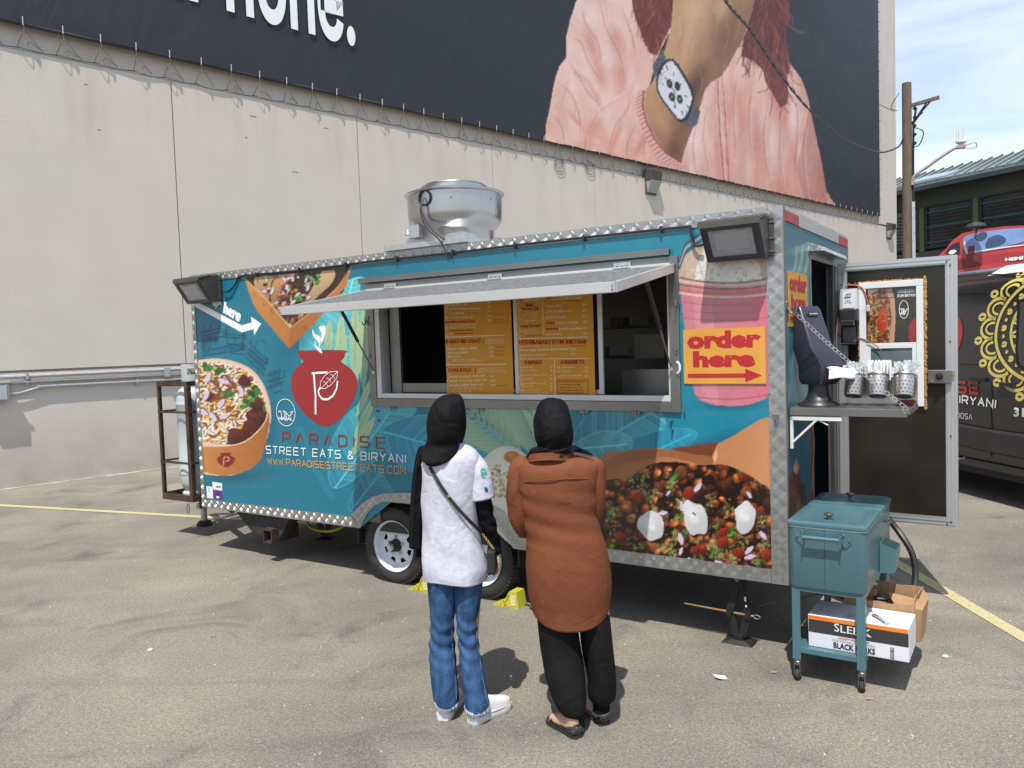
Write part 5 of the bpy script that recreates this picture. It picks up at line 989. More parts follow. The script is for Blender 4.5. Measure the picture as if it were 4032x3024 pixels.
def halal(b, C, rx, ry, f, w):
    wide(b, [(C[0]+rx*math.cos(a), C[1]+ry*math.sin(a)) for a in np.linspace(0, 6.2832, 36)], w, f)
    L = lambda l: [(C[0]+rx*x, C[1]-ry*y) for x, y in l]
    for l in ([(.62, -.1), (.35, -.28), (.1, -.05), (-.0, .05)], [(.62, -.1), (.8, .1), (.45, .0)], [(.12, -.62), (.0, -.1), (.12, .06)], [(-.1, -.62), (-.12, -.1), (-.25, .1), (-.02, .08)], [(-.45, -.6), (-.45, -.1), (-.6, .12), (-.8, -.02)]): wide(b, L(l), w*1.25, f)
b = B(); C = pz(1125, 1624); rx = abs(pz(1162, 1624)[0]-C[0]); rz = abs(pz(1125, 1571)[1]-C[1]); halal(b, C, rx, -rz, fpl, .006)
b.text('HALAL', quadpz((1097, 1640), (1152, 1643), (1152, 1656), (1097, 1653)), plane, bold=.02); b.build('halal_mark', WINK, trailer)
flat('arrow', [(772, 1186), (951, 1281), (991, 1270), (988, 1247), (1028, 1274), (1001, 1320), (998, 1296), (952, 1309), (752, 1198)], WINK, trailer, 0, 1)
z1 = lambda *l: [pz(600+.3165*x, 950+.3165*y) for x, y in l]
b = B(); b.text('here', z1((893, 748), (1130, 872), (1084, 1014), (880, 890)), plane, bold=.08); b.text('up', z1((750, 690), (872, 757), (846, 880), (728, 818)), plane, bold=.08); b.build('lettering', WINK, trailer)
# registration stickers
STW = M('sticker_white', (.70, .70, .72), .5, var=.03); STP = M('sticker_purple', (.10, .03, .20), .5)
BLI = M('black_ink', (.02, .02, .022), .6); GRI = M('grey_ink', (.25, .25, .27), .7)
def sq(name, px, m, lay=0): return flat(name, px, m, trailer, lay, 1)
z2 = lambda l: [(600+.3165*x, 1700+.3165*y) for x, y in l]
s_ = sq('permit_sticker', z2([(747, 622), (866, 640), (868, 733), (752, 718)]), STW); b = B(); q = [pz(*p) for p in z2([(790, 668), (850, 675), (850, 700), (790, 694)])]; b.text('2023', q, lambda p: (p[0], -.0065, p[1]), bold=.02); b.build('lettering', BLI, s_)
s_ = sq('permit_sticker', z2([(752, 722), (870, 736), (876, 842), (758, 830)]), STP); b = B(); q = [pz(*p) for p in z2([(782, 762), (842, 770), (842, 790), (782, 782)])]; b.text('2023', q, lambda p: (p[0], -.0065, p[1]), bold=.02); b.build('lettering', BLI, s_); sq('permit_sticker', z2([(796, 800), (832, 804), (832, 828), (796, 824)]), STW, 2)
s_ = sq('permit_sticker', z2([(672, 676), (746, 686), (757, 832), (680, 822)]), STW); b = B(); C = pz(*z2([(706, 725)])[0]); wide(b, [(C[0]+.012*math.cos(a), C[1]+.02*math.sin(a)) for a in np.linspace(0, 6.28, 12)], .004, lambda x, z: (x, -.0065, z)); b.build('lettering', GRI, s_)
# ---------------------------------------------------------------- order here signs
ORG = M('orange_sign', tuple(s2l((238, 170, 70))*.72), .55, var=.06, scale=6); ORG2 = M('orange_pattern', tuple(s2l((245, 190, 96))*.72), .55); RSG = M('red_sign_ink', tuple(s2l((196, 36, 42))*.72), .55, var=.04)
def order_sign(label, f, x0, x1, z0, z1):
    """f(a,b,h): sign plane, h out of it"""
    t = thing('order_sign', label, 'sign', TL, TR_, 'order here signs on the trailer'); W_, H_ = x1-x0, z1-z0; g = lambda a, b_, h: f(x0+a*W_, z0+b_*H_, h)
    b = B(); b.prism([(0, 0), (1, 0), (1, 1), (0, 1)], lambda p: g(*p, .004), lambda p: g(*p, .0)); b.build('sign_board', ORG, t)
    b = B(); rd = random.Random(5)
    for k in range(34):
        u = rd.random(); v_ = rd.random()
        if .12 < u < .88 and not .55 < v_ < .62: continue
        R = rd.uniform(.02, .05); wide(b, [(u+R*math.cos(a), v_+R*1.4*math.sin(a)) for a in np.linspace(0, 4.5, 9)], .008, lambda x, y: g(min(max(x, .005), .995), min(max(y, .005), .995), .0046))
    for k in range(7): wide(b, [(.5+(.1+.05*k)*math.cos(a), .45+(.1+.05*k)*math.sin(a)) for a in np.linspace(.2, 2.9, 12)], .006, lambda x, y: g(x, y, .0046))
    b.build('sign_pattern', ORG2, t); b = B()
    b.text('order', [(.05, .96), (.95, .96), (.95, .64), (.05, .64)], lambda p: g(p[0], p[1], .0055), bold=.055); b.text('here', [(.12, .60), (.88, .60), (.88, .30), (.12, .30)], lambda p: g(p[0], p[1], .0055), bold=.055); b.build('lettering', RSG, t)
    b = B(); b.prism([(.05, .115), (.76, .115), (.76, .035), (.95, .15), (.76, .27), (.76, .185), (.05, .185)], lambda p: g(*p, .0062), lambda p: g(*p, .0042)); b.build('arrow', RSG, t)
order_sign('orange order here sign over the pink milkshake picture, on the sunny side of the trailer', lambda x, z, h: (x, -.006-h, z), -.622, -.112, 1.645, 1.985)
order_sign('orange order here sign seen edge-on, on the end wall beside the doorway', lambda x, z, h: (.004+h, x, z), .065, .55, 1.98, 2.31)
# ---------------------------------------------------------------- menu boards
MY = M('menu_board_mustard', tuple(s2l((244, 168, 30))*.74), .5, var=.04); MR = M('menu_red', tuple(s2l((190, 20, 22))*.75), .6); MW = M('menu_cream', tuple(s2l((250, 240, 215))*.85), .6); MK_ = M('menu_black', (.02, .02, .02), .6)
def menu(label, x0, x1, yv, white, red, black, rules, vr, box=None):
    t = thing('menu_board', label, 'menu', TL, TR_, 'mustard menu boards in the serving window'); z0, z1 = 1.552, 2.33
    b = B(); b.box(x0, x1, yv, yv+.006, z0, z1); b.build('board', MY, t, bevel=.0008)
    def zz(px, py): p = Pt(1700+.3165*px, 1150+.3165*py, yv); return p[0], p[2]
    def put(L, m, nm, bold):
        b = B()
        for st, xa, xb, yt, yb_, *sl in L:
            s = sl[0] if sl else -.03; dx = xb-xa; b.text(st, [zz(xa, yt), zz(xb, yt+s*dx), zz(xb, yb_+s*dx), zz(xa, yb_)], lambda p: (p[0], yv-.0012, p[1]), bold=bold, res=1)
        if nm == 'white_lettering':
            for xa, ya, xb, yb_, w in rules: A, C = zz(xa, ya), zz(xb, yb_); wide(b, [A, C], w, lambda x, z: (x, yv-.001, z))
        b.build(nm, m, t)
    put(white, MW, 'white_lettering', .02); put(red, MR, 'red_lettering', .05); 
    if black: put(black, MK_, 'black_lettering', .01)
    b = B(); rd = random.Random(int(x0*100)); wdt = .026
    for k in range(34):
        cx, cz = x0+.010+rd.random()*wdt, z0+.02+k*(z1-z0-.04)/34; R = rd.uniform(.006, .016); a0 = rd.uniform(0, 3); wide(b, [(min(max(cx+R*math.cos(a), x0+.002), x0+.05), cz+R*1.3*math.sin(a)) for a in np.linspace(a0, a0+4, 7)], .0022, lambda x, z: (x, yv-.001, z))
    for k in range(5): cx = x0+.06+k*.04; wide(b, [(cx+.018*math.cos(a), z0+.012+.022*math.sin(a)) for a in np.linspace(.1, 3.0, 8)], .0024, lambda x, z: (x, yv-.001, z))
    b.build('border_pattern', MW, t)
    if box:
        b = B(); q = [zz(*p) for p in box]; wide(b, q+[q[0], q[1]], .004, lambda x, z: (x, yv-.0012, z)); b.build('notice_border', MR, t)
f1 = lambda y: -.055+.055*(y-150)/1100.
Lw = [('(2) veg samosas', 165, 452, 140, 182), ('$5', 692, 728, 112, 148), ('(2) lamb keema samosas', 165, 612, 192, 238), ('$7', 696, 728, 168, 200), ('veg pakora', 208, 405, 246, 286), ('$7', 694, 726, 224, 256), ('(6) chicken lollipops', 170, 528, 298, 342), ('$10', 692, 752, 280, 312), ('$12', 692, 752, 336, 370), ('toasted seasoning fries topped w/ garlic', 226, 556, 400, 418), ('green onion, mint, cilantro, pepper, cheese', 228, 546, 420, 438), ('$$$ sauce & sauce choice with SPICES', 228, 548, 440, 458), ('OR', 230, 268, 510, 534), ('served with fresh cilantro,', 668, 902, 580, 598), ('diced vegetables, yogurt,', 668, 902, 606, 624), ('chutneys, special masala', 668, 902, 630, 648), ('butter chicken chaat', 202, 566, 686, 720), ('$12', 712, 770, 680, 710), ('samosa chaat', 204, 444, 738, 770), ('$10', 712, 770, 732, 762), ('pani puri', 206, 356, 790, 824), ('$10', 714, 774, 782, 812), ('traditional deconstructed chaat with', 252, 540, 838, 852), ('(6) fresh puri shells and tangy, spicy green sauce', 254, 628, 856, 872), ('naturally gluten-free south Indian', 574, 880, 942, 960), ('"rolled crepes" filled w/ potato masala,', 574, 920, 968, 986), ('served w/ hot sambar, special chutney', 574, 930, 992, 1010), ('masala (potato) dosa roll', 220, 656, 1036, 1072), ('$9', 734, 770, 1034, 1066), ("zaa'tar (-cheese) dosa roll", 222, 676, 1092, 1126), ('$10', 732, 790, 1090, 1120), ('paradise pizza dosa roll', 226, 636, 1146, 1180), ('$10', 734, 794, 1144, 1174), ('special paradise "marinara", paneer', 268, 548, 1188, 1202), ('cheese blend, potato masala / other vegetables', 268, 654, 1208, 1222)]
Lr = [('paradise loaded fries', 172, 545, 356, 396), ('crispy butter chicken', 230, 520, 468, 494), ('gobi (cauliflower)', 278, 516, 506, 532), ('SIGNATURE CHAAT', 172, 616, 590, 644), ('DOSA ROLLS', 208, 494, 946, 998), ('I', 637, 645, 590, 652), ('I', 539, 547, 944, 1010), ('***Make it Spicy!!', 762, 894, 276, 290), ('***Make it Spicy!!', 762, 890, 338, 352), ('***Make it Spicy!!', 784, 914, 678, 692), ('***Make it Spicy!!', 788, 914, 728, 742), ('***Make it Spicy!!', 786, 914, 776, 790), ('***Make it Spicy!!', 796, 932, 1160, 1174)]
menu('left mustard menu board, signature chaat and dosa rolls in red headings', -2.556, -1.946, .052, Lw, Lr, [('+ add (4) shrimp +$', 722, 888, 380, 394), ('GF', 186, 206, 932, 944), ('V', 212, 222, 1032, 1042), ('V', 214, 224, 1084, 1094)], [(165, 562, 910, 536, .006), (178, 905, 926, 897, .006)], None)
Rw = [('CHOOSE:', 1130, 1340, 80, 106), ('CHOOSE STYLE', 1495, 1868, 40, 82), ('fresh chopped, XXX sauce', 1108, 1322, 258, 272), ('diced vegetables, mint &', 1112, 1326, 280, 294), ('tamarind chutney, slaw', 1122, 1322, 302, 316), ('OR', 1164, 1214, 346, 370), ('white basmati rice,', 1134, 1312, 462, 476), ('chickpeas, vegetables,', 1116, 1332, 486, 500), ('chutney, xxx sauce', 1140, 1314, 512, 526), ('batata (fry)', 1416, 1628, 156, 200), ('$10', 1878, 1928, 138, 172), ('gobi (cauliflower)', 1416, 1748, 222, 268), ('$10', 1878, 1926, 210, 244), ('paneer bhurji', 1418, 1672, 294, 338), ('$12', 1884, 1934, 280, 314), ('butter chicken', 1546, 1822, 364, 398), ('$12', 1886, 1936, 354, 388), ('butter chicken', 1588, 1868, 438, 472), ('$12', 1886, 1938, 430, 462), ('xxx shrimp', 1422, 1628, 510, 548), ('$14', 1886, 1938, 500, 534), ('served with raita (yogurt sauce)', 1090, 1450, 668, 684), ('street-style chicken dum biryani', 1090, 1704, 708, 746), ('$12', 1732, 1788, 698, 730), ('gobi dum biryani', 1104, 1416, 768, 806), ('$12', 1734, 1792, 760, 792), ('masala chai', 1102, 1260, 924, 944), ('$3', 1478, 1500, 920, 944), ('kashmiri kahwa', 1104, 1312, 966, 986), ('$3', 1480, 1504, 962, 986), ('thums up / limca / fanta', 1106, 1424, 1026, 1048), ('$3', 1480, 1504, 1024, 1046), ('badam milk', 1106, 1262, 1068, 1088), ('$3', 1480, 1504, 1064, 1088), ('fresh masala lemonade', 1106, 1418, 1130, 1150), ('$4', 1480, 1504, 1126, 1150), ('mango lassi', 1106, 1266, 1170, 1190), ('$5', 1480, 1504, 1168, 1190), ('royal rose falooda', 1108, 1348, 1212, 1232), ('$5', 1480, 1504, 1208, 1232), ('(3)  gulab jamun', 1564, 1782, 930, 952), ('$6', 1910, 1936, 926, 950), ('(3)  rasmalai', 1564, 1732, 978, 998), ('$6', 1912, 1938, 974, 998), ('honey-nut ashta dosa', 1578, 1868, 1034, 1056), ('$8', 1912, 1938, 1030, 1054)]
Rr = [('kati', 1170, 1262, 140, 182), ('tacos (2)', 1114, 1334, 192, 236), ('rice bowl', 1106, 1348, 402, 446), ('crispy', 1418, 1532, 368, 406), ('tandoori', 1420, 1574, 440, 474), ('HYDERABADI DUM BIRYANI', 1090, 1920, 596, 652, -.008), ('DRINKS', 1158, 1372, 852, 904), ('DESSERTS', 1604, 1900, 850, 900), ('***Make it Spicy!!', 1652, 1862, 106, 122), ('***Make it Spicy!!', 1720, 1930, 666, 682), ('(1)', 1070, 1118, 82, 116), ('(2)', 1430, 1482, 58, 96)]
Rb = [('-sub biryani rice +3', 1174, 1368, 538, 556), ('V* and GF* = BY REQUEST,', 1578, 1904, 1104, 1130, .01), ('can be prepared totally', 1578, 1854, 1140, 1166, .01), ('vegan or gluten-free. You', 1580, 1882, 1174, 1198, .01), ('should always notify prior', 1580, 1892, 1206, 1232, .01), ('of any dietary restrictions', 1580, 1888, 1238, 1262, .01), ('GF', 1082, 1102, 396, 408), ('GF V', 1556, 1592, 1020, 1030)]
menu('right mustard menu board, listing dum biryani, drinks and desserts', -1.886, -1.272, .030, Rw, Rr, Rb, [(1078, 580, 1952, 560, .005), (1084, 832, 1954, 826, .004), (1378, 106, 1390, 520, .005), (1528, 834, 1534, 1298, .004), (1222, 357, 1288, 355, .005), (1495, 96, 1868, 76, .004), (1135, 116, 1340, 106, .004)], None, [(1566, 1094), (1944, 1096), (1944, 1268), (1566, 1264)])
# ---------------------------------------------------------------- open door
DV = 1.414; dx0, dx1, dz0, dz1 = .035, .785, .567, 2.435
DPN = M('dark_reflection_panel', (.024, .021, .017), .17, .25, var=.45, scale=1.6, bump=.10, bscale=4, spec=.35)  # metal coloured dark brown, standing in for the dim surroundings it would reflect
DAL = M('door_aluminium', (.50, .51, .52), .36, .6, var=.06, scale=3, stretch=(1, 1, .2))
door = B(); door.box(dx0+.02, dx1-.02, DV-.002, DV+.03, dz0+.02, dz1-.02); door = door.build('door', DPN, trailer)
b = B(); w = .062
for k, (y, o) in enumerate(((-.014, 0), (-.018, .008), (-.014, .026), (-.018, .034), (-.012, .05))):
    o2 = (0, .008, .026, .034, .05, w)[k+1]
    b.add([(dx0+o, DV+y, dz1-o), (dx1-o, DV+y, dz1-o), (dx1-o2, DV+y, dz1-o2), (dx0+o2, DV+y, dz1-o2)], [(3, 2, 1, 0)]); b.add([(dx0+o, DV+y, dz0+o), (dx1-o, DV+y, dz0+o), (dx1-o2, DV+y, dz0+o2), (dx0+o2, DV+y, dz0+o2)], [(0, 1, 2, 3)])
    b.add([(dx0+o, DV+y, dz0+o), (dx0+o, DV+y, dz1-o), (dx0+o2, DV+y, dz1-o2), (dx0+o2, DV+y, dz0+o2)], [(3, 2, 1, 0)]); b.add([(dx1-o, DV+y, dz0+o), (dx1-o, DV+y, dz1-o), (dx1-o2, DV+y, dz1-o2), (dx1-o2, DV+y, dz0+o2)], [(0, 1, 2, 3)])
b.box(dx0, dx0+.012, DV-.012, DV+.032, dz0, dz1); b.box(dx1-.006, dx1+.012, DV-.016, DV+.034, dz0, dz1); b.box(dx0+.012, dx1-.006, DV-.012, DV+.032, dz1-.01, dz1); b.box(dx0+.012, dx1-.006, DV-.012, DV+.032, dz0, dz0+.01); b.box(dx0+w-.004, dx0+w, DV-.012, DV, dz0+w, dz1-w); b.box(dx1-w, dx1-w+.004, DV-.012, DV, dz0+w, dz1-w); b.box(dx0+w, dx1-w, DV-.012, DV, dz0+w-.004, dz0+w); b.box(dx0+w, dx1-w, DV-.012, DV, dz1-w, dz1-w+.004)
b.build('door_edge_frame', DAL, door)
b = B(); b.box(-.01, dx0-.002, DV-.03, DV-.01, dz0+.0, dz1-.02); b.cyl((dx0-.012, DV-.03, dz0), (dx0-.012, DV-.03, dz1-.03), .008, n=8); b.build('door_hinge', STEEL, door)
b = B()
for x, z in ((dx0+.03, 2.36), (dx0+.02, 2.28), (dx0+.075, 2.285), (dx0+.118, 2.285), (dx1-.05, 2.395), (dx1-.03, 2.37), (dx1-.032, 1.85), (dx1-.03, 1.2), (dx1-.03, .60), (dx1-.055, .585)): b.lathe([(.008, DV-.017), (.006, DV-.024), (.0005, DV-.025)], (x, 0, z), 8, 'y')
b.build('screw', STEEL, door, kind='stuff')
# window in the door
vx0, vx1, vz0, vz1 = .178, .592, 1.40, 2.285
FOAM = M('expanding_foam', (.42, .22, .06), .9, var=.25, scale=22, bump=.8, bscale=45)
b = B(); rd = random.Random(3)
def foamrow(p, q, n, r0, r1):
    for i in range(n):
        t = i/n+rd.uniform(-.01, .01); r_ = rd.uniform(r0, r1); x = p[0]+(q[0]-p[0])*t+rd.uniform(-.003, .003); z = p[1]+(q[1]-p[1])*t; b.rings([[(x+r_*s*math.cos(a), DV-.008-.006*k, z+r_*1.5*s*math.sin(a)) for a in np.linspace(0, 2*math.pi, 6, endpoint=False)] for k, s in ((0, 1.1), (1, 1), (2, .5))])
foamrow((vx1+.008, vz1+.004), (vx1+.008, vz0-.02), 90, .006, .014); foamrow((vx0-.004, vz1), (vx0-.004, vz0), 60, .005, .010); foamrow((vx0, vz1+.003), (vx1+.01, vz1+.003), 60, .003, .007); b.build('foam_seal', FOAM, door, smooth=True, kind='stuff')
VIN = M('white_vinyl_frame', (.66, .67, .69), .4, var=.04, scale=4)
b = B(); fw = .045
b.box(vx0, vx1, DV-.03, DV-.004, vz1-fw, vz1); b.box(vx0, vx0+fw, DV-.0295, DV-.004, vz0, vz1-fw); b.box(vx1-fw, vx1, DV-.0295, DV-.004, vz0, vz1-fw); b.build('window_frame', VIN, door, bevel=.003)
gx0, gx1 = vx0+fw, vx1-fw; zm = 1.845
pc = Cv(3410, 1120, 3620, 1370, 1, (48, 46, 46)); q1_ = lambda l: [(3200+.3165*x, 950+.3165*y) for x, y in l]; r = np.random.default_rng(5)
pc.poly(q1_([(680, 600), (980, 585), (1020, 760), (1030, 1000), (1010, 1265), (680, 1275)]), (150, 90, 62)); pc.poly(q1_([(900, 590), (985, 585), (1020, 720), (1032, 960), (1012, 1262), (950, 1262), (985, 950), (960, 740)]), (214, 160, 128)); pc.poly(q1_([(680, 600), (830, 595), (700, 680)]), (236, 226, 214))
pm = pc.mask(q1_([(680, 680), (830, 600), (890, 600), (950, 760), (975, 950), (950, 1262), (685, 1270)])); pc.poly(q1_([(680, 680), (830, 600), (890, 600), (950, 760), (975, 950), (950, 1262), (685, 1270)]), (120, 70, 42))
for _ in range(330):
    x, y = 3200+.3165*r.uniform(680, 980), 950+.3165*r.uniform(600, 1270); a = r.uniform(0, 6.3); pc.line([(x, y), (x+math.cos(a)*9, y+math.sin(a)*12)], r.uniform(2, 4), ((226, 170, 100), (206, 120, 60), (96, 50, 30), (186, 196, 120), (240, 214, 160), (70, 44, 30))[r.integers(6)], .85, .6, clip=pm)
pc.poly(smooth_poly(q1_([(880, 820), (930, 900), (925, 1020), (890, 1130), (830, 1100), (800, 980), (830, 880)]), 3), (196, 66, 28)); 
for _ in range(40): pc.ell(3200+.3165*r.normal(870, 35), 950+.3165*r.normal(970, 70), 3, 4, 0, ((226, 96, 46), (150, 40, 20), (240, 150, 80))[r.integers(3)], .7, .6)
pc.poly(smooth_poly(q1_([(1280, 970), (1230, 1000), (1196, 1080), (1196, 1180), (1215, 1255), (1290, 1255)]), 3), (168, 40, 44)); pc.line(q1_([(1170, 690), (1160, 1250)]), 1.5, (30, 28, 30)); pc.line(q1_([(680, 712), (1280, 690)]), 2, (24, 22, 24))
def pf(u, v): return np.stack([u, np.full_like(u, DV-.009), v], 1)
def pcol(u, v):
    P = TO+np.outer(u, -TA)+np.outer(np.full_like(u, DV-.009), TN)+np.outer(v, np.array([0, 0, 1.]))-CC; z = P@CF; return s2l(np.clip(pc.sample(2016+FPX*(P@CR)/z, 1512-FPX*(P@CU)/z), 0, 255))*.66
pw = printgrid('picture_pane', np.linspace(gx0+.001, gx1-.001, 90), np.linspace(zm+.006, vz1-fw-.001, 110), pf, lambda u, v: np.ones(len(u), bool), pcol, MA('printed_pane', .12, .4), door)
def dz(px, py, h=.011): p = Pt(3200+.3165*px, 950+.3165*py, DV-h); return (p[0], p[2])
b = B(); fd = lambda p: (p[0], DV-.0115, p[1]); b.text('HYDERABADI', [dz(1058, 608), dz(1276, 592), dz(1276, 630), dz(1058, 646)], fd, bold=.015); b.text('DUM BIRYANI', [dz(1054, 662), dz(1276, 648), dz(1276, 684), dz(1054, 698)], fd, bold=.015)
C = dz(1134, 848); halal(b, C, .029, -.062, lambda x, z: (x, DV-.0115, z), .0035); b.text('HALAL', [dz(1088, 888), dz(1166, 882), dz(1164, 906), dz(1088, 912)], fd, bold=.03); b.build('lettering', WINK, pw)
b = B(); b.box(gx0, gx1, DV-.016, DV-.010, zm-.004, zm+.004); b.box(gx0, gx0+.028, DV-.022, DV-.008, vz0, zm-.005); b.box(gx1-.028, gx1, DV-.022, DV-.008, vz0, zm-.005); b.box(gx0+.028, gx1-.028, DV-.0215, DV-.008, zm-.035, zm-.005); b.build('sliding_sash', VIN, door, bevel=.002)
b = B(); b.box(gx0+.028, gx1-.028, DV-.012, DV-.008, vz0, zm-.036); b.build('pane', M('grey_glass', (.11, .15, .16), .08, coat=.6, var=.08, scale=2), door)
# lock
b = B(); b.box(.618, .762, DV-.048, DV-.014, 1.562, 1.655); lk = b.build('door_lock', STEEL, door, bevel=.003); b = B(); b.lathe([(.024, DV-.05), (.024, DV-.066), (.012, DV-.068), (.010, DV-.086), (.0005, DV-.087)], (.69, 0, 1.612), 16, 'y'); b.box(.672, .708, DV-.082, DV-.068, 1.606, 1.618); b.build('lock_knob', BLK, lk); b = B(); b.lathe([(.010, DV-.049), (.008, DV-.055), (.0005, DV-.056)], (.642, 0, 1.578), 12, 'y'); b.box(.763, .782, DV-.04, DV-.022, 1.62, 1.645); b.build('brass_button', M('brass', (.55, .38, .13), .35, .9), lk)
b = B(); b.tube(curve([(dx1+.01, DV, 1.04), (dx1+.04, DV-.01, 1.042), (dx1+.05, DV-.01, 1.055)], 3), .005, 6); b.build('door_hook', STEEL, door)
b = B(); b.tube(curve([(.075, DV-.02, 2.17), (.09, DV-.03, 2.26), (.13, DV-.03, 2.275), (.20, DV-.035, 2.25), (.235, DV-.04, 2.16), (.24, DV-.04, 2.12)], 5), .005, 6); b.tube(curve([(.045, DV-.02, 2.15), (.03, DV-.03, 2.0), (.04, DV-.03, 1.92), (.1, DV-.03, 1.88)], 4), .005, 6); b.tube(curve([(.14, DV-.03, 1.90), (.2, DV-.035, 1.885), (.28, DV-.035, 1.84), (.32, DV-.035, 1.80)], 4), .004, 6); b.build('orange_cord', M('orange_cord', (.38, .09, .03), .5), door, smooth=True)
b = B(); b.box(.228, .254, DV-.05, DV-.03, 2.075, 2.125); b.build('clear_plug', M('clear_plug', (.5, .48, .45), .2, coat=.5), door, bevel=.006)
# hand sanitiser
sx, sz = .117, 2.0
t = thing('sanitizer_dispenser', 'black wall dispenser holding a hand sanitizer refill, on the open door', 'dispenser', TL, TR_)
CLR = M('clear_cover', (.50, .53, .55), .15, coat=.8, var=.06, scale=6)
b = B(); b.rrect([(sx-.062, sx+.062, 0, .085, 2.10, .02), (sx-.062, sx+.062, 0, .085, 2.245, .02)], 4); b.v = [(p[0], DV-.016-p[1], p[2]) for p in b.v]; b.build('refill_cover', CLR, t, smooth=True, angle=40)
b = B(); b.rrect([(sx-.064, sx+.064, 0, .10, 2.015, .02), (sx-.064, sx+.064, 0, .10, 2.098, .02)], 4); b.v = [(p[0], DV-.016-p[1], p[2]) for p in b.v]; b.box(sx-.062, sx+.055, DV-.04, DV-.016, 1.86, 2.02); b.box(sx-.044, sx+.044, DV-.15, DV-.10, 1.98, 2.02); b.hexa([(sx-.05, DV-.11, 1.845), (sx+.045, DV-.11, 1.845), (sx+.045, DV-.018, 1.845), (sx-.05, DV-.018, 1.845)], [(sx-.05, DV-.11, 1.86), (sx+.045, DV-.11, 1.86), (sx+.045, DV-.018, 1.855), (sx-.05, DV-.018, 1.855)]); b.build('pump_body', BLK, t, bevel=.005)
b = B(); b.box(sx-.045, sx+.04, DV-.044, DV-.041, 1.865, 1.97); b.build('drip_plate', M('grey_plastic', (.12, .125, .135), .35), t)
b = B(); b.box(sx-.035, sx+.045, DV-.1055, DV-.1025, 2.108, 2.232); b.build('refill_label', STW, t)
b = B(); b.prism([(sx-.024, 2.176), (sx+.018, 2.18), (sx+.022, 2.212), (sx-.018, 2.206)], lambda p: (p[0], DV-.1068, p[1]), lambda p: (p[0], DV-.1056, p[1])); b.build('blue_badge', M('blue_ink', (.02, .03, .25), .5), t)
b = B(); b.text('Purell', [(sx-.02, 2.206), (sx+.018, 2.21), (sx+.016, 2.186), (sx-.022, 2.182)], lambda p: (p[0], DV-.1075, p[1]), bold=.02); b.build('lettering', WINK, t)
b = B(); b.text('HAND', [(sx-.018, 2.166), (sx+.018, 2.166), (sx+.018, 2.154), (sx-.018, 2.154)], lambda p: (p[0], DV-.1062, p[1])); b.text('SANITIZER', [(sx-.024, 2.15), (sx+.024, 2.15), (sx+.024, 2.138), (sx-.024, 2.138)], lambda p: (p[0], DV-.1062, p[1])); b.build('lettering', MATS['blue_ink'], t)
# ---------------------------------------------------------------- shelf on the end wall
sh = B(); SZ = 1.50
sh.hexa([(.012, .03, SZ-.045), (.64, .03, SZ-.045), (.64, .06, SZ-.045), (.012, .06, SZ-.045)], [(.012, .03, SZ), (.64, .03, SZ), (.64, .06, SZ), (.012, .06, SZ)]); sh.box(.012, .655, .0605, .44, SZ-.006, SZ); sh.box(.641, .655, .032, .44, SZ-.03, SZ-.007); shelf = sh.build('folding_shelf', STEEL, trailer, bevel=.002)
WBR = M('white_bracket', (.62, .62, .60), .5, dirt=.25)
b = B(); b.box(.012, .028, .035, .06, SZ-.245, SZ-.05); b.box(.012, .30, .035, .06, SZ-.075, SZ-.05); b.beam((.022, .047, SZ-.21), (.17, .047, SZ-.062), .012, .022, (0, 1, 0)); b.beam((.18, .047, SZ-.075), (.225, .047, SZ-.10), .008, .012, (0, 1, 0)); b.build('shelf_bracket', WBR, shelf, bevel=.002)
b = B(); b.rrect([(-.018, .018, -.035, .035, 0, .016), (-.018, .018, -.035, .035, .006, .016)], 4); b.v = [(.004+p[2], .04+p[0], 2.10+p[1]) for p in b.v]; b.tube(curve([(.01, .04, 2.09), (.03, .035, 2.06), (.05, .03, 2.06), (.062, .03, 2.10), (.062, .03, 2.12)], 4), .006, 6); b.build('coat_hook', STEEL, trailer, smooth=True)
b = B(); b.tube(curve([(.01, .62, 2.10), (.02, .62, 2.05), (.03, .62, 2.04), (.04, .62, 2.06)], 3), .004, 6); b.build('small_hook', STEEL, trailer)
CHN = M('steel_chain', (.62, .60, .56), .25, .9)
p, q = Vector((.05, .03, 2.062)), Vector((.628, .03, 1.515)); n_ = 30; chn = []
pts = sag(p, q, .015, n_)
b = B()
for i in range(n_):
    a, c = pts[i], pts[i+1]; d = (c-a).normalized(); m_ = (a+c)/2; side = Vector((0, 1, 0)) if i % 2 else d.cross(Vector((0, 1, 0))).normalized(); hl, hw = (c-a).length*.66, .0065
    if i % 2: side = d.cross(Vector((0, 1, 0))).normalized()*.95+Vector((0, .3, 0))
    else: side = Vector((0, 1, 0))*.6+d.cross(Vector((0, 1, 0))).normalized()*.8
    side.normalize(); L = [m_+d*hl*math.cos(t_)*1.0+side*hw*math.sin(t_)*1.4 for t_ in np.linspace(0, 2*math.pi, 11)]
    b.tube(L, .0017, 5)
b.build('shelf_chain', CHN, shelf, smooth=True)
b = B(); b.tube([(.632+.012*math.cos(t_), .028, 1.50+.022*math.sin(t_)) for t_ in np.linspace(0, 6.28, 12)], .003, 5); b.build('carabiner', CHN, shelf, smooth=True)
x, _, z = Pt(3058, 1640); b = B(); b.box(x-.018, x+.018, -.012, -.008, z-.01, z+.01); b.tube([(x+.010*math.cos(t_)-.0, -.02, z-.035+.026*math.sin(t_)) for t_ in np.linspace(0, 6.28, 12)], .0035, 5); b.cyl((x, -.02, z+.0), (x+.005, -.02, z-.03), .005, n=6); b.build('latch_clip', STEEL, trailer)
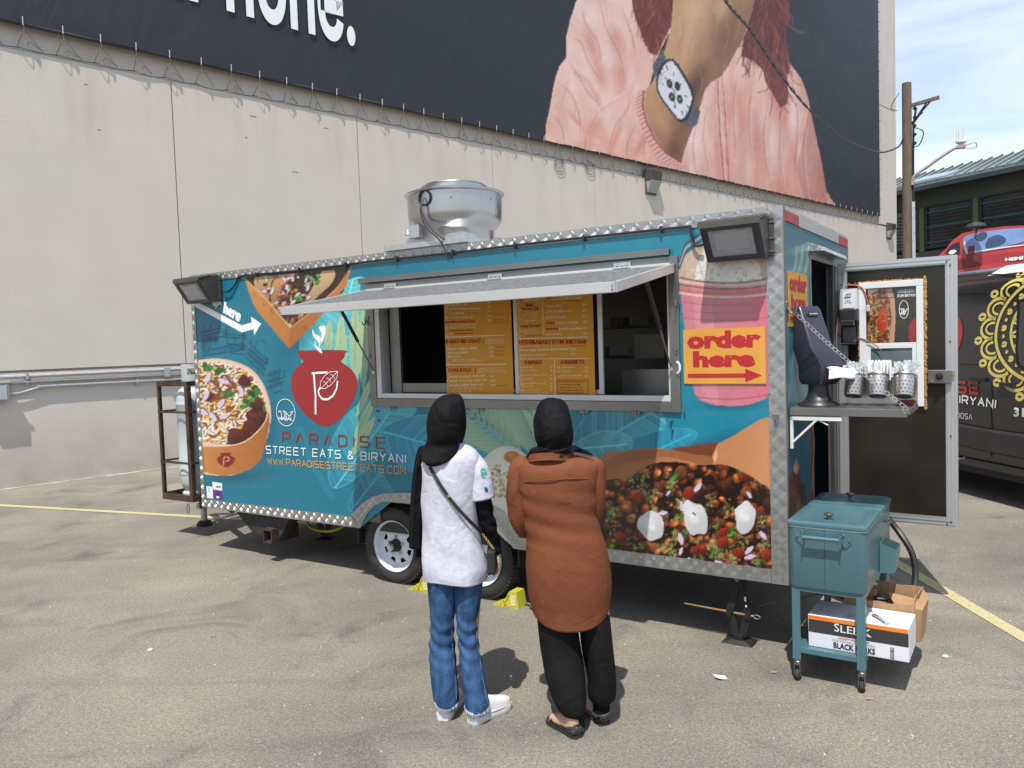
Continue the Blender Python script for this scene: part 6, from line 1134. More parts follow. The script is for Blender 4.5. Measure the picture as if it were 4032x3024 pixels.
# napkin dispenser
t = thing('napkin_dispenser', 'tall black napkin dispenser leaning back on the folding shelf with a napkin sticking out', 'napkin dispenser', tuple(TO-TA*.14+TN*.21+np.array([0, 0, SZ])), TR_+1.02)
NAV = M('translucent_black_plastic', (.030, .029, .048), .34, coat=.15, var=.15, scale=5)
b = B(); b.lathe([(.118, 0), (.116, .012), (.085, .03), (.066, .06), (.058, .10), (.060, .14)], n=28); b.build('base', BLK, t, smooth=True, angle=60)
def tow(xc, yc, z, w, d): return (xc-w/2, xc+w/2, yc-d/2, yc+d/2, z, .018)
b = B(); b.rrect([tow(.0, .0, .13, .14, .16), tow(-.0, -.01, .16, .165, .19), tow(.005, -.012, .25, .18, .20), tow(-.01, .035, .36, .182, .16), tow(-.01, .095, .58, .172, .11), tow(-.01, .10, .60, .155, .09)], 5); b.build('tower', NAV, t, smooth=True, angle=45)
b = B(); b.rrect([(-.045, .045, -.02, .02, 0, .019), (-.045, .045, -.02, .02, .003, .019)], 5); 
v = Vector((-.035, .08, .22)).normalized(); uu = Vector((1, 0, 0)); nv_ = uu.cross(v).normalized()
def face(a, t_, h): c = Vector((-.01, .0, .36)).lerp(Vector((-.01, .04, .58)), t_); return c+uu*a-Vector((0, 1, 0))*(.0+h)*1.0+Vector((0, -.038*(1-t_)*1.0, 0))
b.v = [tuple(face(p[0]-.003, .86+p[1]*2.2, .006+p[2])) for p in b.v]; b.build('badge', BLK, t)
b = B(); b.text('san jamar', [tuple((-.03, .90)), (.035, .90), (.035, .86), (-.03, .86)], lambda p: tuple(face(p[0]-.003, p[1], .0125)), bold=.02); b.build('lettering', WINK, t)
b = B(); b.add([(-.07, -.105, .165), (.07, -.11, .16), (.075, -.108, .232), (-.068, -.105, .236)], [(0, 1, 2, 3)]); b.build('napkin_slot', BLK, t)
NAP = M('white_napkin', (.80, .80, .80), .9, var=.03); b = B(); rs = []
for i in range(9):
    u = i/8; rs.append([(-.06+.20*u+.01*math.sin(v_*4), -.12-.055*math.sin(u*2.6)-.02*v_, .235-.062*v_-.012*u+.006*math.sin(u*9+v_*5)) for v_ in np.linspace(0, 1, 6)])
b.rings(rs, False, False, closed=False); o = b.build('napkin', NAP, t, smooth=True); o.modifiers.new('s', 'SOLIDIFY').thickness = .004
# cutlery baskets
t = thing('cutlery_holder', 'stainless holder with three perforated cutlery cups filled with wrapped cutlery and straws', 'cutlery holder', TL, TR_)
HP = M('holder_steel', (.48, .46, .42), .28, .85, var=.15, scale=5, bump=.05)
b = B(); b.hexa([(.27, .36, SZ), (.66, .36, SZ), (.66, .372, SZ), (.27, .372, SZ)], [(.27, .36, SZ+.11), (.66, .36, SZ+.11), (.66, .372, SZ+.11), (.27, .372, SZ+.11)]); b.hexa([(.275, .20, SZ+.17), (.655, .20, SZ+.17), (.655, .365, SZ+.115), (.275, .365, SZ+.115)], [(.275, .20, SZ+.176), (.655, .20, SZ+.176), (.655, .37, SZ+.121), (.275, .37, SZ+.121)])
b = B(); b.box(.27, .66, .36, .368, SZ+.001, SZ+.18); b.box(.28, .655, .27, .36, SZ+.176, SZ+.182); b.build('rack', HP, t, bevel=.002)
HOLE = M('basket_hole', (.012, .012, .012), .9); LAB = M('barcode_label', (.6, .6, .58), .7, var=.3, scale=120, stretch=(4, 1, 1))
for k, x in enumerate((.335, .465, .605)):
    ax = Vector((0, -.36, -.93)).normalized(); top = Vector((x, .26, SZ+.178)); u_ = Vector((1, 0, 0)); w_ = ax.cross(u_)
    def cp(r_, h_, a): return tuple(top+ax*h_+(u_*math.cos(a)+w_*math.sin(a))*r_)
    ang = np.linspace(0, 2*math.pi, 28, endpoint=False); b = B(); b.rings([[cp(r_, h_, a) for a in ang] for r_, h_ in ((.062, -.004), (.064, .004), (.052, .010), (.051, .12), (.049, .128), (.040, .131), (.0005, .131))], False, False); cup = b.build('cutlery_cup', HP, t, smooth=True, angle=45)
    b = B()
    for i in range(16):
        for j in range(5):
            a = (i+.5*(j % 2))*2*math.pi/16; h_ = .026+j*.022; c0 = Vector(cp(.0516, h_, a)); n0 = (u_*math.cos(a)+w_*math.sin(a)); tt = n0.cross(ax); b.add([tuple(c0+(ax*math.cos(q)+tt*math.sin(q))*.0042) for q in np.linspace(0, 2*math.pi, 7)[:-1]], [tuple(range(6))])
    for i in range(12): a = i*2*math.pi/12; b.add([tuple(Vector(cp(.03, .1318, a))+(u_*math.cos(q)+w_*math.sin(q))*.0045) for q in np.linspace(0, 2*math.pi, 7)[:-1]], [tuple(range(6))])
    b.build('cup_hole', HOLE, cup, kind='stuff')
    if k < 2: b = B(); b.quad(cp(.034, .1325, 3.6+k), cp(.030, .1325, 4.7+k), cp(.02, .1325, 5.6+k), cp(.02, .1325, 2.7+k)); b.build('cup_label', LAB, cup)
PLS = M('crinkled_wrapper', (.50, .53, .56), .15, coat=.6, var=.25, scale=60, bump=.5, bscale=50); STRW = M('white_straw', (.78, .78, .78), .6, var=.08)
rd = random.Random(8)
def wrappers(x, n, name='wrapped_cutlery'):
    b = B()
    for _ in range(n):
        a = rd.uniform(-.5, .5); px = x+rd.uniform(-.04, .04); py = .27+rd.uniform(-.03, .03); L = rd.uniform(.05, .10); z = SZ+.165; w = rd.uniform(.01, .02)
        b.hexa([(px-w, py, z), (px+w, py, z), (px+w, py+.003, z), (px-w, py+.003, z)], [(px-w*.8+a*L, py, z+L), (px+w*.8+a*L, py+.01, z+L*rd.uniform(.8, 1)), (px+w+a*L, py+.013, z+L), (px-w+a*L, py+.004, z+L*.9)])
    b.build(name, PLS, t, kind='stuff')
wrappers(.335, 16); wrappers(.40, 4); wrappers(.55, 5); wrappers(.61, 16)
b = B()
for _ in range(70): x = .465+rd.uniform(-.065, .065); y = .27+rd.uniform(-.03, .02); b.cyl((x, y, SZ+.15), (x+rd.uniform(-.004, .004), y, SZ+.262+rd.uniform(-.008, .006)), .0042, n=6)
b.build('wrapped_straws', STRW, t, kind='stuff')
b = B(); b.box(.55, .65, .33, .336, SZ+.001, SZ+.028); b.build('red_label', M('red_label', (.25, .03, .03), .5), shelf)
# things just inside the doorway
b = B(); b.tube(curve([(.01, .60, SZ-.1), (.02, .61, 1.2), (.005, .60, .9), (.02, .62, .6), (.03, .60, .50)], 5), .006, 6); b.build('orange_cord', MATS['orange_cord'], trailer, smooth=True)
b = B(); b.lathe([(.03, .90), (.05, .93), (.055, .98), (.03, 1.02)], (-.12, .78, 0), 12); b.build('red_extinguisher_top', M('red_enamel', (.4, .02, .02), .3, coat=.4), trailer, smooth=True)
b = B(); b.rings([[(-.10+.05*math.cos(a)*s, .80+.05*math.sin(a)*s, z) for a in np.linspace(0, 6.28, 9)[:-1]] for z, s in ((1.08, .6), (1.2, 1), (1.35, .8), (1.42, 1.1), (1.5, .6))]); b.build('hanging_bag', FOAM, trailer)
# ================================================================ things on the ground round the trailer
def Tw(x, y, z=0.): return tuple(TO-TA*x+TN*y+np.array([0, 0, z]))
# ---- cooler cart -----------------------------------------------------------------
CT = M('teal_cooler_paint', (.062, .140, .165), .36, var=.05, scale=4, coat=.25); CTW = M('bright_gasket', (.42, .52, .54), .4)
t = thing('cooler_cart', 'teal metal patio cooler on four casters beside the trailer doorway', 'cooler', TL, TR_)
x0, x1, y0, y1 = .081, .483, -.335, .555
b = B(); b.rrect([(x0+.003, x1-.003, y0+.003, y1-.003, .541, .033), (x0, x1, y0, y1, .548, .035), (x0, x1, y0, y1, .872, .035)], 6); body = b.build('cooler_body', CT, t, smooth=True, angle=40)
b = B(); b.rrect([(x0-.002, x1+.002, y0-.002, y1+.002, .873, .036), (x0-.002, x1+.002, y0-.002, y1+.002, .880, .036)], 6); b.build('gasket', CTW, body, smooth=True, angle=40)
ym = .10
for ya, yb in ((y0-.006, ym+.04), (ym+.046, y1+.006)):
    b = B(); b.rrect([(x0-.006, x1+.006, ya, yb, .882, .03), (x0-.008, x1+.008, ya-.002, yb, .890, .03), (x0-.006, x1+.006, ya, yb, .902, .03), (x0+.004, x1-.004, ya+.010, yb-.004, .908, .028), (x0+.045, x1-.045, ya+.05, yb-.05, .908, .02), (x0+.05, x1-.05, ya+.055, yb-.055, .9065, .02)], 6); lid = b.build('lid', CT, t, smooth=True, angle=32)
    yk = -.215 if ya < 0 else .43
    b = B(); b.lathe([(.010, .906), (.009, .918), (.013, .922), (.025, .930), (.026, .938), (.022, .941), (.0005, .942)], (.275, yk if ya < 0 else .42, 0), 18); b.build('lid_knob', STEEL, lid, smooth=True, angle=50)
b = B(); b.box(.2742, .2758, y0-.0022, y0-.0005, .545, .872); b.build('door_seam', M('dark_seam', (.01, .04, .05), .6), body)
b = B(); b.cyl((.172, y0-.045, .832), (.360, y0-.045, .832), .0115, n=16); b.box(.166, .172, y0-.05, y0-.004, .79, .85); b.box(.360, .366, y0-.05, y0-.004, .79, .85); h = b.build('side_handle', CT, t, smooth=True, angle=40)
for s_, xc in ((-1, .150), (1, .384)):
    b = B(); P = [(xc-s_*.022, .866), (xc-s_*.022, .784), (xc-s_*.0, .784), (xc+s_*.028, .812), (xc+s_*.028, .838), (xc, .866)]; b.prism(P, lambda p: (p[0], y0-.006, p[1]), lambda p: (p[0], y0-.001, p[1])); b.build('handle_plate', CT, h)
    b = B()
    for px, pz_ in ((xc-s_*.010, .852), (xc-s_*.010, .798), (xc+s_*.018, .825)): b.lathe([(.008, y0-.006), (.006, y0-.011), (.0005, y0-.012)], (px, 0, pz_), 10, 'y')
    b.build('handle_bolt', STEEL, h, smooth=True)
lg = .044
for lx in (x0+.014, x1-.010-lg):
    for ly in (y0+.012, y1-.012-lg):
        b = B(); b.box(lx, lx+lg, ly, ly+.004, .125, .54); b.box(lx if lx < .2 else lx+lg-.004, lx+.004 if lx < .2 else lx+lg, ly+.0045, ly+lg, .125, .54); b.box(lx+.0045, lx+lg-.0045, ly+.0045, ly+lg, .125, .128); b.build('leg', CT, t, bevel=.001)
        cx, cy = lx+lg/2, ly+lg/2; b = B(); b.lathe([(.019, .124), (.019, .112), (.021, .110), (.021, .100), (.016, .096)], (cx, cy, 0), 14); b.hexa([(cx-.017, cy-.018, .03), (cx-.014, cy-.018, .03), (cx-.014, cy+.02, .03), (cx-.017, cy+.02, .03)], [(cx-.017, cy-.02, .098), (cx-.014, cy-.02, .098), (cx-.014, cy+.016, .098), (cx-.017, cy+.016, .098)]); b.hexa([(cx+.014, cy-.018, .03), (cx+.017, cy-.018, .03), (cx+.017, cy+.02, .03), (cx+.014, cy+.02, .03)], [(cx+.014, cy-.02, .098), (cx+.017, cy-.02, .098), (cx+.017, cy+.016, .098), (cx+.014, cy+.016, .098)]); b.box(cx-.017, cx+.017, cy-.02, cy+.016, .092, .0985); c = b.build('caster', STEEL, t, smooth=True, angle=35)
        b = B(); b.lathe([(.012, cx-.012), (.030, cx-.011), (.033, cx-.007), (.033, cx+.007), (.030, cx+.011), (.012, cx+.012)], (0, cy+.002, .033), 22, 'x'); b.build('wheel', TYR, c, smooth=True, angle=40)
b = B(); b.box(x0+.03, x1-.03, y0+.03, y1-.03, .180, .190); b.box(x0+.0585, x1-.055, y0+.013, y0+.029, .165, .195); b.box(x0+.0585, x1-.055, y1-.029, y1-.013, .165, .195); b.box(x0+.014, x0+.03, y0+.057, y1-.057, .165, .195); b.box(x1-.026, x1-.010, y0+.057, y1-.057, .165, .195); b.build('lower_shelf', CT, t, bevel=.002)
b = B(); b.box(x0+.0585, x1-.055, y0+.013, y0+.018, .515, .54); b.box(x1-.016, x1-.011, y0+.057, y1-.057, .51, .54); b.box(x0+.015, x0+.02, y0+.057, y1-.057, .51, .54); b.build('apron', CT, t)
b = B(); xp = x1+.002; b.hexa([(xp, .10, .55), (xp+.075, .10, .555), (xp+.075, .26, .555), (xp, .26, .55)], [(xp, .10, .725), (xp+.092, .10, .690), (xp+.092, .26, .690), (xp, .26, .725)]); o = b.build('cap_catcher', CT, t); b = B(); b.add([(xp+.006, .105, .7238), (xp+.088, .105, .6922), (xp+.088, .255, .6922), (xp+.006, .255, .7238)], [(0, 1, 2, 3)]); o.data.vertices[0].co.x += 0; b.v = [(v[0], v[1], v[2]+.0015) for v in b.v]; b.build('catcher_mouth', M('deep_teal', (.008, .03, .035), .7), o)
b = B(); b.lathe([(.016, xp-.004), (.014, xp+.006), (.0005, xp+.007)], (0, .37, .80), 12, 'x'); b.hexa([(xp+.004, .355, .782), (xp+.03, .36, .787), (xp+.03, .375, .787), (xp+.004, .38, .782)], [(xp+.004, .355, .802), (xp+.018, .36, .800), (xp+.018, .375, .800), (xp+.004, .38, .802)]); b.build('bottle_opener', STEEL, t, smooth=True, angle=30)
b = B(); b.box(xp-.003, xp+.006, y0+.19, y0+.235, .555, .565); b.cyl((xp, y0+.17, .556), (xp+.004, y0+.21, .585), .003, n=6); b.cyl((xp, y0+.20, .552), (xp+.02, y0+.20, .552), .007, n=8); b.build('drain_tap', STEEL, t)
# ---- boxes on its lower shelf ------------------------------------------------------
CW = M('white_carton', (.62, .62, .66), .75, var=.03, scale=3, bump=.1, bscale=12, dirt=.06); CORR = M('brown_cardboard', (.36, .215, .11), .85, var=.10, scale=9, stretch=(6, 6, .5), bump=.2, bscale=30, dirt=.08); OB = M('orange_band', (.72, .20, .02), .6, var=.04); BBN = M('charcoal_band', (.030, .028, .028), .6, var=.12, scale=60, stretch=(3, 1, .2))
t = thing('fork_carton', 'white SLEEK carton of black forks lying on the cart shelf under the cooler', 'carton', TL, TR_)
a0, a1, c0, c1, e0, e1 = .168, .676, -.262, .03, .191, .371
b = B(); b.hexa([(a0, c0, e0), (a1, c0-.004, e0), (a1, c1, e0), (a0, c1, e0)], [(a0-.002, c0, e1), (a1, c0-.004, e1+.002), (a1, c1, e1-.010), (a0, c1, e1-.004)]); ob = b.build('carton', CW, t, bevel=.003)
yy = lambda x: c0-.004*(x-a0)/(a1-a0)-.0012
def band(x_a, x_b, z_a, z_b, m, nm, lift=0): b = B(); b.quad((x_a, yy(x_a)-lift, z_a), (x_b, yy(x_b)-lift, z_a), (x_b, yy(x_b)-lift, z_b), (x_a, yy(x_a)-lift, z_b)); return b.build(nm, m, ob)
band(a0+.002, a1-.002, e1-.026, e1-.004, OB, 'orange_band'); band(a0+.002, a1-.002, e1-.098, e1-.0262, BBN, 'charcoal_band')
b = B(); fz = lambda p: (p[0], yy(p[0])-.0008, p[1])
for ch, xa, xb in (('S', .305, .331), ('L', .338, .366), ('E', .372, .398), ('E', .404, .432), ('K', .448, .494)): b.text(ch, [(xa, .342 if ch == 'S' else .336), (xb, .342 if ch == 'S' else .336), (xb, .297), (xa, .297)], fz)
for xa, xb in ((.338, .366), (.372, .398), (.404, .432), (.448, .494)): b.add([fz(p) for p in ((xa-.002, .296), (xb+.002, .296), (xb+.002, .298), (xa-.002, .298))], [(0, 1, 2, 3)])
b.build('lettering', WINK, ob)
b = B(); b.text('HEAVY WEIGHT PP', [(.325, .268), (.483, .268), (.483, .258), (.325, .258)], fz, bold=.02); b.text('ITEM# SUWFHWAPPB1000', [(.174, .362), (.275, .358), (.275, .351), (.174, .355)], fz); b.build('lettering', M('dark_orange_ink', (.45, .10, .02), .6), ob)
b = B(); b.text('INDIVIDUALLY WRAPPED', [(.293, .2535), (.512, .2535), (.512, .2415), (.293, .2415)], fz); b.build('lettering', GRI, ob)
b = B(); b.text('BLACK FORKS', [(.300, .236), (.512, .236), (.512, .202), (.300, .202)], fz, bold=.035)
b.box(.586, .604, yy(.59)-.0012, yy(.59)-.0004, .200, .258); b.build('lettering', BLI, ob)
b = B(); b.box(.589, .601, yy(.59)-.002, yy(.59)-.0013, .203, .255); b.build('fork_picture', M('pale_grey_ink', (.4, .4, .42), .6), ob); b = B(); b.box(.5935, .5965, yy(.59)-.003, yy(.59)-.0021, .206, .235); b.box(.5915, .5985, yy(.59)-.003, yy(.59)-.0021, .235, .247); b.build('fork_picture', BLI, ob)
b = B(); top = lambda p: (p[0], p[1], e1+.0022*(p[0]-a0)/(a1-a0)-.0058*(p[1]-c0)/(c1-c0)+.0006)
b.text('FRAGILE', [(.355, -.145), (.415, -.15), (.415, -.168), (.355, -.163)], top); b.text('KEEP AWAY FROM HEAT', [(.352, -.175), (.462, -.182), (.462, -.196), (.352, -.190)], top); b.text('STORE IN DRY PLACE', [(.356, -.202), (.46, -.209), (.46, -.222), (.356, -.216)], top)
wide(b, [(.19, -.25), (.27, -.252), (.27, -.205), (.19, -.203), (.19, -.25)], .0018, lambda x, y: top((x, y)))
for k in range(3): wide(b, [(.205+k*.006, -.18), (.205+k*.006, -.12)], .0012, lambda x, y: top((x, y)))
b.build('lettering', GRI, ob)
t = thing('wrapped_fork', 'single black plastic fork in a clear wrapper lying on the white carton', 'fork', TL, TR_); b = B(); b.tube([(.50, -.14, .3755), (.535, -.20, .3755), (.553, -.232, .3755)], [.004, .003, .004], 5)
for k in (-1, 0, 1): b.tube([(.50+k*.004, -.14+k*.002, .376), (.485+k*.005, -.115+k*.003, .376)], .0014, 4)
b.build('fork', BLK, t); b = B(); b.add([(.468, -.10, .3735), (.51, -.115, .3755), (.585, -.235, .3735), (.56, -.255, .3765), (.52, -.19, .379), (.48, -.14, .3785)], [(0, 1, 4, 5), (1, 2, 3, 4)]); b.build('clear_wrapper', PLS, t)
t = thing('cardboard_box', 'open brown cardboard box with torn flaps behind the fork carton', 'cardboard box', TL, TR_)
P0_, P1_, P2_, P3_ = (.30, .045), (.668, .04), (.684, .33), (.30, .34); zb_, zt_ = .193, .408; b = B()
def wallb(p, q, z0, z1a, z1b, th=.004, lean=0, n=6):
    d = np.array(q)-np.array(p); L = np.linalg.norm(d); nn = np.array([-d[1], d[0]])/L*th; rs = []
    for k in range(n+1):
        u = k/n; c = np.array(p)+d*u; w = .004*math.sin(u*9+p[0]*30); zt = z1a+(z1b-z1a)*u+.006*math.sin(u*14+p[1]*20); l_ = nn/th*lean*math.sin(u*math.pi); rs.append([(c[0]+w, c[1]-w, z0), (c[0]+nn[0]+w, c[1]+nn[1]-w, z0), (c[0]+nn[0]+l_[0], c[1]+nn[1]+l_[1], zt), (c[0]+l_[0], c[1]+l_[1], zt)])
    return b.rings(rs)
wallb(P0_, P1_, zb_, zt_-.012, zt_-.004, lean=-.01); wallb(P1_, P2_, zb_-.02, zt_-.01, zt_+.02, lean=.015); wallb(P2_, P3_, zb_, zt_+.02, zt_+.03); wallb(P3_, P0_, zb_, zt_+.02, zt_-.01); b.box(.305, .665, .05, .33, zb_, zb_+.004); b.hexa([(.66, .05, .20), (.69, .10, .175), (.70, .28, .18), (.67, .32, .20)], [(.67, .045, .385), (.705, .08, .37), (.715, .30, .38), (.685, .33, .42)]); cbx = b.build('box_walls', CORR, t)
b = B(); b.hexa([(.50, .25, .395), (.67, .22, .385), (.675, .09, .375), (.56, .12, .37)], [(.50, .25, .399), (.67, .22, .389), (.675, .09, .379), (.56, .12, .374)]); b.hexa([(.31, .06, .37), (.44, .05, .38), (.45, .12, .375), (.31, .16, .36)], [(.31, .06, .374), (.44, .05, .384), (.45, .12, .379), (.31, .16, .364)]); b.build('flap', CORR, t)
b = B(); rs = [[(.47+.035*s*math.cos(a)*(1+.3*math.sin(3*a+k)), .20+.025*s*math.sin(a), .35+.012*k) for a in np.linspace(0, 6.28, 8)[:-1]] for k, s in enumerate((1.2, 1, 1.3, .6, .3))]; b.rings(rs); b.build('crumpled_wrapper', M('dark_crumple', (.05, .04, .035), .5, var=.5, scale=60), t)
t = thing('brown_packing_scrap', 'piece of brown paper sticking up inside the cardboard box', 'paper', TL, TR_); b = B(); b.hexa([(.40, .19, .25), (.46, .20, .25), (.46, .205, .25), (.40, .195, .25)], [(.38, .20, .41), (.455, .19, .425), (.455, .195, .425), (.38, .205, .41)]); b.build('paper', CORR, t)
# ---- scissor jack -------------------------------------------------------------------
BJ = M('worn_black_steel', (.020, .019, .018), .6, .3, var=.4, scale=25, bump=.2)
RSW = M('rusty_screw', (.30, .18, .08), .7, .4, var=.5, scale=60, stretch=(9, 1, 1))
def sjack(label, x, y, rot=0.):
    t = thing('scissor_jack', label, 'jack', Tw(x, y), TR_+rot, 'scissor jacks holding the trailer level'); b = B()
    b.box(-.04, .04, -.03, .03, .34, .436); hd = b.build('jack_head', BJ, t, bevel=.003); b = B(); b.lathe([(.017, -.031), (.015, -.036), (.0005, -.036)], (0, 0, .41), 10, 'y'); b.build('pivot_bolt', STEEL, hd)
    for s_ in (-1, 1):
        b = B(); b.beam((s_*.015, s_*.006, .345), (s_*.058, s_*.006, .185), .045, .022, (0, 1, 0)); b.build('upper_arm', BJ, t, bevel=.002); b = B(); b.beam((s_*.058, -s_*.008, .175), (s_*.022, -s_*.008, .04), .05, .024, (0, 1, 0)); b.build('lower_arm', BJ, t, bevel=.002)
        b = B(); b.cyl((s_*.06, -.035, .18), (s_*.06, .035, .18), .017, n=12); b.build('trunnion', BJ, t)
    b = B(); b.cyl((-.36, 0, .192), (-.05, 0, .182), .0045, .0075, n=7); b.cyl((-.05, 0, .182), (.09, 0, .178), .0075, n=8); b.build('lead_screw', RSW, t, smooth=True)
    b = B(); b.tube([(.112+.02*math.cos(a), 0, .176+.012*math.sin(a)) for a in np.linspace(0, 6.28, 12)], .005, 6); b.cyl((.08, 0, .178), (.095, 0, .177), .011, n=6); b.build('drive_eye', STEEL, t)
    b = B(); b.hexa([(-.10, -.07, .0), (.10, -.07, .0), (.10, .07, .0), (-.10, .07, .0)], [(-.045, -.04, .022), (.045, -.04, .022), (.045, .04, .022), (-.045, .04, .022)]); b.box(-.03, .03, -.03, .03, .022, .055); b.build('jack_foot', BJ, t, bevel=.003)
    b = B(); b.box(.040, .052, -.018, -.0155, .27, .30); b.box(.046, .056, -.018, -.0155, .235, .25); b.build('worn_label', STW, t)
    return t
sjack('black scissor jack under the trailer near the cooler, rusty lead screw sticking out left', -.335, .10)
sjack('black folded scissor jack hanging under the front left end of the trailer', -4.86, .9, .5)
# ---- tongue jack, propane cage -------------------------------------------------------
t = thing('tongue_jack', 'black round post jack standing at the drawbar end, left of the trailer', 'jack', tuple(G(806, 2068)), TR_)
b = B(); b.cyl((0, 0, .24), (0, 0, .95), .045, n=16); b.lathe([(.049, .20), (.052, .25), (.047, .28)], n=16); b.build('outer_tube', BJ, t, smooth=True, angle=40); b = B(); b.cyl((0, 0, .03), (0, 0, .24), .034, n=14); b.build('inner_tube', PVC, t, smooth=True); b = B(); b.lathe([(.085, 0), (.088, .02), (.07, .035), (.075, .045), (.045, .06)], n=16); b.build('foot_pad', BJ, t, smooth=True, angle=30)
t = thing('drawbar', 'black A-frame drawbar under the propane cage', 'drawbar', TL, TR_); b = B(); b.beam((-5.58, .35, .36), (-7.0, 1.0, .36), .05, .10); b.beam((-5.58, 1.65, .36), (-7.0, 1.0, .36), .05, .10); b.build('drawbar_beam', BJ, t)
CG = M('rusty_angle_iron', (.075, .042, .028), .75, .35, var=.45, scale=11, bump=.25, bscale=40)
t = thing('propane_cage', 'rusty brown steel cage for the gas cylinder at the drawbar end', 'cage', TL, TR_)
gx0, gx1, gy0, gy1, gz0, gz1 = -6.56, -6.04, .215, .66, .40, 1.655
for x, y in ((gx0, gy0), (gx1-.05, gy0), (gx0, gy1-.05), (gx1-.05, gy1-.05)):
    w_ = .032 if x == gx0 else .05; b = B(); b.box(x, x+w_, y, y+.012, gz0+.071, gz1-.051); b.box(x if x == gx0 else x+.038, x+.012 if x == gx0 else x+.05, y+.0125, y+.05, gz0+.071, gz1-.051); b.build('cage_post', CG, t, bevel=.002)
for z0, z1 in ((gz0, gz0+.07), (gz1-.05, gz1)):
    for q in ((gx0, gx1, gy0, gy0+.012), (gx0, gx1, gy1-.012, gy1), (gx0, gx0+.012, gy0+.013, gy1-.013), (gx1-.012, gx1, gy0+.013, gy1-.013)): b = B(); b.box(*q, z0, z1); b.build('cage_rail', CG, t, bevel=.002)
b = B(); b.box(gx0+.013, gx1-.013, gy0+.013, gy1-.013, gz0, gz0+.012); b.build('cage_floor', CG, t)
for z in (1.335, .805):
    for q in ((gx0+.02, gx1-.02, gy0-.006, gy0-.001), (gx0+.02, gx1-.02, gy1+.001, gy1+.006)): b = B(); b.box(*q, z-.012, z+.012); b.build('cage_strap', CG, t)
    b = B(); b.box(gx0-.006, gx0-.001, gy0, gy1, z-.01, z+.01); b.box(gx1+.001, gx1+.006, gy0, gy1, z-.01, z+.01); b.build('cage_strap', CG, t)
for x in (-6.14, -5.98):
    b = B(); b.tube([(x+.02*math.cos(a), gy0+.01, gz0-.07+.05*math.sin(a)+.01*math.cos(a)) for a in np.linspace(0, 6.28, 14)] if x < -6.1 else [(x+.012*math.cos(a), gy0+.01, gz0-.03+.03*math.sin(a)) for a in np.linspace(0, 6.28, 12)], .005, 5); b.build('hanging_clip', STEEL, t)
PG_ = M('pale_grey_cylinder', (.42, .47, .49), .45, var=.05, scale=6, coat=.1, dirt=.12)
t = thing('propane_cylinder', 'tall pale grey gas cylinder standing in the rusty cage', 'gas cylinder', TL, TR_)
cx, cy, cr = -6.235, .44, .188
b = B(); b.lathe([(.165, .415), (.17, .47), (.14, .50), (.165, .53), (.183, .58), (cr, .64), (cr, .67), (cr+.003, .675), (cr+.003, .69), (cr, .695), (cr, 1.40), (cr+.003, 1.405), (cr+.003, 1.42), (cr, 1.425), (cr, 1.45), (.18, 1.50), (.155, 1.56), (.10, 1.60), (.05, 1.62)], (cx, cy, 0), 36); cyl = b.build('cylinder_shell', PG_, t, smooth=True, angle=50)
b = B()
for k in range(26):
    a = math.radians(-140+k*10.8) ; a1_ = a+math.radians(10.8); hole = 7 <= k < 15
    for z0, z1 in (((1.66, 1.72), (1.80, 1.83)) if hole else ((1.66, 1.83),)):
        R0, R1 = .115, .121; b.hexa([(cx+R0*math.cos(a), cy+R0*math.sin(a), z0), (cx+R0*math.cos(a1_), cy+R0*math.sin(a1_), z0), (cx+R1*math.cos(a1_), cy+R1*math.sin(a1_), z0), (cx+R1*math.cos(a), cy+R1*math.sin(a), z0)], [(cx+R0*math.cos(a), cy+R0*math.sin(a), z1), (cx+R0*math.cos(a1_), cy+R0*math.sin(a1_), z1), (cx+R1*math.cos(a1_), cy+R1*math.sin(a1_), z1), (cx+R1*math.cos(a), cy+R1*math.sin(a), z1)])
b.build('valve_collar', PG_, cyl)
b = B(); b.lathe([(.12, 1.59), (.12, 1.66)], (cx, cy, 0), 24, caps=False); b.build('collar_ring', PG_, cyl, smooth=True)
b = B(); b.lathe([(.025, 1.62), (.025, 1.74), (.045, 1.745), (.045, 1.765), (.0005, 1.77)], (cx, cy, 0), 12); b.build('valve', MATS['brass'], cyl); b = B(); b.tube(curve([(cx, cy, 1.7), (cx+.08, cy-.03, 1.72), (cx+.09, cy-.05, 1.68)], 4), .012, 6); b.cyl((cx-.06, cy-.04, 1.70), (cx-.02, cy-.06, 1.73), .018, n=8); b.build('regulator', BLK, cyl)
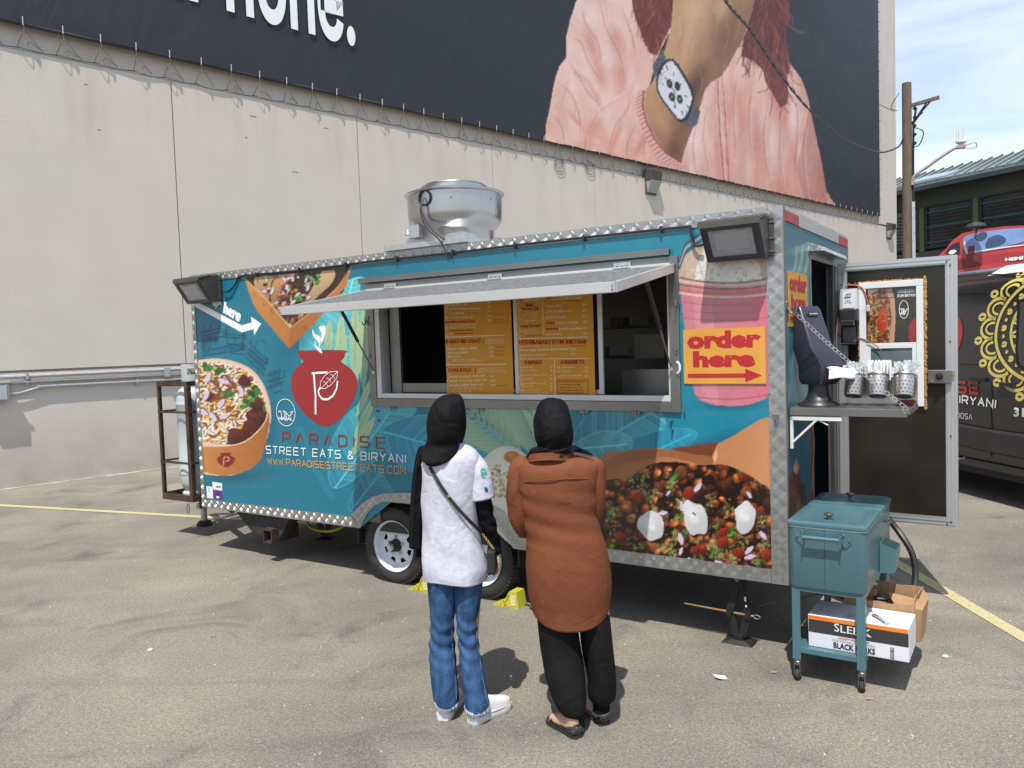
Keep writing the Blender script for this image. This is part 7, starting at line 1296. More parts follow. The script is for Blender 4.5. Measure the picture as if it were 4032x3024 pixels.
# ---- wheel chocks ----------------------------------------------------------------------
CHK = M('yellow_plastic', (.48, .44, .04), .45, var=.06, scale=6, dirt=.12, coat=.15)
def chock(label, x, y):
    t = thing('wheel_chock', label, 'wheel chock', Tw(x, y), TR_, 'yellow chocks behind the wheels'); L, Wd, H_ = .22, .11, .125
    b = B(); pr = [(-.10, 0), (-.10, .008), (-.03, .035), (.02, .07), (.055, H_), (.115, H_), (.13, 0)]
    for y0_ in (-Wd/2, Wd/2-.006): b.prism(pr, lambda p: (p[0], y0_, p[1]), lambda p: (p[0], y0_+.006, p[1]))
    for k in range(len(pr)-2): (xa, za), (xb, zb) = pr[k+1], pr[k+2]; b.hexa([(xa, -Wd/2+.0061, za-.006), (xb, -Wd/2+.0061, zb-.006), (xb, Wd/2-.0061, zb-.006), (xa, Wd/2-.0061, za-.006)], [(xa, -Wd/2+.0061, za), (xb, -Wd/2+.0061, zb), (xb, Wd/2-.0061, zb), (xa, Wd/2-.0061, za)])
    b.build('chock_body', CHK, t, bevel=.0015); b = B()
    for xa, xb, za, zb in ((-.03, -.03, 0, .03), (.0, .05, 0, .11), (.05, .0, 0, .06)): b.beam((xa, -Wd/2-.004, za+.004), (xb, -Wd/2-.004, zb), .008, .006, (0, 1, 0))
    b.build('rib', CHK, t); b = B(); b.box(.062, .108, -Wd/2-.003, -Wd/2-.0005, .02, .10); b.build('warning_label', M('label_yellow', (.6, .56, .25), .6, var=.25, scale=90, stretch=(1, 1, 4)), t)
chock('yellow plastic wheel chock behind the left trailer wheel, partly behind the jeans', -2.86, .02); chock('yellow plastic wheel chock behind the right trailer wheel', -2.04, .02)
# ---- hoses and cords ---------------------------------------------------------------------
def hose(name, label, cat, pts, r, m, n=6):
    t = thing(name, label, cat, TL, TR_); b = B(); b.tube(curve(pts, n), r, 8); b.build('line', m, t, smooth=True)
hose('yellow_hose', 'thick yellow hose sagging under the trailer left of the wheels', 'hose', [(-5.1, .9, .34), (-4.9, .75, .30), (-4.72, .55, .235), (-4.52, .5, .20), (-4.35, .55, .21), (-4.2, .65, .30), (-4.1, .8, .40)], .0135, M('yellow_hose', (.52, .45, .03), .45, dirt=.2))
hose('black_hose', 'thick black hose curving down behind the cooler under the open door', 'hose', [(.36, 1.35, .60), (.45, 1.25, .52), (.53, 1.2, .40), (.555, 1.15, .25), (.53, 1.05, .12), (.46, .98, .05), (.38, .95, .03), (.2, 1.1, .03), (-.1, 1.3, .04)], .021, M('black_hose', (.012, .012, .012), .45))
hose('extension_cord', 'thin orange extension cord looping on the dark ground under the trailer', 'cord', [toT(G(3260, 2330, .35)), toT(G(3215, 2340, .1)), toT(G(3150, 2352)), toT(G(3040, 2372)), toT(G(2985, 2390)), toT(G(3010, 2415)), toT(G(3080, 2440)), toT(G(3180, 2470, .02)), toT(G(3215, 2430, .2)), toT(G(3250, 2360, .38))], .005, MATS['orange_cord'])
hose('power_cord', 'short black power cord lying on the ground beside the right wheel chock', 'cord', [(-1.95, .05, .01), (-1.88, .06, .01), (-1.82, .0, .01), (-1.75, .05, .01), (-1.7, .15, .01)], .005, BLK)
hose('red_cord', 'orange cord end lying on the ground behind the cooler legs', 'cord', [toT(G(3490, 2262, .0)), toT(G(3520, 2275)), toT(G(3540, 2290))], .005, MATS['orange_cord'])
# ---- litter -----------------------------------------------------------------------------------
def lit(name, label, cat, P, build, m, rz=0.): t = thing(name, label, cat, tuple(P), rz); b = B(); build(b); b.build(name+'_piece', m, t, smooth=True); return t
def strip_(b):
    L = [G(2790, 2655), G(2820, 2676), G(2850, 2676), G(2874, 2690)]; o = L[0]; rs = []
    for p, h in zip(curve([tuple(q) for q in L], 4), [.004, .006, .01, .014, .016, .014, .010, .008, .008, .012, .016, .014, .010]): rs.append([(p[0]-o[0]+.006, p[1]-o[1]-.014, h), (p[0]-o[0]-.006, p[1]-o[1]+.014, h+.010)])
    b.rings(rs, False, False, closed=False)
lit('paper_strip', 'curled white paper strip on the asphalt left of the cooler', 'litter', G(2790, 2655), strip_, NAP)
peb = M('pale_pebble', (.62, .60, .55), .8)
for (px, py), lab in (((592, 2562), 'small white pebble on the open asphalt at the left'), ((3723, 2588), 'small white pebble on the asphalt right of the cooler')):
    lit('pebble', lab, 'pebble', G(px, py), lambda b: b.lathe([(.013, 0), (.018, .006), (.012, .013), (.0005, .015)], n=9), peb)
leafm = M('dry_leaf', (.40, .20, .09), .8)
for (px, py), lab in (((3420, 2755), 'dry brown leaf at the right front caster of the cooler'), ((3046, 2650), 'tiny dry leaf on the asphalt left of the cooler'), ((837, 2508), 'yellowish dry leaf on the open asphalt at the left')):
    lit('dry_leaf', lab, 'leaf', G(px, py), lambda b: b.add([(-.02, 0, .003), (-.005, -.012, .008), (.015, -.008, .004), (.022, .002, .010), (.004, .012, .005), (-.012, .010, .009)], [(0, 1, 2, 3, 4, 5)]), leafm)
b = B(); rd = random.Random(17)
for k in range(900):
    x = rd.uniform(-4.5, 5.5); y = rd.uniform(2.2, 11); s = rd.uniform(.0025, .0065); z = s*.5; b.add([(x+s*rd.uniform(.7, 1.3), y, 0), (x, y+s*rd.uniform(.7, 1.3), 0), (x-s, y, 0), (x, y-s, 0), (x, y, z*2)], [(0, 1, 4), (1, 2, 4), (2, 3, 4), (3, 0, 4)])
b.build('loose_grit', M('loose_grit', (.42, .39, .34), .9, var=.6, scale=3), kind='stuff', label='loose pale grit scattered over the asphalt', category='grit') if False else b.build('loose_grit', M('loose_grit', (.42, .39, .34), .9, var=.6, scale=3), kind='stuff', label='loose pale grit scattered over the asphalt', cat='grit')
# ================================================================ the two customers
def at(x, y, Y):      # point of the photograph's ray on the upright plane at distance Y
    d = ray(x, y); return CC+d*(Y/d[1])
def lerpr(rows, m):
    R = np.array(rows, float); P = np.vstack([2*R[0]-R[1], R, 2*R[-1]-R[-2]]); n = len(R); out = []
    for i in np.linspace(0, n-1, m):
        k = min(int(i), n-2); t = i-k; a, b_, c, d = P[k:k+4]; out.append(.5*((2*b_)+(c-a)*t+(2*a-5*b_+4*c-d)*t*t+(3*b_-a-3*c+d)*t**3))
    return out
def loft(b, rows, m=60, n=56, disp=None, hem=None, ex=2.0, cap0=True, cap1=True):
    """rows: photo y, left x, right x, distance of the middle, half depth"""
    rs = []; RR_ = lerpr(rows, m)
    for i, (y, xl, xr, Yc, d) in enumerate(RR_):
        A, C = at(xl, y, Yc), at(xr, y, Yc); c = (A+C)/2; a = abs(C[0]-A[0])/2; a = max(a, .002); d = max(d, .002); ring = []; tt = i/(m-1)
        for k in range(n):
            th = 2*math.pi*k/n; cs, sn = math.cos(th), math.sin(th); e = 2/ex; px = math.copysign(abs(cs)**e, cs); py = math.copysign(abs(sn)**e, sn)
            q = 1+(disp(th, c[2], tt)/max(a, .05) if disp else 0); z = c[2]+(hem(th, tt) if hem else 0); ring.append((c[0]+a*px*q, c[1]+d*py*q, z))
        rs.append(ring)
    return b.rings(rs, cap0, cap1)
def limb(b, pts, radii, n=22, sub=7, disp=None, caps=True):
    P = curve(pts, sub); R = np.interp(np.linspace(0, 1, len(P)), np.linspace(0, 1, len(radii)), radii); i0 = len(b.v); b.tube(P, list(R), n, caps)
    if disp:
        for j in range(i0, len(b.v)):
            r, k = divmod(j-i0, n); p = Vector(b.v[j]); c = P[r]; d = p-c; b.v[j] = tuple(c+d*(1+disp(2*math.pi*k/n, r/(len(P)-1))/max(.02, d.length)))
    return b
def cloth(name, col, rough=.85, var=.08, scale=14, weave=420, bump=.25, stretch=None, fold=0.):
    m = M(name, col, rough, var=var, scale=scale, bump=bump, bscale=weave, spec=.3, stretch=stretch); bsdf(m).inputs['Specular IOR Level'].default_value = .12
    if fold:
        n = m.node_tree; l = n.links; t = n.nodes.new('ShaderNodeTexCoord'); z = n.nodes.new('ShaderNodeTexNoise'); z.inputs['Scale'].default_value = 7; z.inputs['Detail'].default_value = 3; z.inputs['Distortion'].default_value = 1.6; l.new(t.outputs['Object'], z.inputs['Vector'])
        b2 = n.nodes.new('ShaderNodeBump'); b2.inputs['Strength'].default_value = fold; b2.inputs['Distance'].default_value = .03; l.new(z.outputs['Fac'], b2.inputs['Height']); old = bsdf(m).inputs['Normal'].links[0].from_node; l.new(b2.outputs['Normal'], old.inputs['Normal'])
    return m
def fold(seed, amp, kx=5., kz=9.):
    r = random.Random(seed); W_ = [(r.uniform(.5, 1)*kx*(1 if r.random() < .6 else 2), r.uniform(-1, 1)*kz*1.6, r.uniform(0, 6), r.uniform(.4, 1)) for _ in range(6)]
    def f(th, z, t=0.):
        s = 0
        for a, b_, c, w in W_: s += w*(1-2*abs(math.sin(.5*(round(a)*th+b_*z*2+c+.8*math.sin(2*th+z*5+c)))) )
        return amp*s/3
    return f
SKIN = M('skin', (.50, .30, .21), .5, var=.06, scale=20); bsdf(SKIN).inputs['Subsurface Weight'].default_value = .08
HIJ = cloth('black_hijab_cloth', (.006, .006, .007), .7, .2, 10, 500, .15, fold=.7); TEE = cloth('heather_grey_jersey', (.50, .50, .59), .9, .09, 38, 700, .2, fold=.28); BLKJ = cloth('black_jersey', (.006, .0065, .010), .85, .2, 10, fold=.3)
JEAN = cloth('blue_denim', (.037, .084, .180), .85, .40, 9, 600, .3, stretch=(3, 3, 1), fold=.4); RUSTC = cloth('rust_satin', (.158, .053, .024), .62, .06, 6, 900, .05, fold=.26); BTR = cloth('black_crepe', (.010, .010, .011), .85, .2, 8, fold=.35)
WSH = M('white_leather', (.66, .64, .66), .45, var=.04, scale=8, coat=.1); SOLE = M('white_rubber', (.62, .62, .60), .6, var=.05, dirt=.12); PAT = M('black_patent', (.010, .010, .011), .12, coat=1., var=.1); MATB = M('black_suede', (.018, .018, .018), .8); GOLDM = M('gold_chain', (.62, .42, .16), .25, .95)
def ellips(b, c, r, n=18, m=12, rot=None):
    rs = []
    for i in range(1, m):
        ph = math.pi*i/m; rs.append([(c[0]+r[0]*math.sin(ph)*math.cos(2*math.pi*k/n), c[1]+r[1]*math.sin(ph)*math.sin(2*math.pi*k/n), c[2]-r[2]*math.cos(ph)) for k in range(n)])
    return b.rings(rs)
def headm(b, c, s=1.):
    """head with brow, nose, mouth, chin and ears, facing +Y"""
    x, y, z = c; ellips(b, c, (.074*s, .092*s, .108*s)); ellips(b, (x, y+.022*s, z-.05*s), (.056*s, .066*s, .068*s)); ellips(b, (x, y+.07*s, z-.098*s), (.022*s, .02*s, .018*s)); ellips(b, (x, y+.088*s, z+.022*s), (.045*s, .012*s, .012*s))
    b.tube([(x, y+.088*s, z+.012*s), (x, y+.103*s, z-.018*s), (x, y+.108*s, z-.030*s)], [.008*s, .011*s, .015*s], 8); ellips(b, (x, y+.086*s, z-.062*s), (.024*s, .012*s, .007*s)); ellips(b, (x, y+.084*s, z-.072*s), (.020*s, .011*s, .007*s))
    for sx in (-1, 1): ellips(b, (x+sx*.078*s, y-.005*s, z-.012*s), (.010*s, .018*s, .030*s)); ellips(b, (x+sx*.034*s, y+.060*s, z-.026*s), (.026*s, .022*s, .022*s))
def handm(b, w, d, side, up, s=1., curl=.5):
    """hand hanging from wrist w along d; side: towards the thumb; up: palm normal"""
    w, d, side, up = Vector(w), Vector(d).normalized(), Vector(side).normalized(), Vector(up).normalized()
    b.rings([[tuple(w+d*t*s+side*(hw*s*math.cos(a))+up*(.013*s*math.sin(a))) for a in np.linspace(0, 2*math.pi, 13)[:-1]] for t, hw in ((-.01, .022), (.02, .030), (.05, .038), (.085, .038))])
    for k, (o, L) in enumerate(((.029, .068), (.010, .078), (-.010, .072), (-.028, .056))):
        p = w+d*.078*s+side*o*s; pts = [p]; dd = d.copy(); 
        for j, f in enumerate((.45, .32, .23)): dd = (dd*math.cos(curl*(.4+.35*j))+up*math.sin(curl*(.4+.35*j))).normalized(); pts.append(pts[-1]+dd*L*f*s)
        b.tube([w+d*.05*s+side*o*.8*s]+pts, [.009*s, .009*s, .0085*s, .0078*s, .0068*s], 8)
    t0 = w+d*.025*s+side*.024*s; b.tube([t0, t0+(side*.6+d*.6+up*.3).normalized()*.034*s, t0+(side*.35+d*.9+up*.4).normalized()*.062*s], [.012*s, .010*s, .008*s], 8)
def finish(b, name, par, vox=.007):
    o = b.build(name, SKIN, par, smooth=True); md = o.modifiers.new('r', 'REMESH'); md.mode = 'VOXEL'; md.voxel_size = vox; md.use_smooth_shade = True; s_ = o.modifiers.new('s', 'SMOOTH'); s_.iterations = 3; s_.factor = .5; return o
def shoe(par, heel, toe, mU, mS, L=.27, W_=.047, low=False, nm='shoe'):
    h, t_ = Vector(heel), Vector(toe); d = (t_-h); d.z = 0; d.normalize(); s_ = Vector((d.y, -d.x, 0)); h = h+d*.0
    def pt(a, w, z): return tuple(Vector((h.x, h.y, 0))+d*a+s_*w+Vector((0, 0, z)))
    prof = [(0, .55), (.012, .80), (.04, .92), (.10, .86), (.15, .90), (.20, 1.02), (.235, .95), (.26, .66), (.272, .3)]; k = L/.272
    b = B(); hs = .012 if low else .034; rs = []
    for z, e in ((.0, .96), (.004, 1.0), (hs, 1.0), (hs+.002, .97)):
        P = [(a*k, w*W_*e) for a, w in prof]; rs.append([pt(a, w, z) for a, w in P]+[pt(a, -w, z) for a, w in reversed(P)])
    b.rings(rs); b.build('sole', mS, par, smooth=True, angle=45)
    b = B(); H_ = [(.004, .30, .062), (.02, .74, .072), (.05, .80, .070 if not low else .050), (.09, .74, .072 if not low else .036), (.13, .74, .074 if not low else .030), (.17, .86, .060 if not low else .030), (.21, .92, .048 if not low else .036), (.245, .78, .038 if not low else .030), (.266, .38, .026)]; rs = []
    for a, w, z1_ in H_:
        z1_ = z1_+hs if not low else z1_; rs.append([pt(a*k, w*W_*math.copysign(abs(math.cos(q))**.75, math.cos(q)), hs+(z1_-hs)*max(0, math.sin(q))**.6 if math.sin(q) > 0 else hs-.002) for q in np.linspace(0, 2*math.pi, 20, endpoint=False)])
    b.rings(rs); up = b.build(nm, mU, par, smooth=True, angle=50); return h, d, s_, up, pt
# ---------------- left customer -------------------------------------------------------------
per = thing('person', 'person in black headscarf, grey T-shirt over black sleeves, blue jeans and white sneakers', 'person', (0, 0, 0), 0, 'customers reading the menu')
Yb = 4.09; hd = at(1757, 1668, Yb); zs = at(1780, 1800, Yb)[2]
b = B(); headm(b, (hd[0], Yb, hd[2]+.01), .98); sh = at(1775, 1800, Yb); pv = at(1790, 2250, Yb)
b.tube([(hd[0], Yb-.01, hd[2]-.04), (sh[0]-.005, Yb-.01, sh[2]+.03)], .052, 14)
b.rings([[(c[0]+a*math.cos(t), Yb+d*math.sin(t), c[2]) for t in np.linspace(0, 2*math.pi, 25)[:-1]] for c, a, d in ((at(1778, 1770, Yb), .07, .05), (at(1778, 1800, Yb), .125, .075), (at(1778, 1880, Yb), .125, .085), (at(1780, 2000, Yb), .105, .08), (at(1788, 2120, Yb), .115, .09), (at(1792, 2230, Yb), .13, .10), (at(1790, 2290, Yb), .12, .09))])
S1 = at(1868, 1815, Yb); E1 = at(1915, 2040, Yb+.0); Wr = at(1958, 2172, Yb+.03)
b.tube([S1, E1, Wr], [.045, .036, .022], 12); handm(b, Wr, (.02, .03, -1), (-.2, 1, .1), (-1, .1, 0), .92, .55)
S2 = at(1690, 1820, Yb); b.tube([S2, (S2[0]-.01, Yb+.10, S2[2]-.24), (S2[0]+.10, Yb+.26, S2[2]-.20)], [.045, .036, .024], 12); handm(b, (S2[0]+.10, Yb+.26, S2[2]-.20), (1, .15, .2), (0, .2, 1), (0, -1, 0), .92, .6)
for hx, hy, kx, ky, fx, fy, Yk, Yf in ((1740, 2290, 1742, 2500, 1748, 2800, 4.09, 4.06), (1840, 2290, 1845, 2500, 1872, 2812, 4.07, 4.01)):
    b.tube([at(hx, hy, Yb), at(kx, ky, Yk), at(fx, fy, Yf+.04)], [.08, .052, .036], 14)
f1, t1 = G(1743, 2838), G(1790, 2768); f2, t2 = G(1852, 2850), G(1992, 2788)
for f, t in ((f1, t1), (f2, t2)): d = (Vector(t)-Vector(f)).normalized(); f = Vector(f)+d*.05; b.tube([f+Vector((0, 0, .07)), f+d*.09+Vector((0, 0, .055)), f+d*.16+Vector((0, 0, .05))], [.032, .032, .026], 12)
finish(b, 'body', per)
fd = fold(3, .011, 3, 7)
b = B(); loft(b, [(1751, 1765, 1800, 4.10, .03), (1562, 1735, 1812, 4.10, .07), (1585, 1706, 1826, 4.09, .105), (1625, 1682, 1834, 4.08, .122), (1675, 1674, 1836, 4.08, .128), (1715, 1676, 1831, 4.075, .118), (1748, 1668, 1823, 4.07, .10), (1775, 1656, 1815, 4.06, .105), (1800, 1655, 1796, 4.04, .10), (1820, 1676, 1762, 4.01, .08), (1833, 1692, 1728, 4.0, .05)][0:0]+[(1551, 1768, 1798, 4.10, .02), (1558, 1738, 1813, 4.10, .065), (1580, 1708, 1827, 4.09, .105), (1625, 1682, 1835, 4.08, .122), (1675, 1673, 1837, 4.08, .126), (1715, 1676, 1832, 4.075, .116), (1748, 1668, 1824, 4.07, .10), (1775, 1655, 1816, 4.06, .105), (1800, 1655, 1796, 4.04, .10), (1820, 1674, 1764, 4.01, .08), (1833, 1690, 1730, 4.0, .05)], 70, 64, lambda th, z, t: fd(th*1., z*1.6+.3*math.sin(th))*(.3+1.4*t), ex=2.1); b.build('headscarf', HIJ, per, smooth=True, angle=80)
fd2 = fold(8, .008, 6, 2)
b = B(); loft(b, [(1758, 1650, 1700, 4.12, .05), (1800, 1637, 1690, 4.13, .06), (1900, 1624, 1680, 4.14, .055), (2000, 1617, 1674, 4.14, .05), (2100, 1613, 1668, 4.14, .045), (2150, 1613, 1666, 4.14, .042), (2156, 1614, 1665, 4.14, .04)], 60, 50, lambda th, z, t: fd2(th, z*.5)); b.build('scarf_tail', HIJ, per, smooth=True, angle=80)
b = B(); limb(b, [at(1650, 2120, 4.2), at(1652, 2190, 4.2)], [.022, .02]); b.build('far_sleeve', BLKJ, per, smooth=True)
fd3 = fold(12, .0085, 3, 5)
def teed(th, z, t): return fd3(th, z)*(.35+.9*t)+.004*math.sin(3*th+z*26)*t
b = B(); loft(b, [(1745, 1765, 1828, 4.09, .05), (1765, 1712, 1858, 4.09, .075), (1785, 1676, 1880, 4.09, .10), (1815, 1664, 1890, 4.09, .115), (1870, 1662, 1890, 4.09, .122), (1960, 1661, 1884, 4.09, .118), (2050, 1662, 1884, 4.09, .115), (2120, 1664, 1892, 4.09, .125), (2190, 1663, 1908, 4.09, .135), (2240, 1664, 1922, 4.09, .140), (2276, 1667, 1918, 4.09, .138)], 90, 72, teed, lambda th, t: (-.012*math.cos(th)-.004*math.sin(4*th))*t**6, 2.25, cap1=False); o = b.build('t_shirt', TEE, per, smooth=True, angle=80); o.modifiers.new('s', 'SOLIDIFY').thickness = .003
SA, SB = at(1862, 1812, 4.08), at(1900, 1962, 4.07); ax_ = (Vector(SB)-Vector(SA)).normalized()
b = B(); limb(b, [at(1825, 1792, 4.09), at(1846, 1800, 4.09), at(1868, 1835, 4.085), at(1876, 1855, 4.08), at(1890, 1905, 4.07), SB], [.02, .048, .062, .068, .068, .068], 30, 8, lambda a, t: .004*math.sin(3*a+5*t)+.003*math.sin(7*t+2*a), caps=False); sl = b.build('sleeve', TEE, per, smooth=True, angle=80); sl.modifiers.new('s', 'SOLIDIFY').thickness = .003
def sp_(u, v, h=.003):   # a spot on the sleeve, u round it, v down it
    c = Vector(at(1862+38*v, 1812+150*v, 4.075)); d = Vector((math.sin(u), -math.cos(u), .15)).normalized(); return tuple(c+d*(.072+h))
MINT = M('mint_print', (.25, .62, .50), .8); NVY = M('navy_print', (.03, .03, .22), .8); GRP_ = M('green_print', (.05, .28, .17), .8)
b = B(); wide(b, [(.62+.26*math.cos(a), .36+.12*math.sin(a)) for a in np.linspace(0, 6.2832, 22)], .03, lambda u, v: sp_(u, v)); b.text('DESC', [(.42, .32), (.86, .32), (.86, .41), (.42, .41)], lambda p: sp_(p[0], p[1], .004), bold=.03); b.build('lettering', GRP_, sl)
b = B(); b.add([sp_(.62+.24*math.cos(a), .36+.11*math.sin(a), .0022) for a in np.linspace(0, 6.2832, 17)[:-1]], [tuple(range(16))]); b.add([sp_(.40+.16*math.cos(a), .64+.07*math.sin(a), .003) for a in np.linspace(0, 6.2832, 13)[:-1]], [tuple(range(12))]); b.build('print_blob', MINT, sl)
b = B(); b.add([sp_(.46+.13*math.cos(a), .77+.06*math.sin(a), .004) for a in np.linspace(0, 6.2832, 13)[:-1]], [tuple(range(12))]); b.text('Connect', [(.60, .63), (.95, .60), (.95, .65), (.60, .68)], lambda p: sp_(p[0], p[1], .004)); b.build('print_blob', NVY, sl)
b = B(); limb(b, [at(1885, 1925, 4.08), at(1900, 1985, 4.08), at(1918, 2050, 4.09), at(1934, 2100, 4.10), at(1957, 2176, 4.12)], [.050, .049, .043, .038, .026], 24, 8, lambda a, t: .0035*math.sin(3*a+22*t)+.002*math.sin(40*t)); b.build('long_sleeve', BLKJ, per, smooth=True, angle=80)
fj = fold(21, .0045, 3, 9)
def jean(rows, seed, knee):
    fj_ = fold(seed, .0035, 3, 10); return lambda th, z, t: fj_(th, z)+.0045*math.sin(z*85+2*th+math.sin(th*3))*math.exp(-((t-knee)/.16)**2)
b = B(); rl = [(2240, 1680, 1800, 4.09, .11), (2300, 1684, 1798, 4.09, .105), (2370, 1691, 1794, 4.09, .092), (2430, 1695, 1789, 4.085, .078), (2480, 1695, 1786, 4.08, .068), (2540, 1693, 1788, 4.08, .066), (2620, 1693, 1796, 4.07, .068), (2690, 1699, 1802, 4.065, .070), (2735, 1707, 1804, 4.06, .072), (2752, 1710, 1804, 4.06, .073)]
loft(b, rl, 90, 40, jean(rl, 4, .5), lambda th, t: (-.020*max(0, -math.sin(th))-.008*math.cos(th))*t**8, 2.2, cap1=False)
rr3 = [(2240, 1780, 1906, 4.09, .11), (2300, 1784, 1899, 4.09, .105), (2370, 1792, 1890, 4.08, .092), (2430, 1798, 1880, 4.07, .078), (2480, 1800, 1878, 4.06, .068), (2540, 1806, 1885, 4.05, .066), (2620, 1813, 1898, 4.035, .068), (2700, 1821, 1911, 4.02, .072), (2750, 1828, 1922, 4.01, .075), (2772, 1830, 1927, 4.01, .076)]
loft(b, rr3, 90, 40, jean(rr3, 7, .5), lambda th, t: (-.018*max(0, -math.sin(th)))*t**8, 2.2, cap1=False); o = b.build('jeans', JEAN, per, smooth=True, angle=80); o.modifiers.new('s', 'SOLIDIFY').thickness = .003
SEAMC = M('jean_seam', (.12, .24, .42), .9)
for seed, rows, side in ((1, rl, .93), (2, rr3, .95)):
    b = B(); pts = []
    for y, xl, xr, Yc, d in lerpr(rows, 40)[6:]: x = xl+(xr-xl)*side; pts.append(tuple(at(x, y, Yc-d*math.sqrt(max(.02, 1-(2*side-1)**2))*1.02)))
    b.tube(pts, .0016, 4); b.build('seam', SEAMC, per, smooth=True)
FRAY = M('frayed_denim', (.46, .58, .72), .95, var=.2, scale=60); rd = random.Random(2)
b = B()
for rows, drop in ((rl, .020), (rr3, .018)):
    y, xl, xr, Yc, d = rows[-1]; A, C = at(xl, y, Yc), at(xr, y, Yc); c = (A+C)/2; a = abs(C[0]-A[0])/2
    for k in range(230):
        th = rd.uniform(0, 2*math.pi); e = .92; px, py = c[0]+a*math.copysign(abs(math.cos(th))**e, math.cos(th)), c[1]+d*math.copysign(abs(math.sin(th))**e, math.sin(th)); z = c[2]-(drop*max(0, -math.sin(th)))-(.008*math.cos(th) if rows is rl else 0); L = rd.uniform(.005, .013); w = .0022; ox, oy = rd.uniform(-.005, .005), rd.uniform(-.005, .005)
        b.add([(px-w, py, z+.005), (px+w, py, z+.005), (px+ox, py+oy, z-L), (px, py+w, z+.003)], [(0, 1, 2), (1, 3, 2), (3, 0, 2)])
b.build('frayed_hem', FRAY, per, kind='stuff')
for hh, tt_ in ((f1, t1), (f2, t2)):
    h, d, s_, up, pt = shoe(per, hh, tt_, WSH, SOLE)
    b = B(); b.tube([pt(.03, .036, .085), pt(.01, .0, .098), pt(.03, -.036, .085), pt(.09, -.036, .088), pt(.12, 0, .10), pt(.09, .036, .088), pt(.03, .036, .085)], .008, 8); b.build('shoe_collar', WSH, up, smooth=True)
    for k in range(4): b = B(); b.tube([pt(.125+.022*k, -.022, .098-.009*k), pt(.13+.022*k, 0, .110-.010*k), pt(.125+.022*k, .022, .098-.009*k)], .003, 5); b.build('lace', WSH, up, smooth=True)
    b = B(); b.tube([pt(.005, .0, .037), pt(.03, .043, .037), (pt(.10, .0405, .037)), pt(.2, .048, .037), pt(.25, .035, .037), pt(.27, 0, .037), pt(.25, -.035, .037), pt(.2, -.048, .037), pt(.1, -.0405, .037), pt(.03, -.043, .037), pt(.005, 0, .037)], .0018, 4); b.build('sole_stitching', M('shoe_grey', (.4, .38, .38), .7), up)
bag = thing('crossbody_bag', 'small black crossbody bag with a gold chain at the hip of the person in jeans', 'bag', (0, 0, 0))
SP = [(1692, 1838, .005), (1725, 1895, .0), (1765, 1955, .0), (1800, 1998, .0), (1845, 2047, .01), (1880, 2080, .03), (1897, 2098, .06)]
b = B(); pts = []
for x, y, o_ in SP:
    row = [r_ for r_ in lerpr([(1785, 1676, 1880, 4.09, .10), (1870, 1662, 1890, 4.09, .122), (1960, 1661, 1884, 4.09, .118), (2050, 1662, 1884, 4.09, .115), (2120, 1664, 1892, 4.09, .125)], 40) if True]; r0 = min(row, key=lambda q: abs(q[0]-y)); u = (x-(r0[1]+r0[2])/2)/((r0[2]-r0[1])/2); Yq = r0[3]-r0[4]*max(0, 1-abs(u)**2.25)**(1/2.25)-.016; pts.append(tuple(at(x, y, Yq)))
cpt = curve(pts, 6); rs = []
for i, p in enumerate(cpt):
    d = (cpt[min(i+1, len(cpt)-1)]-cpt[max(i-1, 0)]).normalized(); w = d.cross(Vector((0, 1, 0))).normalized()*.0085; rs.append([tuple(p-w), tuple(p+w), tuple(p+w+Vector((0, -.003, 0))), tuple(p-w+Vector((0, -.003, 0)))])
b.rings(rs); b.build('strap', MATB, bag)
b = B(); e0, e1 = Vector(pts[-1]), Vector(at(1942, 2160, 4.03)); n_ = 12
for i in range(n_): p = e0.lerp(e1, i/n_); q = e0.lerp(e1, (i+1.2)/n_); m_ = (p+q)/2; sd = Vector((1, 0, .3)) if i % 2 else Vector((.3, -1, 0)); dd = (q-p); b.tube([m_+dd*.6*math.cos(a)+sd*.006*math.sin(a) for a in np.linspace(0, 6.2832, 9)], .0022, 5)
b.build('chain', GOLDM, bag, smooth=True)
b = B(); b.tube([at(1763, 1948, 3.955), at(1767, 1958, 3.955)], .008, 6); b.build('buckle', GOLDM, bag)
c = at(1938, 2195, 4.08); b = B(); b.box(c[0]-.025, c[0]+.018, c[1]-.07, c[1]+.09, c[2]-.07, c[2]+.05); b.build('pouch', MATB, bag, bevel=.012, seg=3)
# ---------------- right customer ------------------------------------------------------------
per = thing('person', 'person in black headscarf, long rust brown shirt, loose black trousers and shiny black flats', 'person', (0, 0, 0), 0, 'customers reading the menu')
Yb = 3.95; hd = at(2178, 1680, Yb); b = B(); headm(b, (hd[0], Yb, hd[2]+.01), .98); sh = at(2190, 1800, Yb)
b.tube([(hd[0], Yb-.01, hd[2]-.04), (sh[0], Yb-.01, sh[2]+.02)], .055, 14)
b.rings([[(c[0]+a*math.cos(t), Yb+d*math.sin(t), c[2]) for t in np.linspace(0, 2*math.pi, 25)[:-1]] for c, a, d in ((at(2195, 1795, Yb), .08, .055), (at(2197, 1830, Yb), .15, .08), (at(2197, 1900, Yb), .15, .10), (at(2202, 2020, Yb), .14, .11), (at(2225, 2130, Yb), .16, .12), (at(2238, 2260, Yb), .17, .13), (at(2240, 2380, Yb), .15, .12))])
AL = [at(2050, 1850, Yb), at(2036, 1960, Yb-.0), at(2062, 2072, Yb+.03), at(2105, 2075, Yb+.20), at(2200, 2050, Yb+.24)]; AR = [at(2338, 1850, Yb), at(2343, 1950, Yb), at(2322, 2040, Yb+.03), at(2290, 2040, Yb+.20), at(2200, 2040, Yb+.25)]
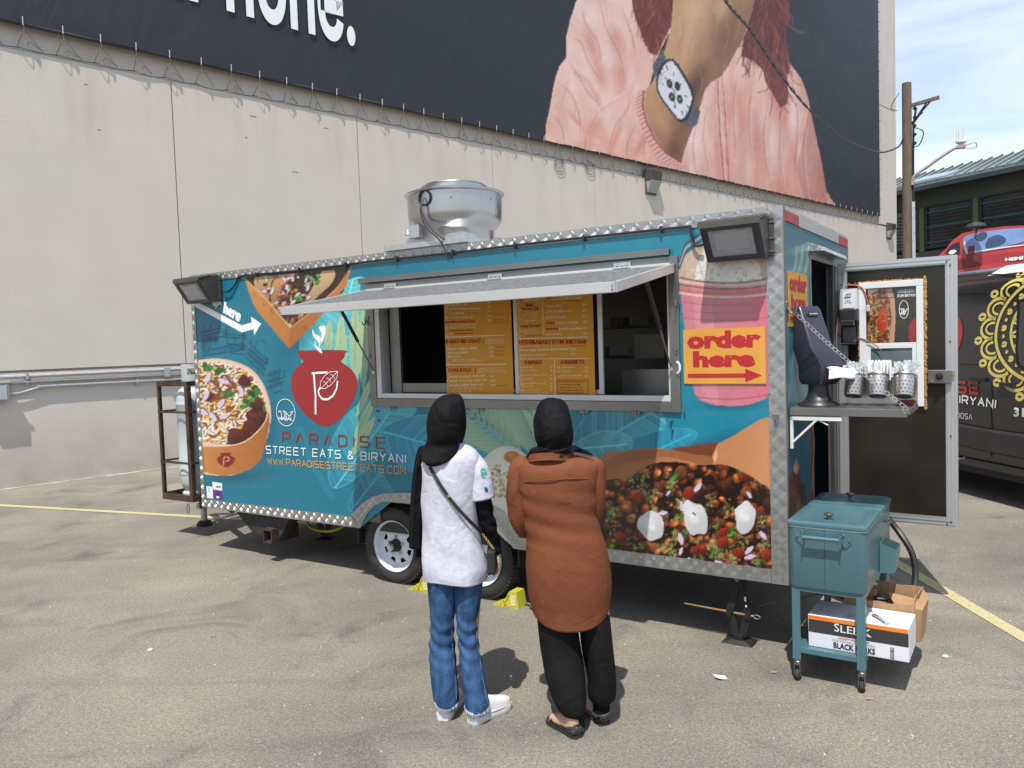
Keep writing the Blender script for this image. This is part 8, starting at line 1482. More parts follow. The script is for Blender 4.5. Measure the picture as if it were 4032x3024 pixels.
b.tube(AL, [.045, .042, .036, .030, .024], 12); b.tube(AR, [.045, .042, .036, .030, .024], 12); handm(b, AL[-1], (1, .05, .1), (0, .1, 1), (0, -1, 0), .92, .4); handm(b, AR[-1], (-1, .08, .1), (0, .1, 1), (0, -1, 0), .92, .4)
f3, t3 = G(2282, 2908), G(2180, 2848); f4, t4 = G(2384, 2858), G(2318, 2802)
for hx, kx, ky, f, t in ((2190, 2222, 2620, f3, t3), (2330, 2355, 2600, f4, t4)):
    d = (Vector(t)-Vector(f)).normalized(); A_ = Vector(f)+d*.045; b.tube([at(hx, 2380, Yb), at(kx, ky, Yb-.01), A_+Vector((0, 0, .12)), A_+Vector((0, 0, .05))], [.09, .058, .036, .034], 14); b.tube([A_+Vector((0, 0, .05)), A_+d*.06+Vector((0, 0, .050)), A_+d*.12+Vector((0, 0, .033)), A_+d*.165+Vector((0, 0, .024))], [.034, .034, .034, .026], 12)
finish(b, 'body', per, .006)
fd = fold(33, .010, 3, 7)
b = B(); loft(b, [(1567, 2152, 2184, 3.96, .02), (1575, 2132, 2212, 3.96, .06), (1600, 2114, 2236, 3.955, .10), (1650, 2100, 2254, 3.945, .122), (1695, 2098, 2260, 3.94, .128), (1725, 2102, 2258, 3.94, .12), (1750, 2110, 2250, 3.94, .105), (1770, 2106, 2250, 3.94, .10), (1786, 2118, 2232, 3.93, .10), (1796, 2150, 2210, 3.92, .08)], 70, 64, lambda th, z, t: fd(th, z*1.5)*(.3+1.2*t), ex=2.15); b.build('headscarf', HIJ, per, smooth=True, angle=80)
b = B(); limb(b, [at(2076, 1800, 3.90), at(2100, 1778, 3.89), at(2150, 1776, 3.86), at(2215, 1776, 3.86), at(2270, 1768, 3.89), at(2332, 1792, 3.90)], [.005, .016, .018, .018, .014, .004], 24, 8, lambda a, t: .004*math.sin(3*a+t*26)); b.build('scarf_wrap', HIJ, per, smooth=True, angle=80)
fs = fold(41, .0060, 2, 3)
def rd_(th, z, t):
    back = max(0, -math.sin(th)); d = fs(th, z)*(.5+.7*t)
    d += back*.010*math.exp(-((math.cos(th)-.12)/.05)**2)*(1 if .18 < t < .42 else 0)+back*.006*math.exp(-((math.cos(th)+.0)/.05)**2)*(1 if .18 < t < .42 else 0)  # box pleat below the yoke
    d += .004*math.sin(z*60+3*math.cos(th))*math.exp(-((t-.48)/.14)**2); d -= back*.003 if t < .175 else 0
    return d
b = B(); loft(b, [(1786, 2118, 2240, 3.95, .06), (1798, 2082, 2290, 3.95, .085), (1815, 2050, 2338, 3.95, .105), (1845, 2032, 2360, 3.95, .125), (1900, 2034, 2356, 3.95, .135), (1960, 2044, 2350, 3.95, .135), (2040, 2060, 2352, 3.95, .138), (2100, 2068, 2372, 3.95, .148), (2160, 2068, 2390, 3.95, .160), (2227, 2068, 2402, 3.95, .168), (2300, 2076, 2407, 3.95, .168), (2350, 2085, 2402, 3.95, .162), (2385, 2094, 2396, 3.95, .158)], 120, 84, rd_, lambda th, t: -.080*max(0, -math.sin(th))**1.1*max(0, (t-.75)/.25)**1.5-.04*max(0, math.sin(th))*max(0, (t-.75)/.25)**1.5, 2.2, cap1=False); sr = b.build('long_shirt', RUSTC, per, smooth=True, angle=80); sr.modifiers.new('s', 'SOLIDIFY').thickness = .003
b = B(); limb(b, [at(2105, 1838, Yb), at(2070, 1838, Yb)]+AL[:4], [.02, .046, .058, .055, .050, .042], 28, 9, lambda a, t: .004*math.sin(3*a+18*t)+.002*math.sin(5*a-30*t)); limb(b, AL[3:], [.042, .032], 20, 6); limb(b, [at(2285, 1838, Yb), at(2320, 1838, Yb)]+AR[:4], [.02, .046, .057, .054, .048, .042], 28, 9, lambda a, t: .004*math.sin(3*a+16*t)); limb(b, AR[3:], [.042, .032], 20, 6); b.build('shirt_sleeves', RUSTC, per, smooth=True, angle=80)
b = B(); pts = []
for u in np.linspace(-.93, .93, 24): x = 2198+158*u; y = 1893-8*u-5*(1-u*u); pts.append(tuple(at(x, y, 3.95-.135*max(0, 1-abs(u)**2.2)**(1/2.2)-.006)))
b.tube(pts, .0028, 5); b.build('yoke_seam', RUSTC, per, smooth=True)
b = B(); rs = []
for k, u in enumerate(np.linspace(-1, 1, 15)): x = 2165+95*u; y = 1800-10*(1-u*u); Yq = 3.95-.11*max(0, 1-abs(u)**2.2)**(1/2.2); rs.append([tuple(at(x, y+22, Yq-.012)), tuple(at(x, y-8, Yq-.004)), tuple(at(x, y-8, Yq+.004)), tuple(at(x, y+22, Yq+.0))])
b.rings(rs); b.build('collar', RUSTC, per, smooth=True, angle=50)
ft = fold(52, .006, 3, 5)
b = B(); loft(b, [(2380, 2112, 2268, 3.95, .13), (2460, 2114, 2276, 3.95, .13), (2543, 2123, 2290, 3.94, .125), (2600, 2134, 2300, 3.92, .12), (2670, 2148, 2306, 3.89, .11), (2730, 2168, 2308, 3.87, .10), (2780, 2190, 2308, 3.855, .085), (2806, 2212, 2306, 3.85, .066), (2818, 2232, 2304, 3.85, .050), (2822, 2234, 2303, 3.85, .047)], 80, 44, lambda th, z, t: ft(th, z)*(1-.6*t), cap1=False); loft(b, [(2380, 2262, 2388, 3.95, .12), (2450, 2276, 2404, 3.95, .12), (2543, 2286, 2417, 3.95, .12), (2610, 2300, 2423, 3.95, .115), (2670, 2312, 2427, 3.94, .105), (2720, 2312, 2426, 3.94, .095), (2748, 2320, 2421, 3.935, .08), (2762, 2332, 2404, 3.93, .055), (2767, 2334, 2402, 3.93, .05)], 80, 44, lambda th, z, t: ft(th, z)*(1-.6*t), cap1=False); tr = b.build('trousers', BTR, per, smooth=True, angle=80)
b = B(); loft(b, [(2814, 2236, 2303, 3.85, .046), (2835, 2238, 2302, 3.85, .045), (2860, 2240, 2302, 3.85, .045)], 24, 36, lambda th, z, t: .0016*math.sin(t*40)); b.build('ribbed_cuff', BLKJ, tr, smooth=True); b = B(); loft(b, [(2760, 2335, 2401, 3.93, .048), (2780, 2336, 2400, 3.93, .046), (2798, 2337, 2399, 3.93, .046)], 24, 36, lambda th, z, t: .0016*math.sin(t*40)); b.build('ribbed_cuff', BLKJ, tr, smooth=True)
for k, (hh, tt_) in enumerate(((f3, t3), (f4, t4))):
    h, d, s_, up, pt = shoe(per, hh, tt_, PAT, MATB, .245, .040, True, 'flat_shoe')
    b = B(); b.tube(curve([pt(.005, .0, .055), pt(.03, .034, .048), pt(.09, .032, .034), pt(.15, .035, .030), pt(.185, .028, .038), pt(.20, 0, .044), pt(.185, -.028, .038), pt(.15, -.035, .030), pt(.09, -.032, .034), pt(.03, -.034, .048), pt(.005, 0, .055)], 4), .0035, 6); b.build('shoe_rim', PAT, up, smooth=True)
    b = B(); b.rings([[pt(a, w*math.cos(q), .030+.034*max(0, math.sin(q))) for q in np.linspace(0, 2*math.pi, 17)[:-1]] for a, w in ((-.001, .020), (.002, .030), (.02, .037), (.05, .0385), (.06, .037))]); b.build('heel_cap', PAT, up, smooth=True, angle=60); b = B(); b.box(-.016, .016, -.004, .004, 0, .006); b.v = [pt(.205+v[1], v[0], .042+v[2]) for v in b.v]; b.build('metal_bar', STEEL, up)
ank = thing('anklet', 'thin silver anklet round the ankle above the right black flat', 'anklet', (0, 0, 0)); c = (at(2337, 2800, 3.93)+at(2401, 2800, 3.93))/2; b = B(); b.tube([(c[0]+.047*math.cos(a), c[1]+.052*math.sin(a), c[2]+.002+.008*math.cos(a)) for a in np.linspace(0, 6.2832, 28)], .003, 6); b.build('band', STEEL, ank, smooth=True)
# ================================================================ beyond the trailer
WOOD = M('weathered_pole_wood', (.13, .095, .07), .9, var=.35, scale=5, stretch=(6, 6, .4), bump=.6, bscale=25)
pd = 28.; pb = G(3575, 1440)*0; r_ = ray(3575, 1010); pbase = CC+r_*pd; px_, py_ = pbase[0], pbase[1]
t = thing('utility_pole', 'weathered wooden utility pole with a short crossarm beyond the wall corner', 'utility pole', (px_, py_, 0), -.45)
def dpos(x, y, d=28.): p = CC+ray(x, y)*d; return (p[0]-px_, p[1]-py_, p[2])
PH = dpos(3572, 338)[2]
b = B(); b.lathe([(.19, -.2), (.175, 3), (.165, 6), (.15, PH)], n=16); b.build('pole_shaft', WOOD, t, smooth=True, angle=50)
za = dpos(3600, 415)[2]; b = B(); b.beam((.12, 0, za-.1), (1.0, .0, za+.05), .12, .11); b.build('crossarm', WOOD, t); b = B(); b.beam((.14, 0, za-.75), (.62, 0, za-.06), .03, .05); b.beam((.14, .06, za-.70), (.72, .06, za-.04), .03, .05); b.build('crossarm_brace', BJ, t)
GRP = M('grey_conduit_cover', (.36, .38, .42), .5); b = B(); b.beam((.20, -.1, 0), (.18, -.1, dpos(3590, 800)[2]), .15, .10); b.build('riser_cover', GRP, t)
b = B(); zt_ = dpos(3600, 500)[2]; b.tube([(.18, -.05, dpos(3590, 800)[2]), (.19, -.05, zt_-1), (.2, -.05, zt_), (.29, -.05, zt_+.55)], .04, 6); b.tube(curve([(.2, -.05, zt_-.1), (.5, -.1, zt_-.3), (.4, -.1, zt_-.7), (.2, -.05, zt_-.8)], 5), .02, 5); b.tube(curve([(.2, -.05, zt_), (.38, -.1, zt_+.25), (.5, -.1, zt_+.35)], 4), .02, 5)
for k in range(5): b.cyl((.2, -.05, zt_-.7+k*.3), (.28, -.07, zt_-.62+k*.3), .05, n=6)
b.build('cable_bundle', BLK, t)
b = B(); b.tube(curve([(-.24, 0, PH-.3), (-.5, 0, PH-.75), (-.3, 0, PH-.9)], 4), .012, 4); b.build('loose_wire', BLK, t)
ARM = M('pinkish_grey_arm', (.34, .28, .27), .5, .3)
t = thing('street_lamp', 'bent metal lamp arm with a white cluster of tubes on the utility pole', 'street lamp', (px_, py_, 0), -.45)
def lp(x, y): q = np.array(dpos(x, y)); c_, s_ = math.cos(.45), math.sin(.45); return (q[0]*c_-q[1]*s_, -.12, q[2])
L = [lp(3592, 735), lp(3594, 710), lp(3606, 695), lp(3650, 668), lp(3700, 636), lp(3745, 610), lp(3772, 600)]
b = B(); b.tube(curve([(x, -.12, z) for x, _, z in L], 4), .055, 8); b.build('lamp_arm', ARM, t, smooth=True)
e = lp(3775, 596); WPL = M('antenna_white', (.66, .68, .64), .5); b = B(); b.lathe([(.06, -.03), (.07, .02), (.13, .05), (.17, .08), (.17, .12), (.12, .13)], e, 16); hd = b.build('lamp_head', WPL, t, smooth=True, angle=30)
for k in range(6): a = k*math.pi/3; b = B(); b.cyl((e[0]+.12*math.cos(a), e[1]+.12*math.sin(a), e[2]+.12), (e[0]+.13*math.cos(a), e[1]+.13*math.sin(a), e[2]+.50), .018, n=7); b.build('tube', WPL, hd, smooth=True)
b = B(); b.box(e[0]-.13, e[0]+.13, e[1]-.13, e[1]+.13, e[2]-.12, e[2]-.02); b.tube(curve([(e[0]+.1, e[1], e[2]-.05), (e[0]+.4, e[1], e[2]+.02), (e[0]+.45, e[1], e[2]-.15), (e[0]+.15, e[1], e[2]-.13)], 4), .02, 5); b.build('bracket', ARM, hd)
# twisted service cable crossing in front of the banner
c0 = CC+ray(2830, -60)*13.; mids = [(2870, 20, 14), (2960, 125, 16), (3060, 275, 18.5), (3180, 425, 21), (3300, 530, 23.5), (3380, 574, 25), (3456, 598, 26.5), (3500, 594, 27.3), (3540, 575, 27.8)]
C_ = [tuple(c0)]+[tuple(CC+ray(x, y)*d) for x, y, d in mids]+[(px_-.2, py_-.15, dpos(3560, 552)[2])]; cc_ = curve(C_, 14)
t = thing('service_cable', 'twisted overhead cable sagging across the banner to the utility pole', 'cable', (0, 0, 0)); 
for k in (0, 1):
    b = B(); pts = []
    for i, p in enumerate(cc_): pts.append(p+Vector((math.cos(i*1.1+k*math.pi)*.022, 0, math.sin(i*1.1+k*math.pi)*.022)))
    b.tube(pts, .017, 5); b.build('cable_strand', CBL, t, smooth=True)
# ---- market hall ------------------------------------------------------------------------------
ang = -.472; MD = np.array([math.sin(ang), math.cos(ang), 0]); MX = (3529-2016)/FPX*35; MO = np.array([MX, 35, 0]); MR_ = math.atan2(-MD[1], -MD[0])
t = thing('market_hall', 'dark green hall with a grey green standing seam roof, far right background', 'building', (MO[0]*1.5, MO[1]*1.5, -.97), MR_); t.scale = (1.5, 1.5, 1.5)   # local +x comes nearer, +y lies behind the facade or not
MN = np.array([-math.sin(MR_), math.cos(MR_), 0])      # local +y in the world
sg = 1 if MN@np.array([1, .3, 0]) > 0 else -1
def ML(x, out, z): return (x, -sg*out, z)              # out: towards the camera
GRN = M('hall_green', (.060, .072, .052), .8, var=.12, scale=1.2); GDK = M('hall_dark', (.024, .031, .034), .7, var=.4, scale=.8, detail=7); GRF = M('seam_roof', (.17, .21, .21), .5, .2, var=.10, scale=.8); GWF = M('teal_frame', (.035, .085, .085), .6); GBL = M('navy_frame', (.018, .030, .045), .6); SLT = M('louver_slat', (.04, .035, .032), .6, var=.4, scale=4)
def mbox(b, x0, x1, o0, o1, z0, z1):
    ya, yb = sorted((-sg*o0, -sg*o1)); b.box(x0, x1, ya, yb, z0, z1)
xa, xb = -22., 16.; EZ = 7.75
b = B(); mbox(b, xa, xb, -9, 0, -.3, EZ-.05); b.build('hall_wall', GDK, t)
b = B(); mbox(b, xa, xb, .005, .12, EZ-.75, EZ-.05); mbox(b, xa, xb, .005, .07, 3.6, 4.25)
for k in np.arange(-21, 16, 1.1): mbox(b, k, k+.07, .075, .12, 3.65, 4.2)
b.build('green_fascia', GRN, t)
b = B(); mbox(b, xa, xb, .8, .95, EZ-.15, EZ+.02); mbox(b, xa, xb, -.3, .79, EZ-.12, EZ-.08); b.build('eave_gutter', GDK, t)
RZ = EZ+1.15; b = B(); b.hexa([ML(xa, .9, EZ+.03), ML(xb, .9, EZ+.03), ML(xb, -4.2, RZ-.08), ML(xa, -4.2, RZ-.08)], [ML(xa, .9, EZ+.08), ML(xb, .9, EZ+.08), ML(xb, -4.2, RZ), ML(xa, -4.2, RZ)]); rf = b.build('hall_roof', GRF, t)
b = B(); b.beam(ML(-3, .9, EZ+.10), ML(-3, -4.2, RZ+.02), .05, .06); b.v = [(v[0]+3, v[1], v[2]) for v in b.v]; sm_ = b.build('roof_seam', M('roof_seam', (.09, .125, .125), .5, .2), rf, loc=(xa+.3, 0, 0))
for k in np.arange(xa+.75, xb, .45): copyo(sm_, rf, (k, 0, 0))
# monitor / dormer with a gable end
b = B(); xg = 3.9
b.hexa([ML(xa, -2.0, EZ+.5), ML(xg, -2.0, EZ+.5), ML(xg, -4.3, RZ-.1), ML(xa, -4.3, RZ-.1)], [ML(xa, -1.9, EZ+.72), ML(xg+.2, -1.9, EZ+.72), ML(xg, -3.9, RZ+.38), ML(xa, -3.9, RZ+.38)]); dm = b.build('dormer_roof', GRF, rf)
b = B(); b.beam(ML(0, -1.95, EZ+.75), ML(0, -3.9, RZ+.42), .05, .06); sm_ = b.build('roof_seam', MATS['roof_seam'], dm, loc=(xg-.2, 0, 0)) 
for k in np.arange(xg-.65, -8, -.45): copyo(sm_, dm, (k, 0, 0))
for x0_, x1_ in ((.9, 2.6), (6.2, 8.5)):
    b = B(); b.hexa([ML(x0_, .35, EZ+.28), ML(x1_, .35, EZ+.28), ML(x1_+.0, -.7, EZ+.62), ML(x0_, -.7, EZ+.62)], [ML(x0_, .35, EZ+.36), ML(x1_, .35, EZ+.36), ML(x1_, -.7, EZ+.70), ML(x0_, -.7, EZ+.70)]); b.build('skylight', M('skylight_glass', (.25, .32, .35), .15, coat=.6), rf)
for k in range(8):
    x0_ = -3.1+k*2.32; x1_ = x0_+2.06
    b = B(); mbox(b, x0_, x1_, .05, .12, 6.98, 7.06); mbox(b, x0_, x1_, .05, .12, 5.28, 5.38); mbox(b, x0_, x0_+.09, .05, .12, 5.38, 6.98); mbox(b, x1_-.09, x1_, .05, .12, 5.38, 6.98); w_ = b.build('hall_window', GBL, t)
    for z in (6.72, 6.12, 5.48): b = B(); mbox(b, x0_+.11, x1_-.11, .04, .13, z, z+.07); b.build('teal_rail', GWF, w_)
    b = B(); mbox(b, x0_+.1, x1_-.1, .01, .04, 5.39, 6.97); b.build('window_glass', M('hall_glass', (.035, .035, .035), .15, coat=.3, var=.5, scale=1.5), w_)
    for j in range(9): b = B(); z = 5.62+j*.14; b.hexa([ML(x0_+.12, .045, z), ML(x1_-.12, .045, z), ML(x1_-.12, .10, z-.03), ML(x0_+.12, .10, z-.03)], [ML(x0_+.12, .045, z+.015), ML(x1_-.12, .045, z+.015), ML(x1_-.12, .10, z-.015), ML(x0_+.12, .10, z-.015)]); b.build('slat', SLT, w_)
    b = B(); mbox(b, x1_+.03, x1_+.23, .01, .16, 5.2, 7.0); b.build('green_post', M('olive_post', (.12, .14, .045), .7), t)
b = B(); mbox(b, xa, xb, .2, .3, 4.35, 5.15); b.build('shade_netting', M('dark_netting', (.022, .024, .022), .9, var=.8, scale=1.1, detail=8), t)
b = B(); mbox(b, xa, xb, .01, .06, 2.6, 3.5); b.build('dark_shopfront', GBL, t)
# ---- red car mural panel --------------------------------------------------------------------------
d = 13.5; th_ = -.30; SD = np.array([math.cos(th_), math.sin(th_), 0]); SN = np.array([math.sin(th_), -math.cos(th_), 0]); so = CC+ray(3900, 1000)*d
def Sp(x, y, o=0.): q = hit(x, y, so+SN*o, SN)-so; return (float(q@SD), -o, float(q[2]))
t = thing('car_mural_panel', 'painted panel of a red muscle car standing behind the black van', 'sign', tuple(so), th_)
REDC = M('mural_red', (.42, .028, .030), .45, var=.10, scale=3, coat=.2)
def sflat(name, pts, m, lay, par, sm=2, th=.0):
    P = smooth_poly(pts, sm) if sm > 1 else pts; Q = [Sp(*p) for p in P]; b = B(); b.prism(Q, lambda p: (p[0], -.004*lay-.002, p[2]), lambda p: (p[0], th if th else -.004*lay+.001, p[2])); return b.build(name, m, par)
car = sflat('car_silhouette', [(3665, 1030), (3700, 1004), (3730, 975), (3748, 950), (3790, 918), (3850, 905), (3950, 892), (4060, 886), (4200, 880), (4200, 1200), (3660, 1200)], REDC, 0, t, 1, .05)
sflat('windscreen_picture', [(3792, 952), (3800, 930), (3860, 915), (3960, 902), (4060, 896), (4130, 895), (4130, 930), (4040, 950), (3950, 972), (3870, 988), (3802, 994)], M('mural_sky_blue', (.16, .28, .52), .3, var=.3, scale=2.5, coat=.4), 2, car)
sflat('side_window_picture', [(3720, 998), (3738, 972), (3752, 960), (3778, 952), (3782, 1000), (3750, 1003)], M('mural_black', (.015, .015, .02), .4), 2, car, 1)
sflat('mirror_picture', [(3734, 998), (3740, 988), (3755, 983), (3766, 988), (3760, 996), (3748, 1002)], WPL, 3, car)
for P in ([(3838, 935), (3856, 918), (3880, 914), (3886, 930), (3870, 945), (3850, 948)], [(3880, 975), (3890, 940), (3930, 925), (3960, 940), (3950, 958), (3920, 970)]): sflat('shadow_picture', P, M('mural_navy', (.04, .07, .16), .4), 4, car)
MRD = M('mural_dark_red', (.16, .012, .022), .5)
sflat('shadow_picture', [(3762, 1022), (3800, 1018), (3832, 1024), (3858, 1036), (3862, 1046), (3770, 1060), (3758, 1040)], MRD, 2, car); sflat('shadow_picture', [(3812, 970), (3838, 966), (3832, 1022), (3808, 1022)], MRD, 3, car, 1)
sflat('highlight_picture', [(3802, 995), (3870, 984), (3950, 972), (4040, 962), (4040, 966), (3950, 977), (3870, 990), (3804, 1000)], WPL, 3, car, 1); sflat('highlight_picture', [(3792, 950), (3800, 993), (3806, 992), (3799, 952)], WPL, 3, car, 1)
b = B()
for y_ in (1008, 1017, 1026, 1035): A_, C2 = Sp(3850, y_+2), Sp(4040, y_-15); wide(b, [(A_[0], A_[2]), (C2[0], C2[2])], .006, lambda x, z: (x, -.013, z))
b.build('grid_line', MRD, car)
b = B(); q_ = [Sp(*p) for p in ((3956, 1017), (4028, 1008), (4026, 1022), (3956, 1029))]; b.text('HEMI', [(p[0], p[2]) for p in q_], lambda p: (p[0], -.02, p[1]), bold=.05); b.build('lettering', WINK, car)
b = B(); A_ = Sp(3828, 905); b.lathe([(.16, 0), (.13, .05), (.02, .08)], (A_[0], -.25, A_[2]+.02), 12); b.tube(curve([(A_[0], -.25, A_[2]+.08), (A_[0]+.05, -.1, A_[2]+.1), (A_[0]+.07, .02, A_[2]-.05), (A_[0]+.07, .02, A_[2]-.4)], 4), .02, 5); b.build('sign_lamp', GDK, t)
b = B(); 
for x_ in (-.5, 1.2): b.beam((x_, .1, -so[2]), (x_, .1, .2), .1, .1)
b.build('sign_post', BJ, t)
# ---- black van --------------------------------------------------------------------------------------
va = -.12; VDd = np.array([math.sin(va), math.cos(va), 0]); VO = np.array([5.25, 9.1, 0]); VR = math.atan2(VDd[1], VDd[0])   # local +x runs to the rear, +y is towards the camera side? 
VN = np.array([-math.cos(va), math.sin(va), 0])            # out of the visible side
def Vp(x, y, o=0.): q = hit(x, y, VO+VN*o, VN)-VO; return (float(q@VDd), float(o), float(q[2]))
VB = M('black_van_wrap', (.013, .013, .014), .28, var=.15, scale=1.2, coat=.45); VT = M('van_plastic', (.028, .028, .029), .55, var=.2, scale=6); VG = M('van_glass', (.012, .018, .016), .05, coat=.8); VY = M('gold_mandala', (.62, .50, .13), .35, var=.08, scale=3, coat=.3); VBL = M('blue_mandala', (.03, .08, .35), .35, var=.15, scale=2, coat=.3); VW = M('van_white_roof', (.62, .66, .68), .35, coat=.3)
van = thing('van', 'black van with yellow and blue mandala graphics parked behind the open trailer door', 'van', tuple(VO), VR)
L0, L1 = -2.3, 3.6    # nose .. tail
prof = [(0, .38), (.03, .45), (.03, .78), (.05, 1.05), (.0, 1.45), (-.10, 1.95), (-.17, 2.36), (-.28, 2.52), (-.52, 2.63), (-1.0, 2.66), (-1.48, 2.63), (-1.72, 2.52), (-1.83, 2.36), (-1.9, 1.95), (-2.0, 1.45), (-2.05, 1.05), (-2.03, .78), (-2.03, .38)]
def section(x, k=1., dz=0., hcap=9.): return [(x, y if k == 1 else -1.0+(y+1.0)*k, min(z, hcap)+dz) for y, z in prof]
b = B(); b.rings([section(L0-1.4, .86, .0, 1.0), section(L0-1.2, .94, .0, 1.15), section(L0-.5, .99, 0, 1.3), section(L0+.55, 1, 0, 2.3), section(L0+.9, 1, 0, 2.6), section(L0+1.3), section(0), section(L1-.1), section(L1, .97)]); 
body = b.build('van_body', VB, van, smooth=True, angle=40)
b = B(); rs = []
for x in (L0+1.0, -.8, .1): rs.append([(x, y*.985-.015, z+.006) for y, z in [(-.285, 2.522), (-.52, 2.632), (-1.0, 2.662), (-1.48, 2.632), (-1.715, 2.522)]])
b.rings(rs, False, False, closed=False); b.build('white_roof', VW, body, smooth=True)
def vside(z): return float(np.interp(z, [p[1] for p in prof[:9]], [p[0] for p in prof[:9]]))
def vf(h): return lambda x, z: (x, vside(z)+h, z)
def vpx(x, y):
    o = 0.
    for _ in range(4): q = Vp(x, y, o); o = vside(q[2])
    return q[0], q[2]
def vstroke(b, pts, w, h=.006, n=3):
    P = [vpx(*p) for p in pts]; Q = []
    for a, c in zip(P[:-1], P[1:]):
        for k in range(n): Q.append((a[0]+(c[0]-a[0])*k/n, a[1]+(c[1]-a[1])*k/n))
    Q.append(P[-1]); wide(b, Q, w, vf(h))
SL = M('van_seam', (.004, .004, .004), .8)
b = B(); vstroke(b, [(3770, 1086), (3850, 1080), (3940, 1080), (4032, 1086)], .012); vstroke(b, [(3905, 1500), (3907, 1560), (3908, 1690), (3912, 1840)], .012); vstroke(b, [(3766, 1157), (3880, 1153)], .014); vstroke(b, [(3770, 1432), (3850, 1436), (3878, 1432)], .010)
b.build('body_seam', SL, body)
b = B(); P = [vpx(3766, 1664), vpx(3910, 1690), vpx(4100, 1716)]; Q = [vpx(3766, 1742), vpx(3910, 1778), vpx(4100, 1812)]; b.rings([[(x, vside(z)+.03, z) for x, z in P], [(x, vside(z)+.045, z-.03) for x, z in P], [(x, vside(z)+.045, z) for x, z in Q], [(x, vside(z)+.01, z-.02) for x, z in Q]], False, False, closed=False); b.build('side_moulding', VT, body)
b = B(); A_, C2 = vpx(3700, 1780), vpx(4120, 1880); b.beam((A_[0]+1.5, .03, .40), (C2[0]-.6, .03, .40), .06, .07); b.build('sill_step', VT, body)
# window
wp = [(4014, 1190), (4030, 1182), (4100, 1176), (4150, 1180), (4150, 1480), (4080, 1470), (4030, 1452), (4010, 1430), (4006, 1380)]; Wv = [vpx(*p) for p in wp]
b = B(); b.add([(x, vside(z)+.008, z) for x, z in Wv], [tuple(range(len(Wv)))]); gw = b.build('side_window', VG, body); b = B(); wide(b, Wv+[Wv[0]], .035, vf(.010)); b.build('window_seal', SL, gw)
for px, py in ((3858, 1492), (3975, 1512)):
    x, z = vpx(px, py); b = B(); b.rrect([(x-.11, x+.11, vside(z)+.0, vside(z)+.045, z-.022, .015), (x-.11, x+.11, vside(z)+.0, vside(z)+.045, z+.015, .015)], 4); b.build('door_handle', BLK, body, smooth=True, angle=40)
# mandala: rings about a centre to the right of the frame edge
MC = vpx(4180, 1285); ex, ez = abs(MC[0]-vpx(3872, 1285)[0]), abs(MC[1]-vpx(4180, 1010)[1]); RR = (ex+ez)/2*.83
b = B(); kx = ex/RR; kz = ez/RR
def mand(R_, a): return (MC[0]+R_*kx*math.cos(a), MC[1]+R_*kz*math.sin(a))
clipy = lambda P: [p for p in P if .3 < p[1] < 2.5]
def marc(cx, cz, r0, a0, a1, w, n=12):
    P = [(cx+r0*kx*math.cos(a), cz+r0*kz*math.sin(a)) for a in np.linspace(a0, a1, n)]; P = [(x, min(z, 2.56)) for x, z in P]; wide(b, P, w, vf(.006))
for R_, w in ((.80, .030), (.60, .026)): marc(MC[0], MC[1], RR*R_, 0, 2*math.pi, w*1.3, 90)
N = 18
for k in range(N):
    a = k*2*math.pi/N; c = mand(RR*.86, a); marc(c[0], c[1], RR*.155, a-1.75, a+1.75, .036); marc(c[0], c[1], RR*.085, a-1.9, a+1.9, .026); 
    c = mand(RR*1.045, a+math.pi/N); marc(c[0], c[1], RR*.042, 0, 6.3, .034); c = mand(RR*.70, a); marc(c[0], c[1], RR*.018, 0, 6.3, .042, 8); c = mand(RR*.70, a+math.pi/N); marc(c[0], c[1], RR*.010, 0, 6.3, .026, 7)
    for da in (-.1, .1): P = [mand(RR*.60, a+da*1.5), mand(RR*.44, a), mand(RR*.30, a+da)]; wide(b, P, .028, vf(.006))
    c = mand(RR*.44, a+math.pi/N); marc(c[0], c[1], RR*.06, a-1.5, a+1.5, .022)
b.build('mandala', VY, body)
b = B(); MC = vpx(4120, 1640); RR *= .62
for R_, w in ((.98, .03), (.70, .028), (.55, .02)): marc(MC[0], MC[1], RR*R_*.9, 1.2, 4.6, w, 40)
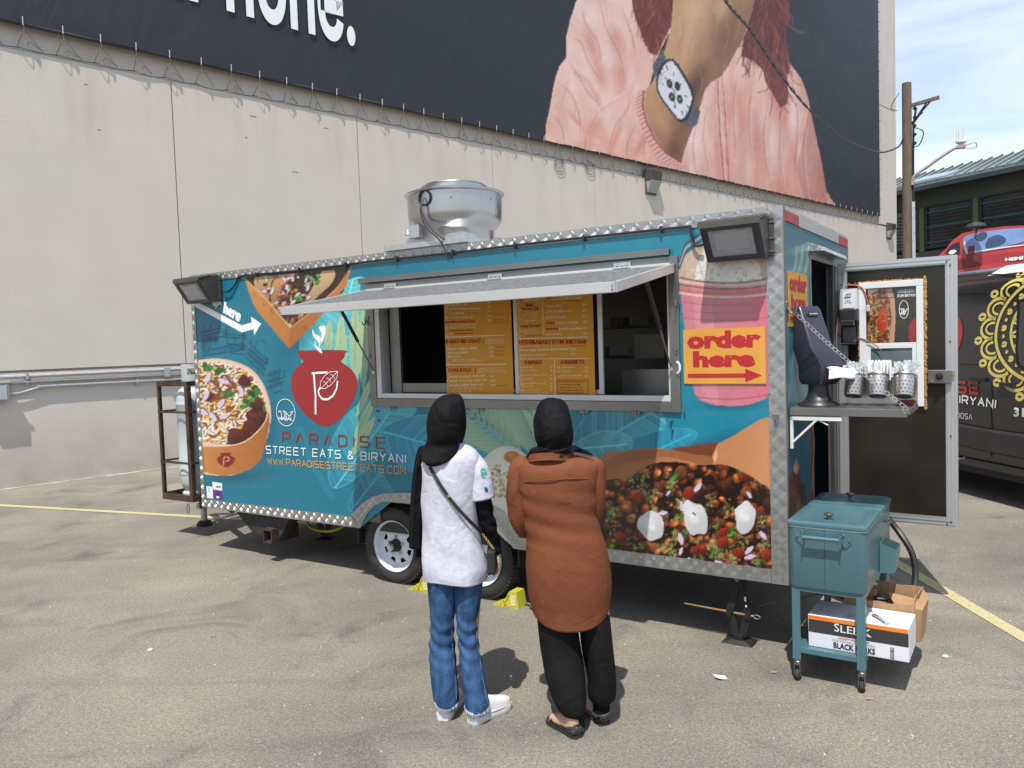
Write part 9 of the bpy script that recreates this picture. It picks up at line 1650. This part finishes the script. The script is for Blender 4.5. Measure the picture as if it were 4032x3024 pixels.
for k in range(12):
    a = 1.3+k*.27; c = mand(RR*.98, a); marc(c[0], c[1], RR*.16, a-1.6, a+1.6, .03); marc(c[0], c[1], RR*.07, 0, 6.3, .022); c = mand(RR*1.25, a+.13); marc(c[0], c[1], RR*.03, 0, 6.3, .03, 7); c = mand(RR*1.12, a-.05); marc(c[0], c[1], RR*.02, 0, 6.3, .03, 7); P = [mand(RR*.62, a), mand(RR*.5, a)]; wide(b, P, .035, vf(.006))
b.build('mandala', VBL, body)
b = B()
vq = lambda *l: [vpx(*p) for p in l]
def vtext(s, q, m, bold=0., st=False, w=.016):
    b = B()
    if st: stroked(b, s, q, w, vf(.009), .34)
    else: b.text(s, q, lambda p: (p[0], vside(p[1])+.009, p[1]), bold=bold)
    b.build('lettering', m, body)
VR_ = inkm('van_red_ink', (190, 50, 50)); q = vq((3772, 1505), (3856, 1508), (3855, 1549), (3776, 1543)); vtext('SE', q, VR_, st=True, w=.030)
vtext('BIRYaNI', vq((3752, 1553), (3924, 1575), (3921, 1606), (3752, 1582)), WINK, st=True, w=.018); vtext('DOSA', vq((3770, 1625), (3830, 1632), (3830, 1652), (3770, 1643)), WINK, st=True, w=.010); vtext('31', vq((3996, 1604), (4036, 1606), (4036, 1642), (3994, 1640)), WINK, .04)
b = B(); P = smooth_poly([(3766, 1244), (3785, 1262), (3793, 1300), (3786, 1345), (3766, 1388), (3730, 1400), (3700, 1330), (3720, 1260)], 4); Q = [vpx(*p) for p in P]; b.add([(x, vside(z)+.006, z) for x, z in Q], [tuple(range(len(Q)))]); b.build('pot_emblem', VR_, body)
for x in (L0-.4, L1-1.0):
    b = B(); b.lathe([(.18, -.02), (.30, -.01), (.35, -.05), (.35, -.22), (.30, -.25)], (x, 0, .35), 32, 'y'); w_ = b.build('wheel', TYR, van, smooth=True, angle=40); b = B(); b.lathe([(.20, -.03), (.16, -.06), (.05, -.05), (.0005, -.04)], (x, .005, .35), 24, 'y'); b.build('rim', BLK, w_, smooth=True)
b = B(); b.box(L0-1.2, L1-.1, -1.9, -.1, .25, .40); b.build('underbody', SUBF, van)
